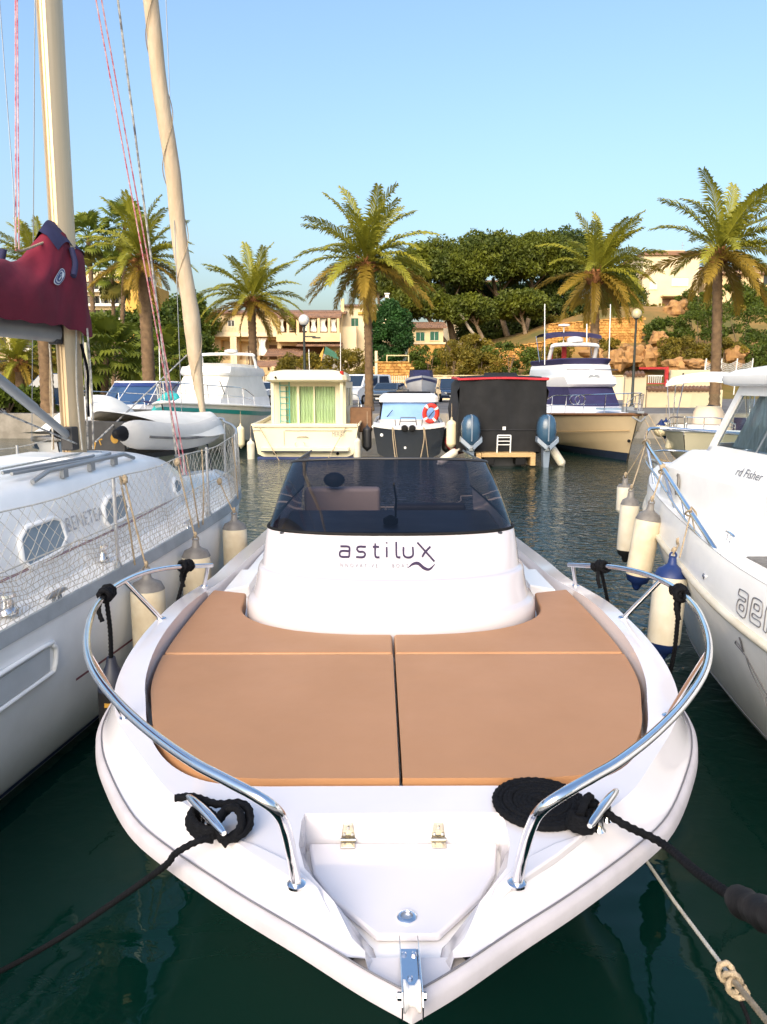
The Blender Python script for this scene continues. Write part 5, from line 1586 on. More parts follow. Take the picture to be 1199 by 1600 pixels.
MB().box(-.62, .78, -.45, .1, .28, .40).build('swim_platform', 'wood', t, 0, .01)
for x in (-.70, .82):
    MB().box(x - .07, x + .07, -.46, .05, .04, .40).build('platform_bracket', 'wood', t, 0, .01)
for x in (-.40, .48):
    MB().box(x - .14, x + .14, -.40, .0, .06, .27).build('trim_tab', 'blackrub', t, 0, .01)
mb = MB()
for x in (-.17, .20): mb.tube([(x, -.30, .40), (x, -.34, .88)], .020, 7)
for k in range(3): mb.tube([(-.17, -.335, .62 + .10 * k), (.20, -.335, .62 + .10 * k)], .013, 6)
mb.tube([(-.17, -.34, .88), (.20, -.34, .88)], .020, 7).build('ladder', 'decalwhite', t)
MB().box(.00, .09, -.105, -.09, 1.02, 1.11).build('socket_cover', 'decalwhite', t, 0)
def outboard(x, lab):
    e = thing('outboard_engine', lab, 'engine', (3.36 + x, 21.55, 0), 0, 'outboard engines on the covered boat')
    lv = []
    for z, hw, y0, y1 in ((.62, .12, -.18, .12), (.78, .24, -.30, .22), (1.0, .275, -.34, .28), (1.22, .26, -.32, .28), (1.38, .20, -.26, .22), (1.46, .10, -.16, .14)):
        lv.append([(hw * math.copysign(abs(math.cos(a)) ** .7, math.cos(a)), (y0 + y1) / 2 + (y1 - y0) / 2 * math.copysign(abs(math.sin(a)) ** .8, math.sin(a)), z) for a in [k * math.pi / 8 for k in range(16)]])
    MB().loft(lv, True, True, True).build('cowling', 'engine', e, 50)
    MB().hexa([(-.02, -.36, 1.42), (.02, -.36, 1.42), (.02, -.10, 1.47), (-.02, -.10, 1.47)], [(-.012, -.37, .74), (.012, -.37, .74), (.012, -.2, .74), (-.012, -.2, .74)]).build('cowling_crest', 'enginegrey', e, 40)
    for s in (-1, 1):
        MB().hexa([(s * .02, -.37, .62), (s * .05, -.38, .50), (s * .10, -.2, .48), (s * .08, -.2, .66)], [(s * .29, -.30, .86), (s * .30, -.31, .72), (s * .31, -.05, .72), (s * .30, -.05, .88)]).build('side_fairing', 'enginegrey', e, 40, .01)
    MB().loft([[(-.10, -.2, .62), (.10, -.2, .62), (.10, .14, .62), (-.10, .14, .62)], [(-.09, -.16, .2), (.09, -.16, .2), (.09, .12, .2), (-.09, .12, .2)], [(-.05, -.14, -.35), (.05, -.14, -.35), (.05, .14, -.35), (-.05, .14, -.35)]], True, True, True).build('leg', 'enginegrey', e, 30, .02)
    MB().box(-.07, .07, .10, .36, .30, .66).build('mounting_bracket', 'darkplastic', e, 30, .01)
    MB().box(-.06, .06, -.24, -.16, .46, .58).build('badge_plate', 'chrome', e, 0, .01)
outboard(-.93, 'blue grey outboard engine at the stern nearer the dark day boat')
outboard(1.18, 'blue grey outboard engine at the stern nearer the flybridge yacht')
def lying(lab, loc, ry, rx=0, L=.7, body='fenderwhite'):
    f = make_fender('fender', lab, L, .12, body, body, body, loc=loc, group=FF, tilt=(rx, ry, 0))
lying('white fender lying tilted at the stern corner beside the left-hand outboard', at_y(716, 703, 21.7), R(55))
lying('white fender lying tilted under the outboard nearer the flybridge yacht', at_y(860, 697, 21.7), R(-35))
far_fender('long beige fender hanging outside the covered boat beside the lifebuoy', at_y(706, 655, 22.4), .85, .15, 'cream', 'cream')

# --- beige flybridge yacht, bow towards us
L_ = 9.6
t = thing('flybridge_yacht', 'beige flybridge yacht moored bow out with indigo windscreen covers', 'yacht', (6.95, 32.2, 0), R(183.0))
mb, rg = hull(L_, 3.35, 1.15, 1.42, n=20, rake=1.0, full=.45, flare=.86, draft=.5, p=2.4)
mb.build('hull', 'creamdark', t, 35)
# antifouling below a true waterline: a second skin a few millimetres proud
af = []
for r in rg:
    z0 = .24
    row = []
    for s in (1, -1):
        pts = [Vector(p) for p in (r[:6] if s == 1 else r[5:][::-1])]
        for i in range(5):
            if pts[i].z >= z0 >= pts[i + 1].z:
                q_ = pts[i].lerp(pts[i + 1], (pts[i].z - z0) / (pts[i].z - pts[i + 1].z))
                seg_ = [q_] + pts[i + 1:]
                break
        while len(seg_) < 5: seg_.insert(1, seg_[0].lerp(seg_[1], .5))
        seg_ = seg_[:1] + seg_[-4:]
        row.append([p * 1.0 + V(s * .012, .012, -.004) for p in seg_])
    af.append(row[0] + row[1][::-1][1:])
MB().loft(af).build('antifouling', 'antifoul', t, 40)
deck_from(rg, .06, -.02).build('deck', 'gel', t, 50)
rim(rg, .045).build('rubbing_strake', 'wicker', t, 60)
mb = MB()
for s in (1, -1):
    mb.tube([V(*r[1]) + V(s * .012 - (0 if s > 0 else 2 * r[1][0]), .012, -.10) for r in rg[:-1]], .012, 5)
mb.build('knuckle_line', 'wood', t, 60)
house(MB(), [(1.42, .95, .8, 7.2, 1.15, .4), (1.40, .85, .9, 6.7, 1.50, .4), (1.36, .78, 1.0, 6.4, 1.56, .4)]).build('cabin_base', 'gel', t, 40)
house(MB(), [(1.36, .78, 1.0, 6.38, 1.54, .4), (1.18, .80, 1.2, 5.35, 2.22, .3)]).build('windscreen_cover', 'purplecanvas', t, 30)
house(MB(), [(1.20, .82, .6, 5.50, 2.20, .3), (1.24, .86, .5, 5.62, 2.30, .3), (1.22, .90, .5, 5.40, 2.52, .3), (1.14, .86, .6, 5.10, 2.62, .3), (1.10, .84, .7, 4.9, 2.95, .3), (1.06, .80, .7, 4.75, 3.0, .3)]).build('flybridge', 'gel', t, 40)
house(MB(), [(1.05, .80, .7, 4.76, 2.96, .3), (1.12, .90, .6, 4.86, 3.16, .3), (1.08, .86, .7, 4.7, 3.20, .3)]).build('flybridge_cover', 'purplecanvas', t, 40)
for x in (-.48, .50):
    MB().tube([(x - .42, 5.18, 2.78), (x + .42, 5.18, 2.78)], .018, 6).build('grab_rail', 'darkplastic', t)
MB().tube(spline([(-.86, 2.6, 3.1), (-.84, 2.9, 3.55), (-.70, 3.1, 3.72), (.70, 3.1, 3.72), (.84, 2.9, 3.55), (.86, 2.6, 3.1)], 5), .075, 8).build('radar_arch', 'gel', t, 60)
MB().grid(lambda u, v: ((u * 2 - 1) * 1.05, 1.2 + 1.6 * v, 4.18 + .10 * (1 - (u * 2 - 1) ** 2) - .10 * (v * 2 - 1) ** 2), 8, 6).grid(lambda u, v: ((u * 2 - 1) * 1.06, 2.8 + .02, 4.08 - .13 * v + .10 * (1 - (u * 2 - 1) ** 2)), 8, 1).build('bimini', 'purplecanvas', t, 70)
for x in (-1.04, 1.04):
    MB().tube([(x, 1.3, 4.14), (x, 2.0, 3.1)], .014, 6).tube([(x, 2.75, 4.1), (x, 2.0, 3.1)], .014, 6).build('bimini_frame', 'chrome', t)
MB().lathe([(.22, 0), (.30, .04), (.30, .16), (.2, .22), (.05, .24)], 18, (.0, 3.0, 3.80)).build('radar_dome', 'gel', t, 50)
MB().tube([(-.45, 3.0, 3.75), (-.45, 2.9, 4.5)], .02, 6).lathe([(.05, 0), (.22, .02), (.22, .08), (.05, .10)], 16, (.32, 2.6, 4.42)).tube([(.32, 2.6, 3.7), (.32, 2.6, 4.42)], .02, 6).build('mast_lights', 'gel', t, 50)
for x, z1 in ((1.16, 5.2), (-1.25, 5.2)):
    MB().tube([(x, 3.2, 3.0), (x * 1.02, 3.0, z1)], .017, 6).build('antenna', 'decalwhite', t)
MB().box(-.20, -.02, 1.2, 1.26, 3.2, 3.9).box(.30, .42, 1.0, 1.06, 3.2, 3.75).build('ensign', 'redpaint', t, 0)
bow_rails(rg, .62, 8, 2, .14, .10).build('bow_rail', 'chrome', t)
for x in (-.09, .09):
    MB().lathe([(.05, 0), (.10, .02), (.12, .08), (.11, .10)], 14, (x, 5.30, 2.50), (0, 1, 0)).build('searchlight', 'greymetal', t, 50)
house(MB(), [(.42, .3, 6.9, 7.6, 1.48, .1), (.40, .28, 6.9, 7.55, 1.54, .1)]).build('fore_hatch', 'portglass', t, 30)
MB().box(-.10, .10, 8.9, 9.75, 1.46, 1.52).box(-.16, .16, 8.6, 8.8, 1.46, 1.62).tube([(-.2, 9.6, 1.35), (0, 9.75, 1.22), (.2, 9.6, 1.35)], .03, 6).build('anchor_gear', 'greymetal', t, 30)
for x, y in ((.95, 7.0), (1.08, 6.85)):
    MB().tube([(x + .17 * math.cos(a), y, 1.80 + .15 * math.sin(a)) for a in [k * math.pi / 8 for k in range(16)]], .014, 6, True).build('coiled_hose', 'chrome', t)
MB().lathe([(.05, 0), (.05, .02), (.02, .03)], 10, (.10, 9.18, .62), (0, 1, 0)).build('hull_fitting', 'blackrub', t, 40)
for a, b in (((-.16, 9.45, 1.4), (-.75, 10.4, -.05)), ((-.45, 9.2, 1.4), (-1.1, 10.0, -.05))):
    MB().tube([a, b], .014, 6).build('bow_line', 'oldrope', t)
f = thing('fender', 'round buoy fender with blue top beside the flybridge yacht bow', 'fender', at_y(1033, 672, 24.2), 0, FF)
MB().blob((0, 0, 0), (.22, .22, .22), 14, 10).build('body', 'cream', f, 180)
MB().lathe([(.17, .14), (.09, .22), (.04, .30), (.02, .34)], 12).build('end_cap', 'fendernavy', f, 50)
far_fender('white fender with blue top next to the round buoy fender', at_y(1041, 655, 24.3), .6, .12, 'fenderwhite', 'fendernavy')
far_fender('pale yellow fender below the little bimini boat', at_y(1052, 675, 22.3), .55, .11, 'cream', 'cream', (0, R(12), 0))

# --- white motor yacht with the teal stripe
t = thing('motor_yacht', 'white motor yacht with teal stripe and covered windscreen, bow towards the camera', 'yacht', (-6.1, 33.0, 0), R(176))
mb, rg = hull(9.4, 3.5, 1.35, 1.75, n=18, rake=1.2, full=.42, flare=.84, draft=.4, p=2.3)
mb.build('hull', 'oldwhite', t, 35)
mb = MB()
for r0, r1 in zip(rg[:-1], rg[1:]):
    for s in (1, -1):
        a0, a1, b0, b1 = (V(s * q[0], q[1], q[2]) for q in (r0[0], r0[1], r1[0], r1[1]))
        w_ = lambda a, b, k: a.lerp(b, k) + V(s * .012, .008, 0)
        mb.add([w_(a0, a1, .28), w_(b0, b1, .28), w_(b0, b1, .52), w_(a0, a1, .52)], [(0, 1, 2, 3)])
mb.build('teal_stripe', 'teal', t, 60)
deck_from(rg, .06, -.02).build('deck', 'oldwhite', t, 50)
rim(rg, .05).build('rubbing_strake', 'oldwhite', t, 60)
house(MB(), [(1.48, .95, .6, 7.0, 1.35, .4), (1.45, .85, .7, 6.4, 1.80, .4)]).build('cabin_base', 'oldwhite', t, 40)
house(MB(), [(1.44, .85, .8, 6.3, 1.78, .4), (1.22, .85, 1.0, 5.0, 2.62, .3)]).build('windscreen_cover', 'whitecanvas', t, 30)
house(MB(), [(1.24, .88, .7, 5.1, 2.60, .3), (1.28, .92, .6, 5.2, 2.70, .3), (1.22, .9, .7, 5.0, 2.92, .3)]).build('hardtop', 'oldwhite', t, 40)
house(MB(), [(1.15, .85, .7, 4.8, 2.90, .3), (1.0, .75, .8, 4.5, 3.05, .3)]).build('upper_cover', 'fenderwhite', t, 40)
MB().tube(spline([(-1.1, 1.4, 2.8), (-1.06, 1.7, 3.3), (-.9, 1.9, 3.45), (.9, 1.9, 3.45), (1.06, 1.7, 3.3), (1.1, 1.4, 2.8)], 5), .06, 8).build('radar_arch', 'oldwhite', t, 60)
MB().lathe([(.05, 0), (.26, .03), (.26, .12), (.1, .16)], 16, (-.2, 1.9, 3.50)).build('radar_dome', 'gel', t, 50)
for x in (-.75, -.9):
    MB().tube([(x, 1.6, 2.9), (x, 1.6, 3.6)], .03, 6).build('rod_holder', 'oldrope', t)
bow_rails(rg, .62, 7, 2, .14, .08).build('bow_rail', 'chrome', t)
for s in (1, -1):
    MB().tube([(s * 1.0, 5.9, 1.95), (s * .72, 5.5, 2.4)], .016, 5).build('wiper', 'blackrub', t)

# --- blue screened sport cruiser
t = thing('sport_cruiser', 'white sport cruiser with a wide blue wraparound windscreen behind the sailing boat', 'boat', (-8.9, 34.0, 0), R(172))
mb, rg = hull(8.6, 3.3, 1.1, 1.5, n=16, rake=1.2, full=.42, flare=.84, draft=.4, p=2.3)
mb.build('hull', 'gel', t, 35)
deck_from(rg, .06, .02).build('deck', 'gel', t, 50)
rim(rg, .05).build('rubbing_strake', 'fendergrey', t, 60)
house(MB(), [(1.40, .9, .6, 6.9, 1.1, .4), (1.38, .85, .7, 6.0, 1.56, .4)]).build('cabin_base', 'gel', t, 40)
lo, hi = plan(1.42, .95, .8, 5.9, 1.54, .5), plan(1.22, .9, 1.2, 4.6, 2.34, .4)
ws_ = MB().loft([lo, hi], True).build('windscreen', 'blueglass', t, 30)
MB().loft([[tuple(Vector(a) + V(0, .015, .01)) for a in hi], [tuple(Vector(a).lerp(Vector(b), .18) + V(0, .02, .01)) for a, b in zip(hi, lo)]], True).build('screen_top_band', 'decalnavy', ws_, 30)
MB().tube([tuple(Vector(a) + V(0, 0, .03)) for a in hi], .04, 6, True).build('screen_frame', 'gel', ws_)
mb = MB()
for a, b in ((3, 3), (5, 5), (7, 7)):
    mb.tube([tuple(Vector(lo[a]) + V(0, .02, 0)), tuple(Vector(hi[b]) + V(0, .02, 0))], .016, 5)
mb.build('screen_mullions', 'gel', ws_)
MB().tube([V(*lo[5]).lerp(V(*hi[5]), .1) + V(.1, .05, 0), V(*lo[4]).lerp(V(*hi[4]), .55) + V(-.2, .05, 0)], .015, 5).build('wiper', 'blackrub', ws_)
MB().tube([(0, 2.0, 2.3), (0, 1.9, 4.0)], .018, 6).build('antenna', 'decalwhite', t)
MB().tube([(-.3, 2.0, 2.3), (-.35, 1.9, 2.75)], .035, 6).build('rod_holder', 'oldrope', t)
bow_rails(rg, .6, 6, 2, .14, .08).build('bow_rail', 'chrome', t)
MB().grid(lambda u, v: (-1.5 + .6 * u, 6.0 + .5 * v, 1.62 + .10 * math.sin(u * 3)), 3, 2).build('deck_hatch', 'purplecanvas', t, 60)
tb = thing('folded_towel', 'teal fabric cover bundled over the rail between the two white yachts', 'cover', (-7.2, 25.6, 1.55))
MB().tube(spline([(-.42, 0, -.25), (-.2, 0, .05), (.05, .05, .33), (.3, .05, .36), (.38, .05, .25)], 5), [.12] * 5 + [.15] * 10 + [.12] * 6, 10).build('fabric', 'tealfabric', tb, 60)

# --- little open boat with bimini on the right
t = thing('open_boat', 'small open boat with white bimini and beige console beside the flybridge yacht', 'boat', (10.9, 24.9, 0), R(147))
mb, rg = hull(5.6, 2.3, .85, 1.1, rake=.8, full=.45, flare=.86)
mb.build('hull', 'cream', t, 35)
deck_from(rg, .05, -.12).build('deck', 'gel', t, 50)
rim(rg, .045).build('gunwale', 'gel', t, 60)
house(MB(), [(.42, .38, 2.2, 3.0, .8, .1), (.40, .34, 2.25, 2.95, 1.5, .1), (.32, .28, 2.4, 2.9, 1.66, .1)]).build('console', 'beige', t, 40)
MB().grid(lambda u, v: ((u * 2 - 1) * .42, 3.0 - .25 * v, 1.6 + .42 * v), 4, 2).build('console_screen', 'clearglass', t, 60)
MB().tube([(.22 * math.cos(a), 2.15, 1.45 + .22 * math.sin(a)) for a in [k * math.pi / 8 for k in range(16)]], .022, 6, True).tube([(-.22, 2.15, 1.45), (.22, 2.15, 1.45)], .015, 5).tube([(0, 2.15, 1.45), (0, 2.15, 1.23)], .015, 5).build('steering_wheel', 'blackrub', t)
house(MB(), [(.5, .5, 1.1, 1.7, .8, .1), (.52, .52, 1.05, 1.7, 1.35, .1)]).build('helm_seat', 'beige', t, 40, .03)
house(MB(), [(.9, .8, .1, .7, .8, .1), (.9, .8, .05, .7, 1.25, .1)]).build('stern_seat', 'purplecanvas', t, 40, .03)
house(MB(), [(.7, .4, 3.5, 4.7, 1.0, .2), (.68, .38, 3.5, 4.65, 1.16, .2)]).build('bow_cushion', 'whitecanvas', t, 40, .03)
MB().grid(lambda u, v: ((u * 2 - 1) * 1.05, .9 + 2.4 * v, 2.52 + .14 * (1 - (u * 2 - 1) ** 2) - .22 * (v * 2 - 1) ** 2), 8, 8).grid(lambda u, v: ((u * 2 - 1) * 1.05, 3.3, 2.30 - .08 * v + .14 * (1 - (u * 2 - 1) ** 2)), 8, 1).build('bimini', 'whitecanvas', t, 70)
for s in (-1, 1):
    mb = MB()
    for y in (.95, 2.1, 3.25):
        mb.tube([(s * 1.04, y, 2.42), (s * 1.08, 2.0 + (y - 2.1) * .25, .95)], .016, 6)
    mb.build('bimini_frame', 'chrome', t)
bow_rails(rg, .35, 9, 2, .08, .02).build('bow_rail', 'chrome', t)

# --- covered launch lying behind the sailing boat
t = thing('covered_launch', 'white launch under a rounded white cover behind the mast', 'boat', (-7.1, 20.5, 0), R(190))
mb, rg = hull(6.5, 2.4, 1.0, 1.3, rake=.7, full=.45, flare=.86)
mb.build('hull', 'gel', t, 35)
deck_from(rg, .05, -.04).build('deck', 'gel', t, 50)
rim(rg, .05).build('rubbing_strake', 'fendergrey', t, 60)
MB().grid(lambda u, v: ((u * 2 - 1) * 1.12 * (1 - .45 * max(0, v - .5)), .3 + 5.3 * v, 1.02 + (.85 * math.sin(math.pi * min(1, v * 1.05 + .12)) + .05 * math.sin(v * 21)) * (1 - abs(u * 2 - 1) ** 2.4) + .35 * v), 14, 18).build('cover', 'whitecanvas', t, 70)
mb = MB()
for s in (1, -1):
    a = [Vector(r[0]).lerp(Vector(r[1]), .35) for r in rg[9:12]]
    mb.tube([V(s * (p.x + .01), p.y, p.z) for p in a], .07, 8)
mb.build('hull_portlight', 'boatglass', t, 60)
MB().tube([(0, 3.2, 1.6), (.05, 3.2, 3.2)], .05, 8).build('cover_pole', 'cream', t)

# --- boat laid up on a trailer in the car park
t = thing('stored_boat', 'white motorboat with blue cover parked on a trailer in the car park', 'boat', (2.75, 57.5, QZ + .55), R(178))
mb, rg = hull(6.0, 2.3, 1.05, 1.35, rake=.9, full=.45, flare=.84)
mb.build('hull', 'gel', t, 35)
mb = MB()
for r0, r1 in zip(rg[:-1], rg[1:]):
    for s in (1, -1):
        a0, a1, b0, b1 = (V(s * q[0], q[1], q[2]) for q in (r0[0], r0[1], r1[0], r1[1]))
        w_ = lambda a, b, k: a.lerp(b, k) + V(s * .012, .012, 0)
        mb.add([w_(a0, a1, .35), w_(b0, b1, .35), w_(b0, b1, .75), w_(a0, a1, .75)], [(0, 1, 2, 3)])
mb.build('navy_stripe', 'decalnavy', t, 60)
deck_from(rg, .05, 0).build('deck', 'gel', t, 50)
house(MB(), [(.9, .6, 1.0, 4.2, 1.15, .2), (.8, .55, 1.2, 3.4, 1.75, .2)]).build('cover', 'navycanvas', t, 40)
MB().box(-.9, .9, 1.4, 1.5, -.45, -.35).box(-.05, .05, .5, 6.6, -.42, -.32).build('trailer_frame', 'greymetal', t, 0)
for s in (-1, 1):
    MB().lathe([(.08, -.09), (.30, -.09), (.33, -.05), (.33, .05), (.30, .09), (.08, .09)], 18, (s * 1.05, 1.6, -.22), (1, 0, 0)).build('trailer_wheel', 'blackrub', t, 40)

# ================================================================== shore: buildings, walls, street furniture
M['stucco'] = mat('cream_stucco', (0.74, 0.57, 0.33), 0.9, col2=(0.66, 0.48, 0.26), scale=.5, bump=0.2, bscale=12)
M['stucco2'] = mat('pale_stucco', (0.78, 0.65, 0.43), 0.9, col2=(0.70, 0.56, 0.36), scale=.5, bump=0.2, bscale=12)
M['yellowstucco'] = mat('ochre_stucco', (0.62, 0.36, 0.08), 0.9, var=.1, scale=.5)
M['tile'] = mat('terracotta_tile', (0.30, 0.16, 0.09), 0.85, col2=(0.19, 0.11, 0.075), scale=1.6, bump=.3, bscale=8)
M['stone'] = mat('golden_stone', (0.60, 0.33, 0.09), 0.9, col2=(0.40, 0.20, 0.05), scale=2.0, bump=.9, bscale=2.0, kind='voronoi')
M['greenshutter'] = mat('green_shutter', (0.015, 0.12, 0.07), 0.55, var=.15, scale=3)
M['brownshutter'] = mat('brown_shutter', (0.16, 0.08, 0.035), 0.6, var=.15, scale=3)
M['whitetrim'] = mat('white_trim', (0.72, 0.70, 0.66), 0.6, var=.06)
M['windowdark'] = mat('window_glass', (0.03, 0.035, 0.04), 0.08, spec=.6)
M['pole'] = mat('lamp_pole_green', (0.02, 0.028, 0.026), 0.5, var=.1)
M['globe'] = mat('lamp_globe', (0.62, 0.62, 0.60), 0.2, var=.05, scale=6, coat=.3)
M['globewarm'] = mat('lamp_globe_yellowed', (0.62, 0.54, 0.34), 0.2, var=.05, scale=6, coat=.3)
M['carblue'] = mat('dark_blue_car_paint', (0.012, 0.03, 0.07), 0.2, coat=.6)
M['carwhite'] = mat('white_car_paint', (0.70, 0.72, 0.74), 0.25, coat=.5)
M['cargrey'] = mat('grey_car_paint', (0.06, 0.075, 0.09), 0.22, coat=.6)
M['rock'] = mat('ochre_rock', (0.46, 0.25, 0.09), 0.95, col2=(0.25, 0.13, 0.05), scale=1.4, bump=.9, bscale=3)
M['picket'] = mat('pale_fence_paint', (0.62, 0.53, 0.38), 0.8, var=.1, scale=3)

class Front:
    """a building whose front stands at distance Y; pixels of the photograph give its measures"""
    def __init__(s, name, label, px0, px1, py0, py1, Y, depth, wallm, cat='house', group=None, rz=0.0):
        a, b = at_y(px0, py1, Y), at_y(px1, py0, Y)
        s.Y, s.x0, s.z0, s.w, s.h, s.depth = Y, a.x, a.z, b.x - a.x, b.z - a.z, depth
        s.wall = wallm
        s.t = thing(name, label, cat, (a.x, Y, a.z), rz, group)
    def x(s, px): return (px - 599.5) / FPX * s.Y / _cp * 1.0 + 0 - s.x0 if False else at_y(px, 540, s.Y).x - s.x0
    def z(s, py): return at_y(600, py, s.Y).z - s.z0
    def rect(s, r): return (s.x(r[0]), s.x(r[1]), s.z(r[3]), s.z(r[2]))
    def shell(s, holes=(), depth=.25):
        hs = [s.rect(h) for h in holes]
        mb = MB()
        walls(mb, s.w, s.h, hs, depth)
        d = s.depth
        mb.add([(0, 0, -4), (0, d, -4), (0, d, s.h), (0, 0, s.h), (s.w, 0, -4), (s.w, d, -4), (s.w, d, s.h), (s.w, 0, s.h)], [(0, 1, 2, 3), (7, 6, 5, 4), (1, 5, 6, 2), (3, 2, 6, 7)])
        mb.add([(0, 0, -4), (s.w, 0, -4), (s.w, 0, 0), (0, 0, 0)], [(0, 1, 2, 3)])
        s.body = mb.build('wall', s.wall, s.t, 0, weld=True)
        return s
    def window(s, r, frame='whitetrim', pane='windowdark', shutter=None, d=.12, bars=1):
        x0, x1, z0, z1 = s.rect(r)
        f = MB()
        b = .06
        f.box(x0, x0 + b, d - .06, d, z0, z1).box(x1 - b, x1, d - .06, d, z0, z1).box(x0 + b, x1 - b, d - .06, d, z1 - b, z1).box(x0 + b, x1 - b, d - .06, d, z0, z0 + b)
        for k in range(bars):
            xm = x0 + (x1 - x0) * (k + 1) / (bars + 1)
            f.box(xm - .03, xm + .03, d - .05, d, z0 + b, z1 - b)
        o = f.build('window', frame, s.t, 0)
        MB().box(x0 + .02, x1 - .02, d + .005, d + .02, z0 + .02, z1 - .02).build('pane', pane, o, 0)
        MB().box(x0 - .06, x1 + .06, -.07, .02, z0 - .07, z0).build('sill', s.wall, o, 0)
        if shutter:
            q = MB()
            n = max(5, int((z1 - z0) / .12))
            for a, c in ((x0 + .03, (x0 + x1) / 2 - .02), ((x0 + x1) / 2 + .02, x1 - .03)):
                q.box(a, c, .05, .058, z0 + .03, z1 - .03)
                for k in range(n):
                    zz = z0 + .05 + (z1 - z0 - .1) * k / n
                    q.box(a + .04, c - .04, .028, .046, zz, zz + .07)
            q.build('shutter', shutter, o, 0)
        return o
    def slab(s, name, r, y0, y1, m, parent=None, bevel=0.0):
        x0, x1, z0, z1 = s.rect(r)
        return MB().box(x0, x1, y0, y1, z0, z1).build(name, m, parent or s.t, 0, bevel)
    def tiles(s, name, px0, px1, pyb, pyt, y0, y1, m='tile', over=.3):
        """sloping roof of barrel tiles: eave at pyb (y0), ridge at pyt (y1)"""
        x0, x1, zb, zt = s.x(px0) - over, s.x(px1) + over, s.z(pyb), s.z(pyt)
        n = int((x1 - x0) / .11)
        mb = MB()
        mb.grid(lambda u, v: (x0 + (x1 - x0) * u, y0 + (y1 - y0) * v, zb + (zt - zb) * v + .05 * abs(math.sin(u * n * math.pi / 2))), n * 2, 3)
        mb.add([(x0, y0, zb - .10), (x1, y0, zb - .10), (x1, y1, zt - .12), (x0, y1, zt - .12)], [(3, 2, 1, 0)])
        mb.add([(x0, y0 + .01, zb - .10), (x1, y0 + .01, zb - .10), (x1, y0 + .01, zb + .02), (x0, y0 + .01, zb + .02)], [(0, 1, 2, 3)])
        return mb.build(name, m, s.t, 60)
    def posts(s, pxs, py0, py1, y, m, wd=.16):
        for p in pxs:
            x = s.x(p)
            MB().box(x - wd / 2, x + wd / 2, y - wd / 2, y + wd / 2, s.z(py1), s.z(py0)).build('post', m, s.t, 0)
    def balusters(s, px0, px1, py0, py1, y, m, step=.16):
        x0, x1, z0, z1 = s.x(px0), s.x(px1), s.z(py1), s.z(py0)
        mb = MB().box(x0, x1, y - .07, y + .07, z1 - .08, z1).box(x0, x1, y - .07, y + .07, z0, z0 + .06)
        k = x0 + .1
        while k < x1 - .05:
            mb.box(k - .04, k + .04, y - .04, y + .04, z0 + .06, z1 - .08)
            k += step
        return tag(mb.build('balustrade', m, s.t, 0), kind='stuff')
    def curtain(s, r, y, m='whitecanvas'):
        x0, x1, z0, z1 = s.rect(r)
        xm = (x0 + x1) / 2
        return MB().grid(lambda u, v: (xm + (x0 - xm + (x1 - x0) * u) * (1 - .45 * math.sin(math.pi * min(1, v * 1.3)) * (v < .77)), y + .06 * math.sin(u * 20), z0 + (z1 - z0) * (1 - v)), 16, 8).build('curtain', m, s.t, 70)

# long house with terrace, left of the centre palm
f = Front('house', 'long cream two storey house with arcade, curtained terrace and thin tile roof', 335, 535, 489, 580, 90, 9, 'stucco')
f.shell([(357, 368, 500, 512), (388, 398, 499, 512), (438, 531, 500, 522), (345, 366, 531, 562), (374, 401, 533, 562), (406, 434, 531, 562), (440, 512, 540, 566)], 1.6)
f.window((357, 368, 500, 512)); f.window((388, 398, 499, 512), shutter='brownshutter')
f.slab('back_wall', (438, 531, 500, 566), 1.58, 1.6, 'brownshutter')
f.slab('back_wall', (345, 434, 531, 562), 1.50, 1.58, 'stucco2')
for r in ((359, 365, 540, 562), (384, 392, 540, 562), (395, 401, 538, 552), (418, 430, 538, 562)):
    f.slab('door', r, 1.42, 1.49, 'brownshutter')
f.tiles('roof', 335, 538, 489, 479, -.4, 4.5)
f.slab('balcony', (333, 437, 521, 527), -1.4, 0, 'stucco2'); f.balusters(333, 437, 511, 521, -1.3, 'stucco2')
f.posts((337, 366, 371, 402), 527, 578, -1.2, 'stucco2', .35)
f.curtain((404, 420, 529, 556), -.9)
f.tiles('terrace_roof', 436, 531, 497, 487, -1.5, 0)
f.posts((438, 453, 468, 484, 500, 516, 530), 497, 522, -1.3, 'stucco', .28)
f.slab('parapet', (435, 533, 521, 535), -1.5, 0, 'stucco')
for r in ((440, 447, 500, 519), (475, 483, 500, 518), (487, 497, 500, 519), (499, 513, 499, 519), (517, 528, 500, 519)):
    f.curtain(r, -1.1)
for r in ((449, 457, 502, 516),): f.window(r, d=1.4)
f.tiles('awning_roof', 424, 476, 557, 545, -3.6, -.02); f.posts((426, 445, 462, 475), 557, 580, -3.4, 'brownshutter', .2)
f.tiles('lean_to_roof', 408, 446, 574, 565, -5.0, -3.7); f.posts((411, 436), 574, 588, -4.9, 'stucco', .35)
f.slab('chimney', (533, 538, 466, 490), .5, 1.1, 'stucco')
f.tiles('side_roof', 470, 532, 541, 536, -2.0, -.02)

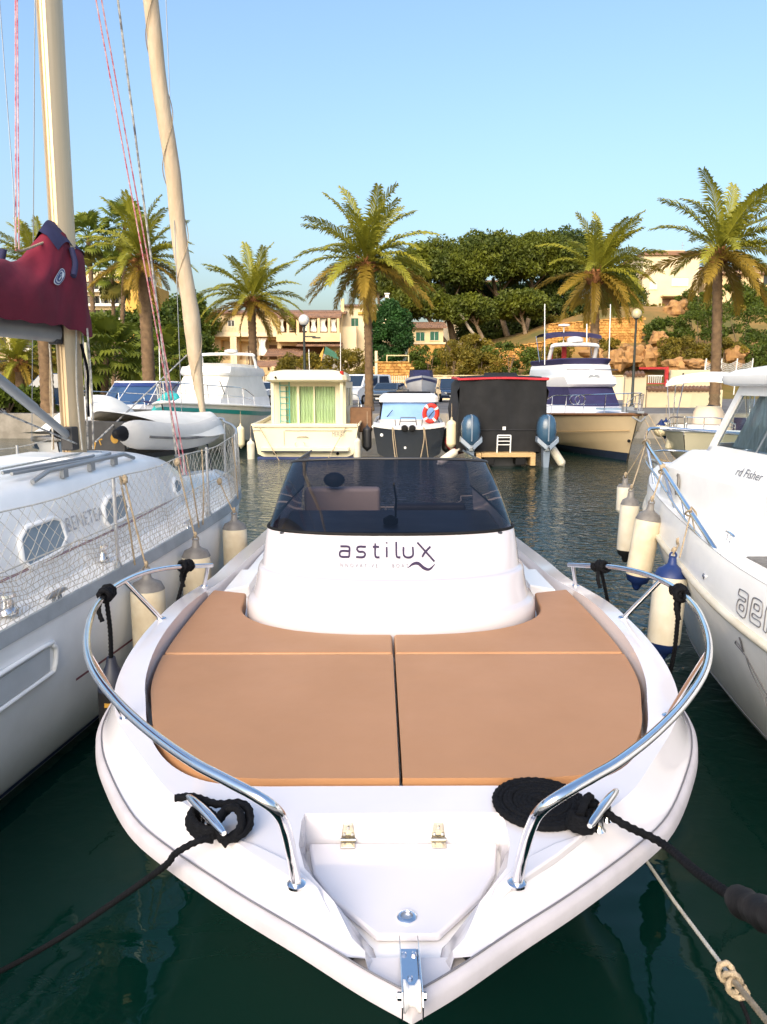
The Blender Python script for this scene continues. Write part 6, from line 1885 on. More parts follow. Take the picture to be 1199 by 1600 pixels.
f = Front('house', 'cream house with green shutters and a tall chimney behind the centre palm', 536, 625, 478, 575, 92, 9, 'stucco2')
f.shell([(549, 561, 497, 510), (547, 557, 523, 540)], .2)
for r in ((549, 561, 497, 510), (547, 557, 523, 540)): f.window(r, shutter='greenshutter')
f.tiles('roof', 536, 626, 478, 469, -.4, 5)
f.slab('annex', (534, 558, 512, 580), -1.8, -.02, 'stucco2')
f.slab('chimney', (602, 608, 458, 476), 1.2, 1.8, 'whitetrim'); f.slab('chimney_cap', (601, 609, 456, 458), 1.1, 1.9, 'whitetrim')
f.slab('lintel', (560, 592, 488, 491), -.3, 0, 'yellowstucco')
for px in (542, 545.5):
    MB().tube([(f.x(px), 2, f.z(472)), (f.x(px), 2, f.z(450))], .03, 5).tube([(f.x(px) - .4, 2, f.z(454)), (f.x(px) + .4, 2, f.z(454))], .02, 5).build('aerial', 'greymetal', f.t)
f = Front('house', 'small stone house with two green shuttered windows under the pines', 640, 693, 512, 585, 88, 7, 'stucco')
f.shell([(650, 664, 519, 533), (672, 686, 518, 532)], .2)
for r in ((650, 664, 519, 533), (672, 686, 518, 532)): f.window(r, shutter='greenshutter')
f.tiles('roof', 638, 694, 512, 499, -.5, 4)
f.slab('stone_base', (639, 695, 538, 588), -.35, -.02, 'stone')
f.slab('ledge', (638, 696, 535, 538), -.45, -.02, 'stucco2')
f = Front('house', 'white villa half hidden behind the umbrella pines', 700, 780, 440, 520, 118, 9, 'stucco2')
f.shell([(716, 728, 452, 466), (740, 752, 452, 466), (712, 765, 478, 505)], .4)
f.window((716, 728, 452, 466), shutter='brownshutter'); f.window((740, 752, 452, 466))
f.slab('balcony', (706, 778, 468, 474), -1.5, 0, 'whitetrim'); f.slab('ground_window', (712, 765, 478, 505), .3, .34, 'windowdark')
f.tiles('roof', 700, 780, 440, 431, -.4, 5)
f = Front('house', 'pale house seen in scraps behind the pines, green shutter at the foot', 782, 868, 462, 535, 116, 8, 'stucco2')
f.shell([(800, 812, 492, 512), (835, 850, 476, 490)], .3)
f.window((800, 812, 492, 512), shutter='greenshutter'); f.window((835, 850, 476, 490))
f.tiles('roof', 782, 868, 462, 454, -.4, 5); f.slab('balcony', (800, 868, 468, 472), -1.2, 0, 'whitetrim')
f = Front('house', 'large cream block of a house above the stone wall on the right', 1001, 1094, 398, 496, 106, 10, 'stucco2')
f.shell([(1044, 1070, 434, 447), (1031, 1062, 466, 482), (1010, 1022, 440, 452)], .3)
for r in ((1044, 1070, 434, 447), (1010, 1022, 440, 452)): f.window(r, shutter='whitetrim')
f.slab('garage', (1031, 1062, 466, 482), .2, .28, 'brownshutter')
f.slab('cornice', (998, 1097, 393, 399), -.35, 10.2, 'tile'); f.slab('roof_block', (1030, 1070, 387, 393), 2, 6, 'stucco')
f.slab('canopy', (1028, 1094, 462, 464), -1.0, -.02, 'stucco')
f.slab('terrace_wall', (1028, 1100, 478, 498), -3, -2.7, 'quay')
MB().tube([(f.x(1070), 3, f.z(388)), (f.x(1070), 3, f.z(372))], .03, 5).tube([(f.x(1068), 3, f.z(377)), (f.x(1073), 3, f.z(377))], .03, 5).build('aerial', 'greymetal', f.t)
f = Front('house', 'cream house with red tile roof at the far right edge', 1098, 1260, 425, 480, 112, 10, 'stucco')
f.shell([(1140, 1151, 430, 451), (1185, 1204, 429, 446)], .2)
for r in ((1140, 1151, 430, 451), (1185, 1204, 429, 446)): f.window(r, frame='brownshutter', bars=1)
f.tiles('roof', 1096, 1262, 428, 407, -.6, 6); f.slab('string_course', (1098, 1260, 448, 450), -.05, 0, 'yellowstucco')
# apartment blocks on the left
f = Front('apartment_block', 'tall balcony apartment block with an ochre end wall behind the palms', 132, 200, 424, 540, 150, 12, 'stucco2', 'building')
hs = [(136, 196, y, y + 13) for y in (440, 462, 484, 506)]
f.shell(hs, 1.0)
for h_ in hs:
    f.slab('glazing', h_, .9, .95, 'windowdark'); f.slab('balcony', (134, 198, h_[3], h_[3] + 4), -1.2, 0, 'whitetrim')
    for px in (150, 164, 181): f.slab('divider', (px - .8, px + .8, h_[2], h_[3]), -1.0, .9, 'whitetrim')
f.slab('end_wing', (201, 246, 446, 540), -.5, 10, 'yellowstucco'); f.slab('roof_tank', (186, 200, 436, 446), 2, 5, 'decalnavy'); f.slab('parapet', (184, 248, 440, 446), -.7, -.51, 'yellowstucco')
f = Front('apartment_block', 'low cream apartment building at the left edge behind the hedge', -60, 62, 505, 625, 80, 9, 'stucco2', 'building')
hs = [(-50, 10, 527, 545), (18, 54, 527, 545), (-50, 10, 560, 580), (18, 54, 560, 580), (-50, 10, 597, 617), (18, 54, 597, 617)]
f.shell(hs, .8)
for h_ in hs:
    f.slab('glazing', h_, .7, .75, 'windowdark'); f.slab('balcony', (h_[0] - 3, h_[1] + 3, h_[3], h_[3] + 4), -1.1, 0, 'whitetrim')
# lean-to and boards beside the long house
t = thing('shed', 'grey sided boat shed with green and orange boards by the long house', 'shed', at_y(500, 585, 84), 0)
MB().hexa([(-.6, 0, -1), (2.9, 0, -1), (2.9, 3, -1), (-.6, 3, -1)], [(.2, 0, 2.3), (2.6, 0, 1.1), (2.6, 3, 1.1), (.2, 3, 2.3)]).build('side', 'quay', t, 0)
MB().hexa([(-.9, -.1, 0), (.0, -.1, 0), (.0, -.05, 0), (-.9, -.05, 0)], [(.1, -.1, 2.2), (.5, -.1, 2.9), (.5, -.05, 2.9), (.1, -.05, 2.2)]).build('orange_board', 'yellowstucco', t, 0)
MB().hexa([(.3, .5, 1.6), (2.2, .5, 1.2), (2.2, 3, 1.2), (.3, 3, 1.6)], [(.6, .6, 3.0), (1.9, .6, 2.2), (1.9, 3, 2.2), (.6, 3, 3.0)]).build('green_tarpaulin', 'greenshutter', t, 0)

# walls and fences
def wall_thing(name, label, px0, px1, pyt, pyb, Y, th, m, cat='wall'):
    a, b = at_y(px0, pyb, Y), at_y(px1, pyt, Y)
    t = thing(name, label, cat, (a.x, Y, a.z))
    return t, b.x - a.x, b.z - a.z
t, w_, h_ = wall_thing('picket_fence', 'pale picket fence along the back of the car park', 395, 652, 587, 622, 68, .1, 'picket', 'fence')
mb = MB(); k = 0
while k < w_:
    mb.box(k, k + .10, 0, .04, 0, h_ + .02 * math.sin(k * 9)); k += .19
tag(mb.build('picket', 'picket', t, 0), kind='stuff')
MB().box(0, w_, .045, .09, h_ * .75, h_ * .75 + .09).box(0, w_, .045, .09, .3, .39).build('rail', 'picket', t, 0)
t, w_, h_ = wall_thing('picket_fence', 'pale picket fence beyond the sport cruiser on the left', 165, 330, 590, 625, 62, .1, 'picket', 'fence')
mb = MB(); k = 0
while k < w_:
    mb.box(k, k + .10, 0, .04, 0, h_ + .02 * math.sin(k * 7)); k += .19
tag(mb.build('picket', 'picket', t, 0), kind='stuff')
MB().box(0, w_, .045, .09, h_ * .75, h_ * .75 + .09).build('rail', 'picket', t, 0)
t, w_, h_ = wall_thing('boundary_wall', 'cream boundary wall with piers behind the covered boat', 655, 985, 586, 624, 67, .3, 'stucco2')
MB().box(0, w_, 0, .25, -.3, h_ - .08).build('wall', 'stucco2', t, 0)
for k in range(9): MB().box(k * w_ / 8.2 - .18, k * w_ / 8.2 + .18, -.08, .33, -.3, h_ - .02).build('pier', 'stucco2', t, 0)
MB().box(-.02, w_ + .02, -.12, .37, h_ - .08, h_).build('coping', 'stucco', t, 0)
def tile_wall(label, px0, px1, pyt, Y):
    a, b = at_y(px0, pyt, Y), at_y(px1, pyt, Y)
    t = thing('tile_topped_wall', label, 'wall', (a.x, Y, QZ))
    w_, h_ = b.x - a.x, a.z - QZ
    MB().box(0, w_, 0, .3, 0, h_ - .12).build('wall', 'stucco2', t, 0)
    p = MB().tube([(.11, -.14, h_ - .13), (.11, .15, h_ + .02), (.11, .44, h_ - .13)], [.115, .12, .115], 8).build('tile', 'tile', t, 60)
    for k in range(1, int(w_ / .22)): like(p, 'tile', t, (k * .22, 0, .012 * math.sin(k * 2.3)))
tile_wall('cream wall with a row of roof tiles on top, taller stretch behind the yacht', 978, 1011, 583, 45)
tile_wall('cream wall with a row of roof tiles on top, lower stretch below the red gate', 1011.5, 1130, 606, 45.2)
a = at_y(1000, 610, 49)
t = thing('red_gate', 'red framed gate with white railing above the tiled wall', 'gate', (a.x, 49, QZ))
gx = lambda px: at_y(px, 600, 49).x - a.x
gz = lambda py: at_y(600, py, 49).z - QZ
MB().box(gx(1039), gx(1044), 0, .2, 0, gz(573)).build('post', 'redpaint', t, 0)
MB().box(gx(998), gx(1039), 0, .08, gz(577), gz(573.5)).box(gx(1012), gx(1039), 0, .06, gz(600), gz(598.5)).build('frame', 'redpaint', t, 0)
mb = MB()
for k in range(7): mb.box(gx(1013) + k * .13, gx(1013) + k * .13 + .05, .02, .06, gz(600), gz(588))
mb.box(gx(1012), gx(1036), .02, .06, gz(588), gz(586)).build('railing', 'whitetrim', t, 0)
t, w_, h_ = wall_thing('garden_wall', 'plain cream wall section between red gate and right palm', 1046, 1112, 578, 632, 50, .3, 'stucco2')
MB().box(0, w_, 0, .3, 0, h_).build('wall', 'stucco2', t, 0, .02)
MB().box(w_ * .28, w_ * .32, -.04, -.005, h_ - .5, h_ - .2).build('lamp', 'blackrub', t, 0)
t, w_, h_ = wall_thing('wire_fence', 'sagging white wire fence by the foot of the right palm', 1100, 1175, 560, 592, 60, .1, 'picket', 'fence')
for k in range(4): MB().tube([(k * w_ / 3, 0, -1.2), (k * w_ / 3 + .1, 0, h_)], .05, 6).build('post', 'whitetrim', t)
mb = MB()
for k in range(9):
    mb.tube([(w_ * j / 12, 0, h_ * (.15 + .09 * k) - .25 * math.sin(math.pi * ((j / 4) % 1))) for j in range(13)], .012, 4)
for k in range(37): mb.tube([(w_ * k / 36, 0, h_ * .1), (w_ * k / 36, 0, h_ * .88 - .25 * math.sin(math.pi * ((k / 12) % 1)))], .010, 4)
tag(mb.build('mesh', 'whitetrim', t, 0), kind='stuff')
# golden stone terrace wall, its courses in real relief
def stone_wall(label, px0, px1, pyt0, pyt1, pyb, Y, seed):
    a, b = at_y(px0, pyb, Y), at_y(px1, pyb, Y)
    zt0, zt1 = at_y(600, pyt0, Y).z, at_y(600, pyt1, Y).z
    t = thing('stone_wall', label, 'wall', (a.x, Y, a.z))
    w_ = b.x - a.x
    q = random.Random(seed)
    top_ = lambda x: (zt0 + (zt1 - zt0) * x / w_) - a.z
    MB().add([(0, .08, -3), (w_, .08, -3), (w_, .8, -3), (0, .8, -3), (0, .08, top_(0) - .05), (w_, .08, top_(w_) - .05), (w_, .8, top_(w_) - .05), (0, .8, top_(0) - .05)], [(0, 1, 5, 4), (4, 5, 6, 7), (1, 2, 6, 5), (3, 0, 4, 7), (2, 3, 7, 6)]).build('core', 'stone', t, 0)
    mb = MB(); z = -.4
    while z < max(zt0, zt1) - a.z:
        hh = q.uniform(.22, .34); x = -q.uniform(0, .3)
        while x < w_:
            ww = q.uniform(.25, .6)
            if z + hh * .6 < top_(min(w_, max(0, x))):
                j = [q.uniform(-.03, .03) for _ in range(8)]; pr = q.uniform(-.02, .07)
                mb.hexa([(x + .03 + j[0], .10, z + .02 + j[1]), (x + ww - .03 + j[2], .10, z + .02), (x + ww - .03, .10, z + hh - .02 + j[3]), (x + .03, .10, z + hh - .02)][::-1], [(x + .05 + j[4], -pr, z + .04), (x + ww - .06, -pr, z + .04 + j[5]), (x + ww - .05 + j[6], -pr, z + hh - .04), (x + .05, -pr, z + hh - .04 + j[7])][::-1])
            x += ww
        z += hh
    tag(mb.build('stone', 'stone', t, 0), kind='stuff')
    n = int(w_ / .7)
    c = MB().box(0, w_ / n - .02, -.12, .85, 0, .10).mesh('coping_stone', 'stone', 0)
    for k in range(n):
        like(c, 'coping_stone', t, (w_ * k / n, 0, top_(w_ * (k + .5) / n) - .03))
stone_wall('golden stone terrace wall below the big cream house', 857, 1002, 507, 495, 548, 84, 3)
stone_wall('low golden stone wall rising towards the terrace under the pines', 772, 856, 546, 533, 575, 82, 5)
stone_wall('little stone enclosure wall right of the centre palm', 586, 640, 566, 566, 592, 74, 8)
a = at_y(586, 592, 74)
MB().box(0, .25, -.1, .3, -.3, 2.6).build('gate_pier', 'stucco2', bpy.data.objects['stone_wall.002'], 0)
MB().box(1.1, 1.2, 2, 2.1, 0, 2.2).box(3.2, 3.3, 2, 2.1, 0, 2.2).box(1.1, 3.3, 2, 2.1, 2.2, 2.3).build('pergola', 'stucco', bpy.data.objects['stone_wall.002'], 0)

# rocks on the slope
def rock(label, px, py, Y, rx, rz, seed):
    c = at_y(px, py, Y)
    q = random.Random(seed)
    mb = MB()
    rx, rz = rx * .72, rz * .72
    n, m_ = 18, 12
    secs = []
    for i in range(m_ + 1):
        th = math.pi * i / m_
        row = []
        for k in range(n):
            ph = 2 * math.pi * k / n
            d = V(math.sin(th) * math.cos(ph), math.sin(th) * math.sin(ph), -math.cos(th))
            r_ = 1 + .6 * noise.noise(d * 1.5 + V(seed * 3.1, 0, 0)) + .30 * noise.noise(d * 4 + V(0, seed, 0))
            r_ = round(r_ * 7) / 7 * .6 + r_ * .4
            row.append((d.x * rx * r_, d.y * rx * r_, d.z * rz * r_))
        secs.append(row)
    o = mb.loft(secs, True).build('boulder', 'rock', None, 25)
    o.location = c
    tag(o, label, 'rock', 'ochre rocks on the slope')
for i, (lab, px, py, Y, rx, rz) in enumerate((
    ('big rounded ochre boulder beside the hedge near the right palm', 1060, 484, 92, 1.9, 1.4), ('broad ochre rock face below the terrace wall behind the right lamp', 990, 556, 78, 2.2, 1.6),
    ('ochre rock left of the right street lamp foot', 965, 562, 76, 1.3, 1.3), ('jagged ochre rock right of the lamp pole', 1018, 560, 77, 1.4, 1.6),
    ('flat ochre rock at the top of the slope under bushes', 1030, 530, 80, 1.3, 1.0), ('small ochre rock above the red gate', 1055, 572, 72, 1.3, .9), ('pale rock above the wire fence', 1085, 570, 72, 1.4, .8),
    ('ochre rock beneath the dark bushes on the right', 1150, 556, 74, 1.3, 1.2), ('ochre rock by the yacht radar arch', 925, 556, 78, 1.4, 1.1))):
    rock(lab, px, py, Y, rx, rz, i + 2)

# street lamps
def lamp(label, px, py, Y, m):
    c = at_y(px, py, Y)
    t = thing('street_lamp', label, 'street lamp', (c.x, Y, QZ), 0, 'globe street lamps')
    hh = c.z - QZ
    MB().lathe([(.14, 0), (.14, .25), (.075, .35), (.06, hh * .5), (.05, hh - .30), (.10, hh - .26), (.12, hh - .22)], 12).build('pole', 'pole', t, 50)
    MB().lathe([(.10, -.235), (.18, -.19), (.235, -.08), (.245, 0), (.225, .10), (.17, .18), (.08, .235), (.01, .25)], 20, (0, 0, hh)).build('globe', m, t, 60)
    return t
t = lamp('street lamp with a grey globe in front of the long house', 475, 500, 36, 'globe')
zz = at_y(475, 526, 36).z - QZ
MB().tube([(0, 0, zz), (.5, 0, zz), (.55, 0, zz - .05)], .03, 6).box(.38, .75, -.08, .08, zz - .08, zz - .02).build('side_lantern', 'pole', t, 30)
lamp('street lamp with a yellowed globe beside the flybridge yacht', 995, 490, 39, 'globewarm')

# cars and vans in the car park
def car(name, label, cat, x, y, rz, m, L=4.3, W=1.78, Hh=1.5, van=False):
    t = thing(name, label, cat, (x, y, QZ), rz, 'vehicles in the car park')
    w2 = W / 2
    b0 = .30
    hood = .95 if not van else 1.05
    if van:
        prof_ = [(-L / 2, b0), (L / 2 - .1, b0), (L / 2, .55), (L / 2 - .04, .85), (L / 2 - .55, 1.12), (-L / 2 + .02, 1.12), (-L / 2, .6)]
        lo = [(L / 2 - .62, 1.10), (-L / 2 + .04, 1.10)]; hi = [(L / 2 - 1.35, Hh), (-L / 2 + .15, Hh)]
    else:
        prof_ = [(-L / 2, b0 + .1), (-L / 2 + .1, b0), (L / 2 - .12, b0), (L / 2, .5), (L / 2 - .03, .74), (L / 2 - .3, .88), (L / 2 - 1.15, .98), (-L / 2 + .05, 1.0), (-L / 2, .8)]
        lo = [(L / 2 - 1.1, .97), (-L / 2 + .15, .97)]; hi = [(L / 2 - 1.85, Hh), (-L / 2 + .6, Hh)]
    n = len(prof_)
    MB().loft([[(s * w2 * k, p, z) for p, z in prof_] for s, k in ((-1, .94), (-1, 1), (1, 1), (1, .94))] if False else [[(-w2 * .95, p * .99, z) for p, z in prof_], [(-w2, p, z) for p, z in prof_], [(w2, p, z) for p, z in prof_], [(w2 * .95, p * .99, z) for p, z in prof_]], True, True, True).build('body', m, t, 30, .05, 3)
    a = [(-w2 * .95, lo[1][0], lo[1][1]), (w2 * .95, lo[1][0], lo[1][1]), (w2 * .95, lo[0][0], lo[0][1]), (-w2 * .95, lo[0][0], lo[0][1])]
    b = [(-w2 * .78, hi[1][0], hi[1][1]), (w2 * .78, hi[1][0], hi[1][1]), (w2 * .78, hi[0][0], hi[0][1]), (-w2 * .78, hi[0][0], hi[0][1])]
    ro = MB().hexa(a, b).build('roof', m, t, 30, .06, 3)
    A, B = [Vector(p) for p in a], [Vector(p) for p in b]
    def panel(nm, i, j, u0=.06, u1=.94, v0=.10, v1=.88):
        n_ = (A[j] - A[i]).cross(B[i] - A[i]).normalized() * .012
        P = lambda u, v: A[i].lerp(A[j], u).lerp(B[i].lerp(B[j], u), v) + n_
        MB().add([P(u0, v0), P(u1, v0), P(u1, v1), P(u0, v1)], [(0, 1, 2, 3)]).build(nm, 'boatglass', ro, 0)
    panel('windscreen', 2, 3); panel('rear_window', 0, 1)
    for i, j in ((1, 2), (3, 0)):
        panel('side_window', i, j, .10, .48); panel('side_window', i, j, .54, .90)
    for s in (-1, 1):
        for y_ in (L / 2 - .85, -L / 2 + .8):
            wl_ = MB().lathe([(.10, -.10), (.27, -.11), (.32, -.07), (.32, .07), (.27, .11), (.10, .10)], 20, (s * (w2 - .08), y_, .32), (1, 0, 0)).build('wheel', 'blackrub', t, 40)
            MB().lathe([(.05, 0), (.20, .01), (.20, .02), (.03, .03)], 14, (s * (w2 + .02), y_, .32), (s, 0, 0)).build('rim', 'alu', wl_, 40)
        MB().hexa([(s * (w2 - .10), L / 2 - .10, .64), (s * (w2 - .42), L / 2 + .012, .64), (s * (w2 - .42), L / 2 + .012, .74), (s * (w2 - .10), L / 2 - .10, .78)], [(s * (w2 - .10), L / 2 - .2, .64), (s * (w2 - .42), L / 2 - .2, .64), (s * (w2 - .42), L / 2 - .2, .74), (s * (w2 - .10), L / 2 - .2, .78)]).build('headlight', 'globe', t, 0)
        MB().box(s * w2 + (.0 if s > 0 else -.18), s * w2 + (.18 if s > 0 else 0), lo[0][0] - .45, lo[0][0] - .36, lo[0][1] + .02, lo[0][1] + .14).build('mirror', m, t, 30, .02)
    MB().box(-.45, .45, L / 2 - .02, L / 2 + .014, .55, .68).build('grille', 'blackrub', t, 0)
    MB().box(-.26, .26, L / 2 - .0, L / 2 + .03, .42, .52).build('number_plate', 'whitetrim', t, 0)
    return t
p = at_y(570, 610, 54); car('parked_van', 'white van parked behind the centre palm', 'van', p.x, 54, R(150), 'carwhite', 4.9, 1.9, 2.0, True)
p = at_y(607, 612, 49); car('parked_car', 'dark grey car parked right of the centre palm', 'car', p.x, 49, R(165), 'cargrey', 4.1, 1.72, 1.42)
p = at_y(703, 612, 60); car('parked_car', 'dark blue four wheel drive car parked facing the basin', 'car', p.x, 60, R(182), 'carblue', 4.4, 1.85, 1.75)
p = at_y(418, 612, 52); car('parked_car', 'pale car parked between the teal striped yacht and the cream fishing boat', 'car', p.x, 52, R(160), 'carwhite', 4.1, 1.72, 1.5)
p = at_y(90, 630, 40); car('parked_van', 'dark blue van parked by the left hand palm trunk', 'van', p.x, 41, R(95), 'carblue', 4.6, 1.8, 1.9, True)

# ================================================================== palms, pines, bushes
def leafmat(name, c1, c2, scale=.9):
    m = mat(name, c1, 0.55, col2=c2, scale=scale, spec=.35)
    nt = m.node_tree
    b = nt.nodes['Principled BSDF']
    b.inputs['Subsurface Weight'].default_value = 0
    out = nt.nodes['Material Output']
    tr = nt.nodes.new('ShaderNodeBsdfTranslucent')
    src = b.inputs['Base Color'].links[0].from_socket
    nt.links.new(src, tr.inputs['Color'])
    mx = nt.nodes.new('ShaderNodeMixShader')
    mx.inputs['Fac'].default_value = .28
    nt.links.new(b.outputs['BSDF'], mx.inputs[1])
    nt.links.new(tr.outputs['BSDF'], mx.inputs[2])
    nt.links.new(mx.outputs['Shader'], out.inputs['Surface'])
    return m
M['frond'] = leafmat('date_palm_frond', (0.36, 0.33, 0.028), (0.19, 0.205, 0.026), 1.2)
M['frondold'] = leafmat('old_palm_frond', (0.34, 0.22, 0.025), (0.20, 0.14, 0.02), 1.2)
M['fan'] = leafmat('fan_palm_leaf', (0.20, 0.23, 0.025), (0.10, 0.15, 0.02), 1.2)
M['fanold'] = leafmat('yellowed_fan_leaf', (0.20, 0.17, 0.03), (0.11, 0.12, 0.025), 1.2)
M['pine'] = leafmat('pine_needles', (0.155, 0.175, 0.014), (0.055, 0.080, 0.012), .35)
M['darkpine'] = leafmat('dark_needles', (0.080, 0.11, 0.016), (0.034, 0.056, 0.012), .4)
M['broad'] = leafmat('fresh_green_leaves', (0.045, 0.125, 0.025), (0.018, 0.06, 0.015), .6)
M['olivebush'] = leafmat('olive_bush_leaves', (0.25, 0.185, 0.018), (0.11, 0.10, 0.014), .7)
M['hedge'] = leafmat('hedge_leaves', (0.115, 0.155, 0.014), (0.05, 0.08, 0.011), .8)
M['palmtrunk'] = mat('palm_bark', (0.20, 0.125, 0.065), 0.95, col2=(0.105, 0.065, 0.035), scale=4, bump=.6, bscale=9)
M['boots'] = mat('cut_leaf_bases', (0.36, 0.15, 0.05), 0.9, col2=(0.18, 0.08, 0.03), scale=5, bump=.5, bscale=9)
M['bark'] = mat('pine_bark', (0.26, 0.19, 0.12), 0.95, col2=(0.14, 0.095, 0.06), scale=1.5, bump=.7, bscale=5)

def frond_mesh(L, elev, droop, m, seed, nl=46):
    q = random.Random(seed)
    mb = MB()
    N = 16
    pts, tan = [V(0, 0, 0)], []
    curl = q.uniform(-.25, .25)
    for i in range(N):
        s_ = i / N
        a = elev - droop * s_ ** 1.25
        d = V(math.cos(a) * math.cos(curl * s_), math.cos(a) * math.sin(curl * s_), math.sin(a))
        tan.append(d)
        pts.append(pts[-1] + d * (L / N))
    tan.append(tan[-1])
    mb.tube(pts, [.013 * (1 - .85 * i / N) for i in range(N + 1)], 4)
    for j in range(nl):
        s_ = .13 + .87 * (j + .5) / nl
        i = min(N - 1, int(s_ * N)); f_ = s_ * N - i
        p, t = pts[i].lerp(pts[i + 1], f_), tan[i]
        side = t.cross(V(0, 0, 1))
        side = side.normalized() if side.length > .1 else V(0, 1, 0)
        up = side.cross(t).normalized()
        ln = L * .155 * (.45 + .75 * math.sin(math.pi * min(1, s_ * .86 + .14)) ** .8)
        for sg in (1, -1):
            l2 = ln * q.uniform(.8, 1.15)
            fw = .62 + .5 * s_
            d = (t * fw + side * sg * .78 + up * q.uniform(.05, .45)).normalized()
            e = p + d * l2 * .6
            e2 = e + (d + V(0, 0, -.55 - q.uniform(0, .4))).normalized() * l2 * .45
            wv = t * .0115
            mb.add([p - wv * .6, p + wv * .6, e + wv, e - wv, e2], [(0, 1, 2, 3), (3, 2, 4)])
    return mb.mesh('frond', m, 0)
FR = []
for i in range(12):
    el = R(86 - i * 11.5)
    FR.append((el, frond_mesh(1.0, el, R(38 + i * 4.5) if el > 0 else R(40), 'frond' if i < 8 else 'frondold', i + 3)))
    # unit length: scaled per palm
OLD = [frond_mesh(1.0, R(e), R(34), 'frondold', 90 + k) for k, e in enumerate((-18, -40, -62))]
# leaflet widths are made for a 3.4 m frond, so rescale the unit meshes' fine widths
def palm_trunk(mb, h_, r0, r1, lean=(0, 0), rings=0, bend=0.0):
    n = int(h_ / .13)
    secs = []
    for i in range(n + 1):
        t = i / n
        r_ = r0 + (r1 - r0) * t + (.06 * max(0, 1 - t * 12)) + (.022 if i % 2 else -.012)
        c = V(lean[0] * t + bend * math.sin(math.pi * t), lean[1] * t, h_ * t)
        secs.append([c + V(math.cos(2 * math.pi * k / 14 + i * .22) * r_ * (1 + .05 * ((k + i) % 2)), math.sin(2 * math.pi * k / 14 + i * .22) * r_ * (1 + .05 * ((k + i) % 2)), 0) for k in range(14)])
    return mb.loft(secs, True, True, True)
def date_palm(label, px, py, Y, base_px, L, nf=46, wind=0.0, seed=1, zb=QZ, r_=.21, old=5, wx=0.0, skirt=0):
    c = at_y(px, py, Y)
    b = at_y(base_px, 640, Y)
    t = thing('date_palm', label, 'palm tree', (b.x, Y, zb), 0, 'date palms along the quay')
    h_ = c.z - zb
    lean = (c.x - b.x, 0)
    palm_trunk(MB(), h_ - .25, r_, r_ * .86, lean, bend=.05).build('trunk', 'palmtrunk', t, 60)
    q = random.Random(seed)
    mb = MB()
    top_ = V(lean[0], 0, h_)
    mb.lathe([(r_ * .9, -.5), (r_ * 1.5, -.28), (r_ * 1.65, -.05), (r_ * 1.3, .18), (r_ * .5, .34)], 14, top_)
    for k in range(26):
        a = k * 2.4; zz = -.42 + .6 * (k / 26)
        d = V(math.cos(a), math.sin(a), .9 + .8 * zz)
        p = top_ + V(math.cos(a) * r_ * 1.25, math.sin(a) * r_ * 1.25, zz)
        mb.tube([p, p + d.normalized() * .34], [.075, .028], 4)
    mb.build('leaf_bases', 'boots', t, 50)
    tilt = Matrix.Rotation(wind, 4, 'Y')
    for k in range(nf + old):
        if k < nf:
            u = (k + .5) / nf
            i = min(9, int(10.2 * u ** .85 + q.uniform(-.4, .4)))
            i = max(0, i)
            me = FR[i][1]
            l2 = L * q.uniform(.86, 1.06) * (1 - .15 * (1 - u) * 0)
        else:
            me = OLD[k % 3]; l2 = L * q.uniform(.65, .9)
        az = k * 2.399 + q.uniform(-.25, .25)
        if wx:   # fronds stream to leeward
            az = math.atan2(math.sin(az), math.cos(az) + wx)
        o = bpy.data.objects.new('frond', me)
        mm = Matrix.Translation(top_ + V(0, 0, .05)) @ (tilt @ Matrix.Rotation(az, 4, 'Z') @ Matrix.Rotation(q.uniform(-.25, .25), 4, 'X')) @ Matrix.Scale(l2, 4)
        o.parent = t
        o.matrix_local = mm
        COL.objects.link(o)
    return t
date_palm('tall date palm standing in the middle of the picture behind the fishing boats', 572, 412, 39, 577, 3.85, 40, 0, 2, old=5)
date_palm('date palm in front of the long cream house', 393, 470, 46, 395, 3.4, 36, .05, 5, r_=.25, old=4)
date_palm('windblown date palm behind the flybridge yacht', 930, 430, 41, 926, 3.55, 38, .30, 8, r_=.24, old=5, wx=.55)
date_palm('windblown date palm at the far right, taller than its neighbour', 1122, 396, 36, 1116, 3.65, 38, .28, 11, r_=.23, old=3, wx=.6)
date_palm('thick date palm behind the furled headsail', 222, 408, 34.5, 234, 2.8, 38, .04, 14, r_=.28, old=5)
date_palm('date palm whose crown shows above the maroon boom cover', 60, 425, 36, 75, 2.5, 40, 0, 17, r_=.30, old=3)
date_palm('short young date palm by the hedge at the left edge', 30, 568, 45, 30, 2.6, 34, 0, 21, r_=.26, old=4)

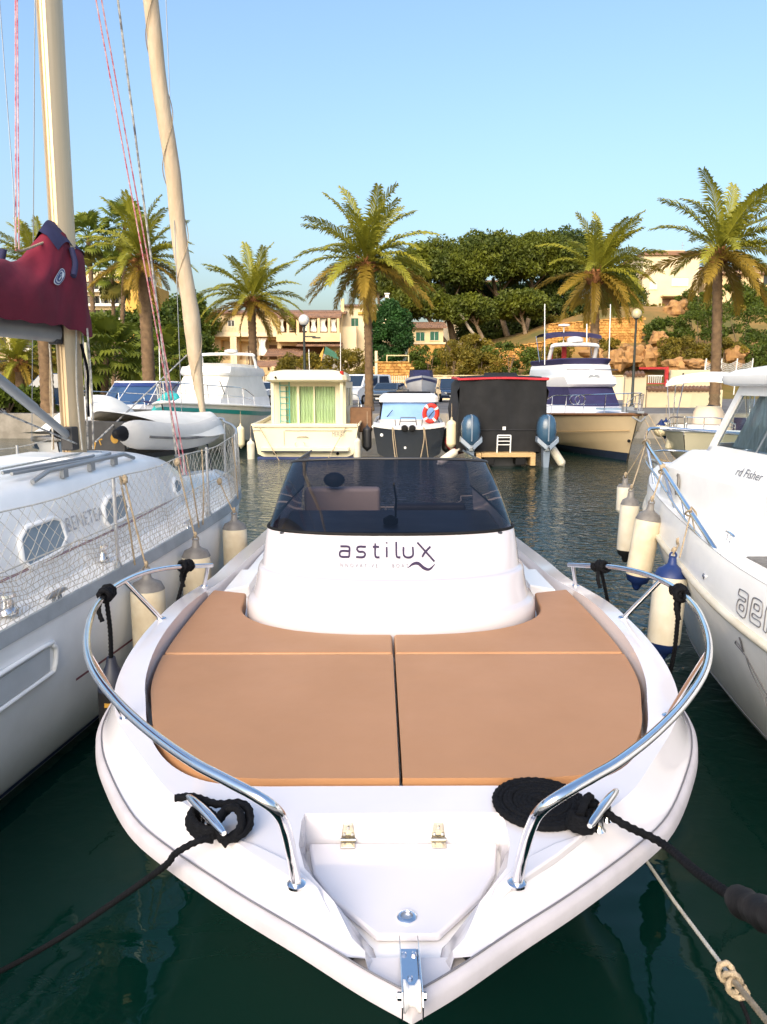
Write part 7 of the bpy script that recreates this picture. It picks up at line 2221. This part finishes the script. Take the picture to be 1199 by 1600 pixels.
def fan_mesh(m, seed):
    q = random.Random(seed)
    mb = MB().tube([(0, 0, 0), (.45, 0, .05), (.85, 0, .0)], [.02, .016, .012], 4)
    n = 17
    c = V(.85, 0, 0)
    for k in range(n):
        a = R(-118 + 236 * k / (n - 1))
        d = V(math.cos(a), math.sin(a), .10)
        l_ = .62 * q.uniform(.85, 1.08) * (1 - .25 * abs(a) / 2)
        sd = V(-math.sin(a), math.cos(a), 0) * .055
        e = c + d * l_ * .62
        e2 = e + V(d.x * .6, d.y * .6, -.65).normalized() * l_ * .45
        mb.add([c, e - sd + V(0, 0, .02), e + sd - V(0, 0, .02), e2], [(0, 1, 2), (1, 3, 2)])
    return mb.mesh('fan_leaf', m, 0)
FAN = [fan_mesh('fan', k) for k in range(4)]
FANO = [fan_mesh('fanold', 10 + k) for k in range(2)]
def fan_palm(label, px, py, Y, base_px, sc, nf, seed, r_=.16, zb=QZ, spread=1.0, old=6, group='fan palms on the left'):
    c = at_y(px, py, Y); b = at_y(base_px, 640, Y)
    t = thing('fan_palm', label, 'palm tree', (b.x, Y, zb), 0, group)
    h_ = c.z - zb
    palm_trunk(MB(), h_, r_, r_ * .8, (c.x - b.x, 0), bend=.1).build('trunk', 'palmtrunk', t, 60)
    q = random.Random(seed)
    for k in range(nf + old):
        u = (k + .5) / nf
        me = FAN[k % 4] if k < nf else FANO[k % 2]
        el = R(80 - 125 * u) if k < nf else R(-55 - q.uniform(0, 25))
        o = bpy.data.objects.new('fan_leaf', me)
        o.parent = t
        o.matrix_local = Matrix.Translation(V(c.x - b.x, 0, h_)) @ Matrix.Rotation(k * 2.4, 4, 'Z') @ Matrix.Rotation(-el, 4, 'Y') @ Matrix.Rotation(q.uniform(-.4, .4), 4, 'X') @ Matrix.Scale(sc * q.uniform(.8, 1.1), 4)
        COL.objects.link(o)
fan_palm('tall fan palm just right of the mast', 138, 372, 50, 150, 1.35, 34, 3)
fan_palm('tall fan palm between mast and headsail, with a thin trunk', 195, 352, 52, 184, 1.30, 34, 6, r_=.15)
fan_palm('bushy low fan palm beneath the tall pair', 165, 555, 40, 158, 1.7, 52, 9, r_=.18, old=0)
fan_palm('second low fan palm nearer the headsail', 255, 560, 47, 255, 1.6, 46, 12, r_=.18, old=0)
fan_palm('yellowish fan palm between the tall trunks', 175, 425, 56, 178, 1.5, 30, 15, r_=.15, old=14)

def crown(blobs, leaf=(.26, .10), n=110, seed=0, flat=1.0):
    """blobs: (x, y, z, r) clumps; each a shell of small leaf faces"""
    g = np.random.default_rng(seed)
    B = np.array(blobs, float)
    c = np.repeat(B[:, :3], n, axis=0)
    r_ = np.repeat(B[:, 3], n)
    d = g.normal(size=(len(c), 3)); d /= np.linalg.norm(d, axis=1)[:, None]
    rad = r_ * (g.uniform(.35, 1.0, len(c)) ** .45) * g.uniform(.85, 1.15, len(c))
    p = c + d * rad[:, None] * np.array([1, 1, flat])
    a = g.normal(size=(len(c), 3)) + d * .8; a /= np.linalg.norm(a, axis=1)[:, None]
    b = np.cross(a, g.normal(size=(len(c), 3))); b /= np.linalg.norm(b, axis=1)[:, None]
    sz = g.uniform(.6, 1.25, len(c))[:, None]
    a *= leaf[0] * sz * .5; b *= leaf[1] * sz * .5
    v = np.stack([p - a, p + b, p + a, p - b], 1).reshape(-1, 3)
    me = bpy.data.meshes.new('foliage')
    k = len(c)
    me.vertices.add(4 * k); me.vertices.foreach_set('co', v.ravel())
    me.loops.add(4 * k); me.loops.foreach_set('vertex_index', np.arange(4 * k))
    me.polygons.add(k); me.polygons.foreach_set('loop_start', np.arange(0, 4 * k, 4)); me.polygons.foreach_set('loop_total', np.full(k, 4))
    me.update(calc_edges=True)
    return me
def lumps(rx, ry, rz, n, br, q, low=-.5, c=(0, 0, 0)):
    out = []
    while len(out) < n:
        d = V(q.gauss(0, 1), q.gauss(0, 1), q.gauss(0, 1)).normalized()
        if d.z < low: continue
        k = q.uniform(.45, 1.0) ** .5
        out.append((c[0] + d.x * rx * k, c[1] + d.y * ry * k, c[2] + d.z * rz * k, br * q.uniform(.6, 1.25)))
    return out
def tree(name, label, px, py, Y, rx, rz, m, base=None, nb=46, br=.9, seed=1, low=-.4, leaf=(.46, .22), n=230, cat='tree', group=None, trunk_r=.26, flat=.8, limbs=4, base_z=None, ry=None):
    c = at_y(px, py, Y)
    bx = at_y(base[0], base[1], Y) if base else V(c.x, Y, ground_z(c.x, Y))
    zb = min(bx.z, base_z if base_z is not None else bx.z)
    t = thing(name, label, cat, (bx.x, Y, zb - .2), 0, group)
    q = random.Random(seed)
    cc = V(c.x - bx.x, 0, c.z - zb + .2)
    bl = lumps(rx, ry or rx * .8, rz, int(nb * 1.25), br * 1.12, q, low, cc)
    me = crown(bl, leaf, n, seed, flat)
    me.materials.append(M[m])
    o = bpy.data.objects.new('crown', me); o.parent = t; COL.objects.link(o)
    mb = MB()
    f_ = V(cc.x * .85, 0, cc.z - rz * .35)
    mid = f_ * .5 + V(q.uniform(-.4, .4) * trunk_r * 3, 0, 0)
    sp = spline([(0, 0, 0), mid, f_], 6)
    mb.tube(sp, [trunk_r * (1.15 - .6 * i / (len(sp) - 1)) for i in range(len(sp))], 9)
    for k in range(limbs):
        e = bl[k * len(bl) // max(1, limbs)]
        s0 = sp[int(len(sp) * q.uniform(.55, .9))]
        mb.tube(spline([s0, s0.lerp(V(*e[:3]), .5) + V(0, 0, -.2), e[:3]], 4), [trunk_r * .45 * (1 - .09 * i) for i in range(9)], 6)
    mb.build('trunk', 'bark', t, 60)
    return t
PG = 'pines on the slope'
tree('pine_tree', 'broad umbrella pine, left part of the big pine group', 683, 428, 97, 5.0, 3.2, 'pine', (712, 545), 84, 1.3, 3, -.3, group=PG, trunk_r=.42)
tree('pine_tree', 'broad umbrella pine forming the top of the big group', 765, 418, 100, 6.4, 3.6, 'pine', (800, 545), 110, 1.35, 4, -.3, group=PG, trunk_r=.38)
tree('pine_tree', 'umbrella pine at the right end of the big group', 835, 415, 102, 5.0, 3.8, 'pine', (815, 540), 84, 1.3, 5, -.3, group=PG, trunk_r=.34)
tree('pine_tree', 'low spreading pine above the small stone house', 655, 478, 94, 4.0, 2.0, 'pine', (706, 548), 50, 1.0, 6, -.5, group=PG, trunk_r=.34)
tree('pine_tree', 'low pine limb hanging in front of the white villa', 735, 487, 93, 3.0, 1.5, 'pine', (760, 537), 34, .9, 7, -.6, group=PG, trunk_r=.26)
tree('pine_tree', 'low pine in front of the pale house', 812, 480, 94, 3.2, 1.8, 'pine', (822, 548), 38, .95, 8, -.6, group=PG, trunk_r=.30)
tree('pine_tree', 'dark tall pine behind the windblown palm', 893, 412, 110, 4.4, 4.4, 'darkpine', (890, 520), 70, 1.2, 9, -.8, group=PG)
tree('pine_tree', 'dark pine filling the gap right of the windblown palm', 962, 466, 104, 3.2, 3.6, 'darkpine', (965, 515), 66, 1.1, 10, -.9, group=PG)
tree('pine_tree', 'dark pine left of the windblown palm trunk', 876, 478, 104, 3.4, 3.6, 'darkpine', (875, 525), 52, 1.0, 11, -.9, group=PG)
tree('pine_tree', 'small bluish pine behind the centre palm trunk', 590, 442, 108, 3.4, 2.6, 'darkpine', (600, 520), 40, 1.0, 12, -.6, group=PG)
tree('pine_tree', 'pine between centre palm and the umbrella pines', 632, 440, 102, 2.8, 2.4, 'pine', (640, 520), 38, 1.0, 13, -.6, group=PG)
tree('pine_tree', 'dark undergrowth pine below the white villa', 768, 515, 104, 4.4, 2.4, 'darkpine', (768, 548), 50, 1.1, 14, -1, group=PG)
tree('pine_tree', 'shaded pine filling the gap behind the leaning trunk', 725, 470, 108, 4.0, 3.0, 'darkpine', (725, 530), 60, 1.2, 24, -1, group=PG)
tree('pine_tree', 'shaded pine behind the pale house at the terrace wall', 842, 478, 109, 4.2, 3.2, 'darkpine', (842, 530), 60, 1.2, 25, -1, group=PG)
tree('pine_tree', 'shaded pine closing the hillside between the two villas', 785, 470, 112, 3.6, 2.6, 'darkpine', (785, 530), 50, 1.2, 26, -1, group=PG)
tree('leafy_tree', 'fresh green leafy tree right of the centre palm', 609, 518, 82, 2.2, 3.0, 'broad', (609, 575), 60, .75, 15, -1, leaf=(.26, .2), n=220)
tree('leafy_tree', 'dark leafy tree between the fan palms and the long house', 296, 506, 88, 2.7, 2.8, 'hedge', (296, 560), 56, 1.0, 16, -.9, leaf=(.34, .24))
tree('leafy_tree', 'rounded green tree behind the teal striped yacht', 300, 560, 70, 2.0, 2.0, 'hedge', (308, 600), 46, .85, 17, -1, leaf=(.3, .22))
tree('leafy_tree', 'dark tree behind the low fan palms', 215, 540, 66, 3.6, 3.0, 'hedge', (215, 610), 64, 1.0, 18, -1, leaf=(.34, .24))
tree('leafy_tree', 'dark tree behind the mast foot', 118, 545, 64, 3.2, 3.2, 'hedge', (118, 610), 60, 1.0, 19, -1, leaf=(.34, .24))
tree('leafy_tree', 'yellow green bush tree left of the mast', 62, 585, 60, 2.2, 1.5, 'olivebush', (62, 620), 36, .7, 20, -1, leaf=(.3, .2))
tree('leafy_tree', 'bare ochre crowned tree beside the terrace roof of the far right house', 1180, 470, 96, 2.6, 1.4, 'hedge', (1180, 490), 34, .8, 21, -1, leaf=(.3, .2))
def bush(label, px, py, Y, rx, rz, m, seed, nb=26, br=.7, leaf=(.26, .15), group='bushes on the slope', n=170):
    c = at_y(px, py, Y)
    q = random.Random(seed)
    t = thing('bush', label, 'bush', (c.x, Y, c.z), 0, group)
    me = crown(lumps(rx, rx * .8, rz, nb, br, q, -.8), leaf, n, seed, .85)
    me.materials.append(M[m])
    o = bpy.data.objects.new('foliage', me); o.parent = t; COL.objects.link(o)
    mb = MB()
    zg = ground_z(c.x, Y) - c.z
    for k in range(4):
        mb.tube([(q.uniform(-.3, .3), 0, min(-rz, zg)), (q.uniform(-.5, .5) * rx, 0, rz * .3)], [.07, .03], 5)
    mb.build('stem', 'bark', t)
for i, a in enumerate((
    ('olive bush left of the enclosure by the centre palm', 545, 572, 76, 2.2, 1.4, 'olivebush'), ('olive bush in front of the awning of the long house', 468, 575, 74, 2.6, 1.3, 'olivebush'),
    ('round olive bush above the covered boat, left one', 708, 572, 76, 2.4, 1.6, 'olivebush'), ('wide green bush above the covered boat', 795, 563, 77, 3.2, 1.9, 'hedge'),
    ('olive bush between the two above the covered boat', 752, 572, 75, 1.9, 1.4, 'olivebush'), ('dry bush left of the yacht radar arch', 862, 560, 77, 2.0, 1.7, 'olivebush'),
    ('bush under the little stone house', 668, 565, 80, 1.8, 1.6, 'hedge'), ('pale green bush under the leafy tree', 598, 560, 78, 1.4, 1.0, 'broad'),
    ('dark round bush right of the street lamp', 1042, 517, 82, 2.0, 1.4, 'hedge'), ('large dark bush left of the right palm trunk', 1095, 512, 80, 2.6, 2.2, 'hedge'),
    ('olive bush low on the slope beneath the dark ones', 1068, 552, 76, 2.6, 1.5, 'olivebush'), ('large dark bush right of the right palm trunk', 1160, 512, 80, 3.2, 2.6, 'hedge'),
    ('dark bush low at the right edge', 1185, 550, 75, 2.4, 1.8, 'hedge'), ('olive bush behind the wire fence', 1130, 555, 74, 2.0, 1.4, 'olivebush'),
    ('clipped hedge in front of the far right house', 1140, 458, 104, 3.2, 1.0, 'hedge'), ('second clipped hedge left of the far right house', 1085, 470, 102, 2.2, 1.5, 'hedge'),
    ('scrubby bush among the ochre rocks', 950, 545, 79, 1.4, 1.0, 'olivebush'), ('potted bush beside the covered boat and the yacht', 860, 610, 46, .7, .9, 'broad'),
    ('hedge bush at the far left edge', 10, 628, 37, 1.5, .75, 'hedge'), ('hedge bush by the left palm trunk', 48, 632, 38, 1.3, .7, 'hedge'), ('hedge bush behind the mast', 125, 628, 40, 1.6, .8, 'hedge'),
    ('olive shrub right of the fan palm foot', 285, 585, 58, 1.8, 1.3, 'olivebush'), ('dark shrub under the pale house', 905, 535, 90, 1.6, 1.0, 'darkpine'), ('low scrub on the open slope right of the big pine group', 880, 505, 96, 2.4, .9, 'olivebush'), ('grey green scrub under the garage of the big cream house', 1018, 488, 99, 2.4, .8, 'olivebush'), ('dark scrub on the slope between boulder and right palm', 1092, 492, 92, 2.6, 1.0, 'hedge'), ('olive scrub on the slope behind the right palm trunk', 1128, 486, 94, 2.6, 1.0, 'olivebush'), ('dark scrub at the right edge under the hedge', 1180, 490, 94, 2.8, 1.1, 'hedge'), ('scrub patch above the terrace wall beside the dark pine', 985, 492, 98, 2.2, .8, 'olivebush'), ('scrub below the big cream house terrace', 1045, 500, 96, 2.6, .9, 'olivebush'), ('dry grass bush under the leaning pine', 735, 540, 86, 2.4, 1.0, 'olivebush'))):
    bush(*a, seed=40 + i, nb=28 if a[4] > 1.6 else 18, br=.62 if a[4] > 1.6 else .42)
# leaning bare pine trunk
t = thing('leaning_trunk', 'pale bare pine trunk leaning to the left across the slope', 'tree', at_y(765, 540, 92), 0)
P_ = [at_y(px, py, 92) - V(*t.location) for px, py in ((768, 541), (748, 530), (735, 515), (724, 497), (712, 478))]
MB().tube(spline(P_, 5), [.24 - .006 * k for k in range(21)], 8).build('trunk', mat('pale_bark', (.42, .36, .28), .9, var=.25, scale=2), t, 60)
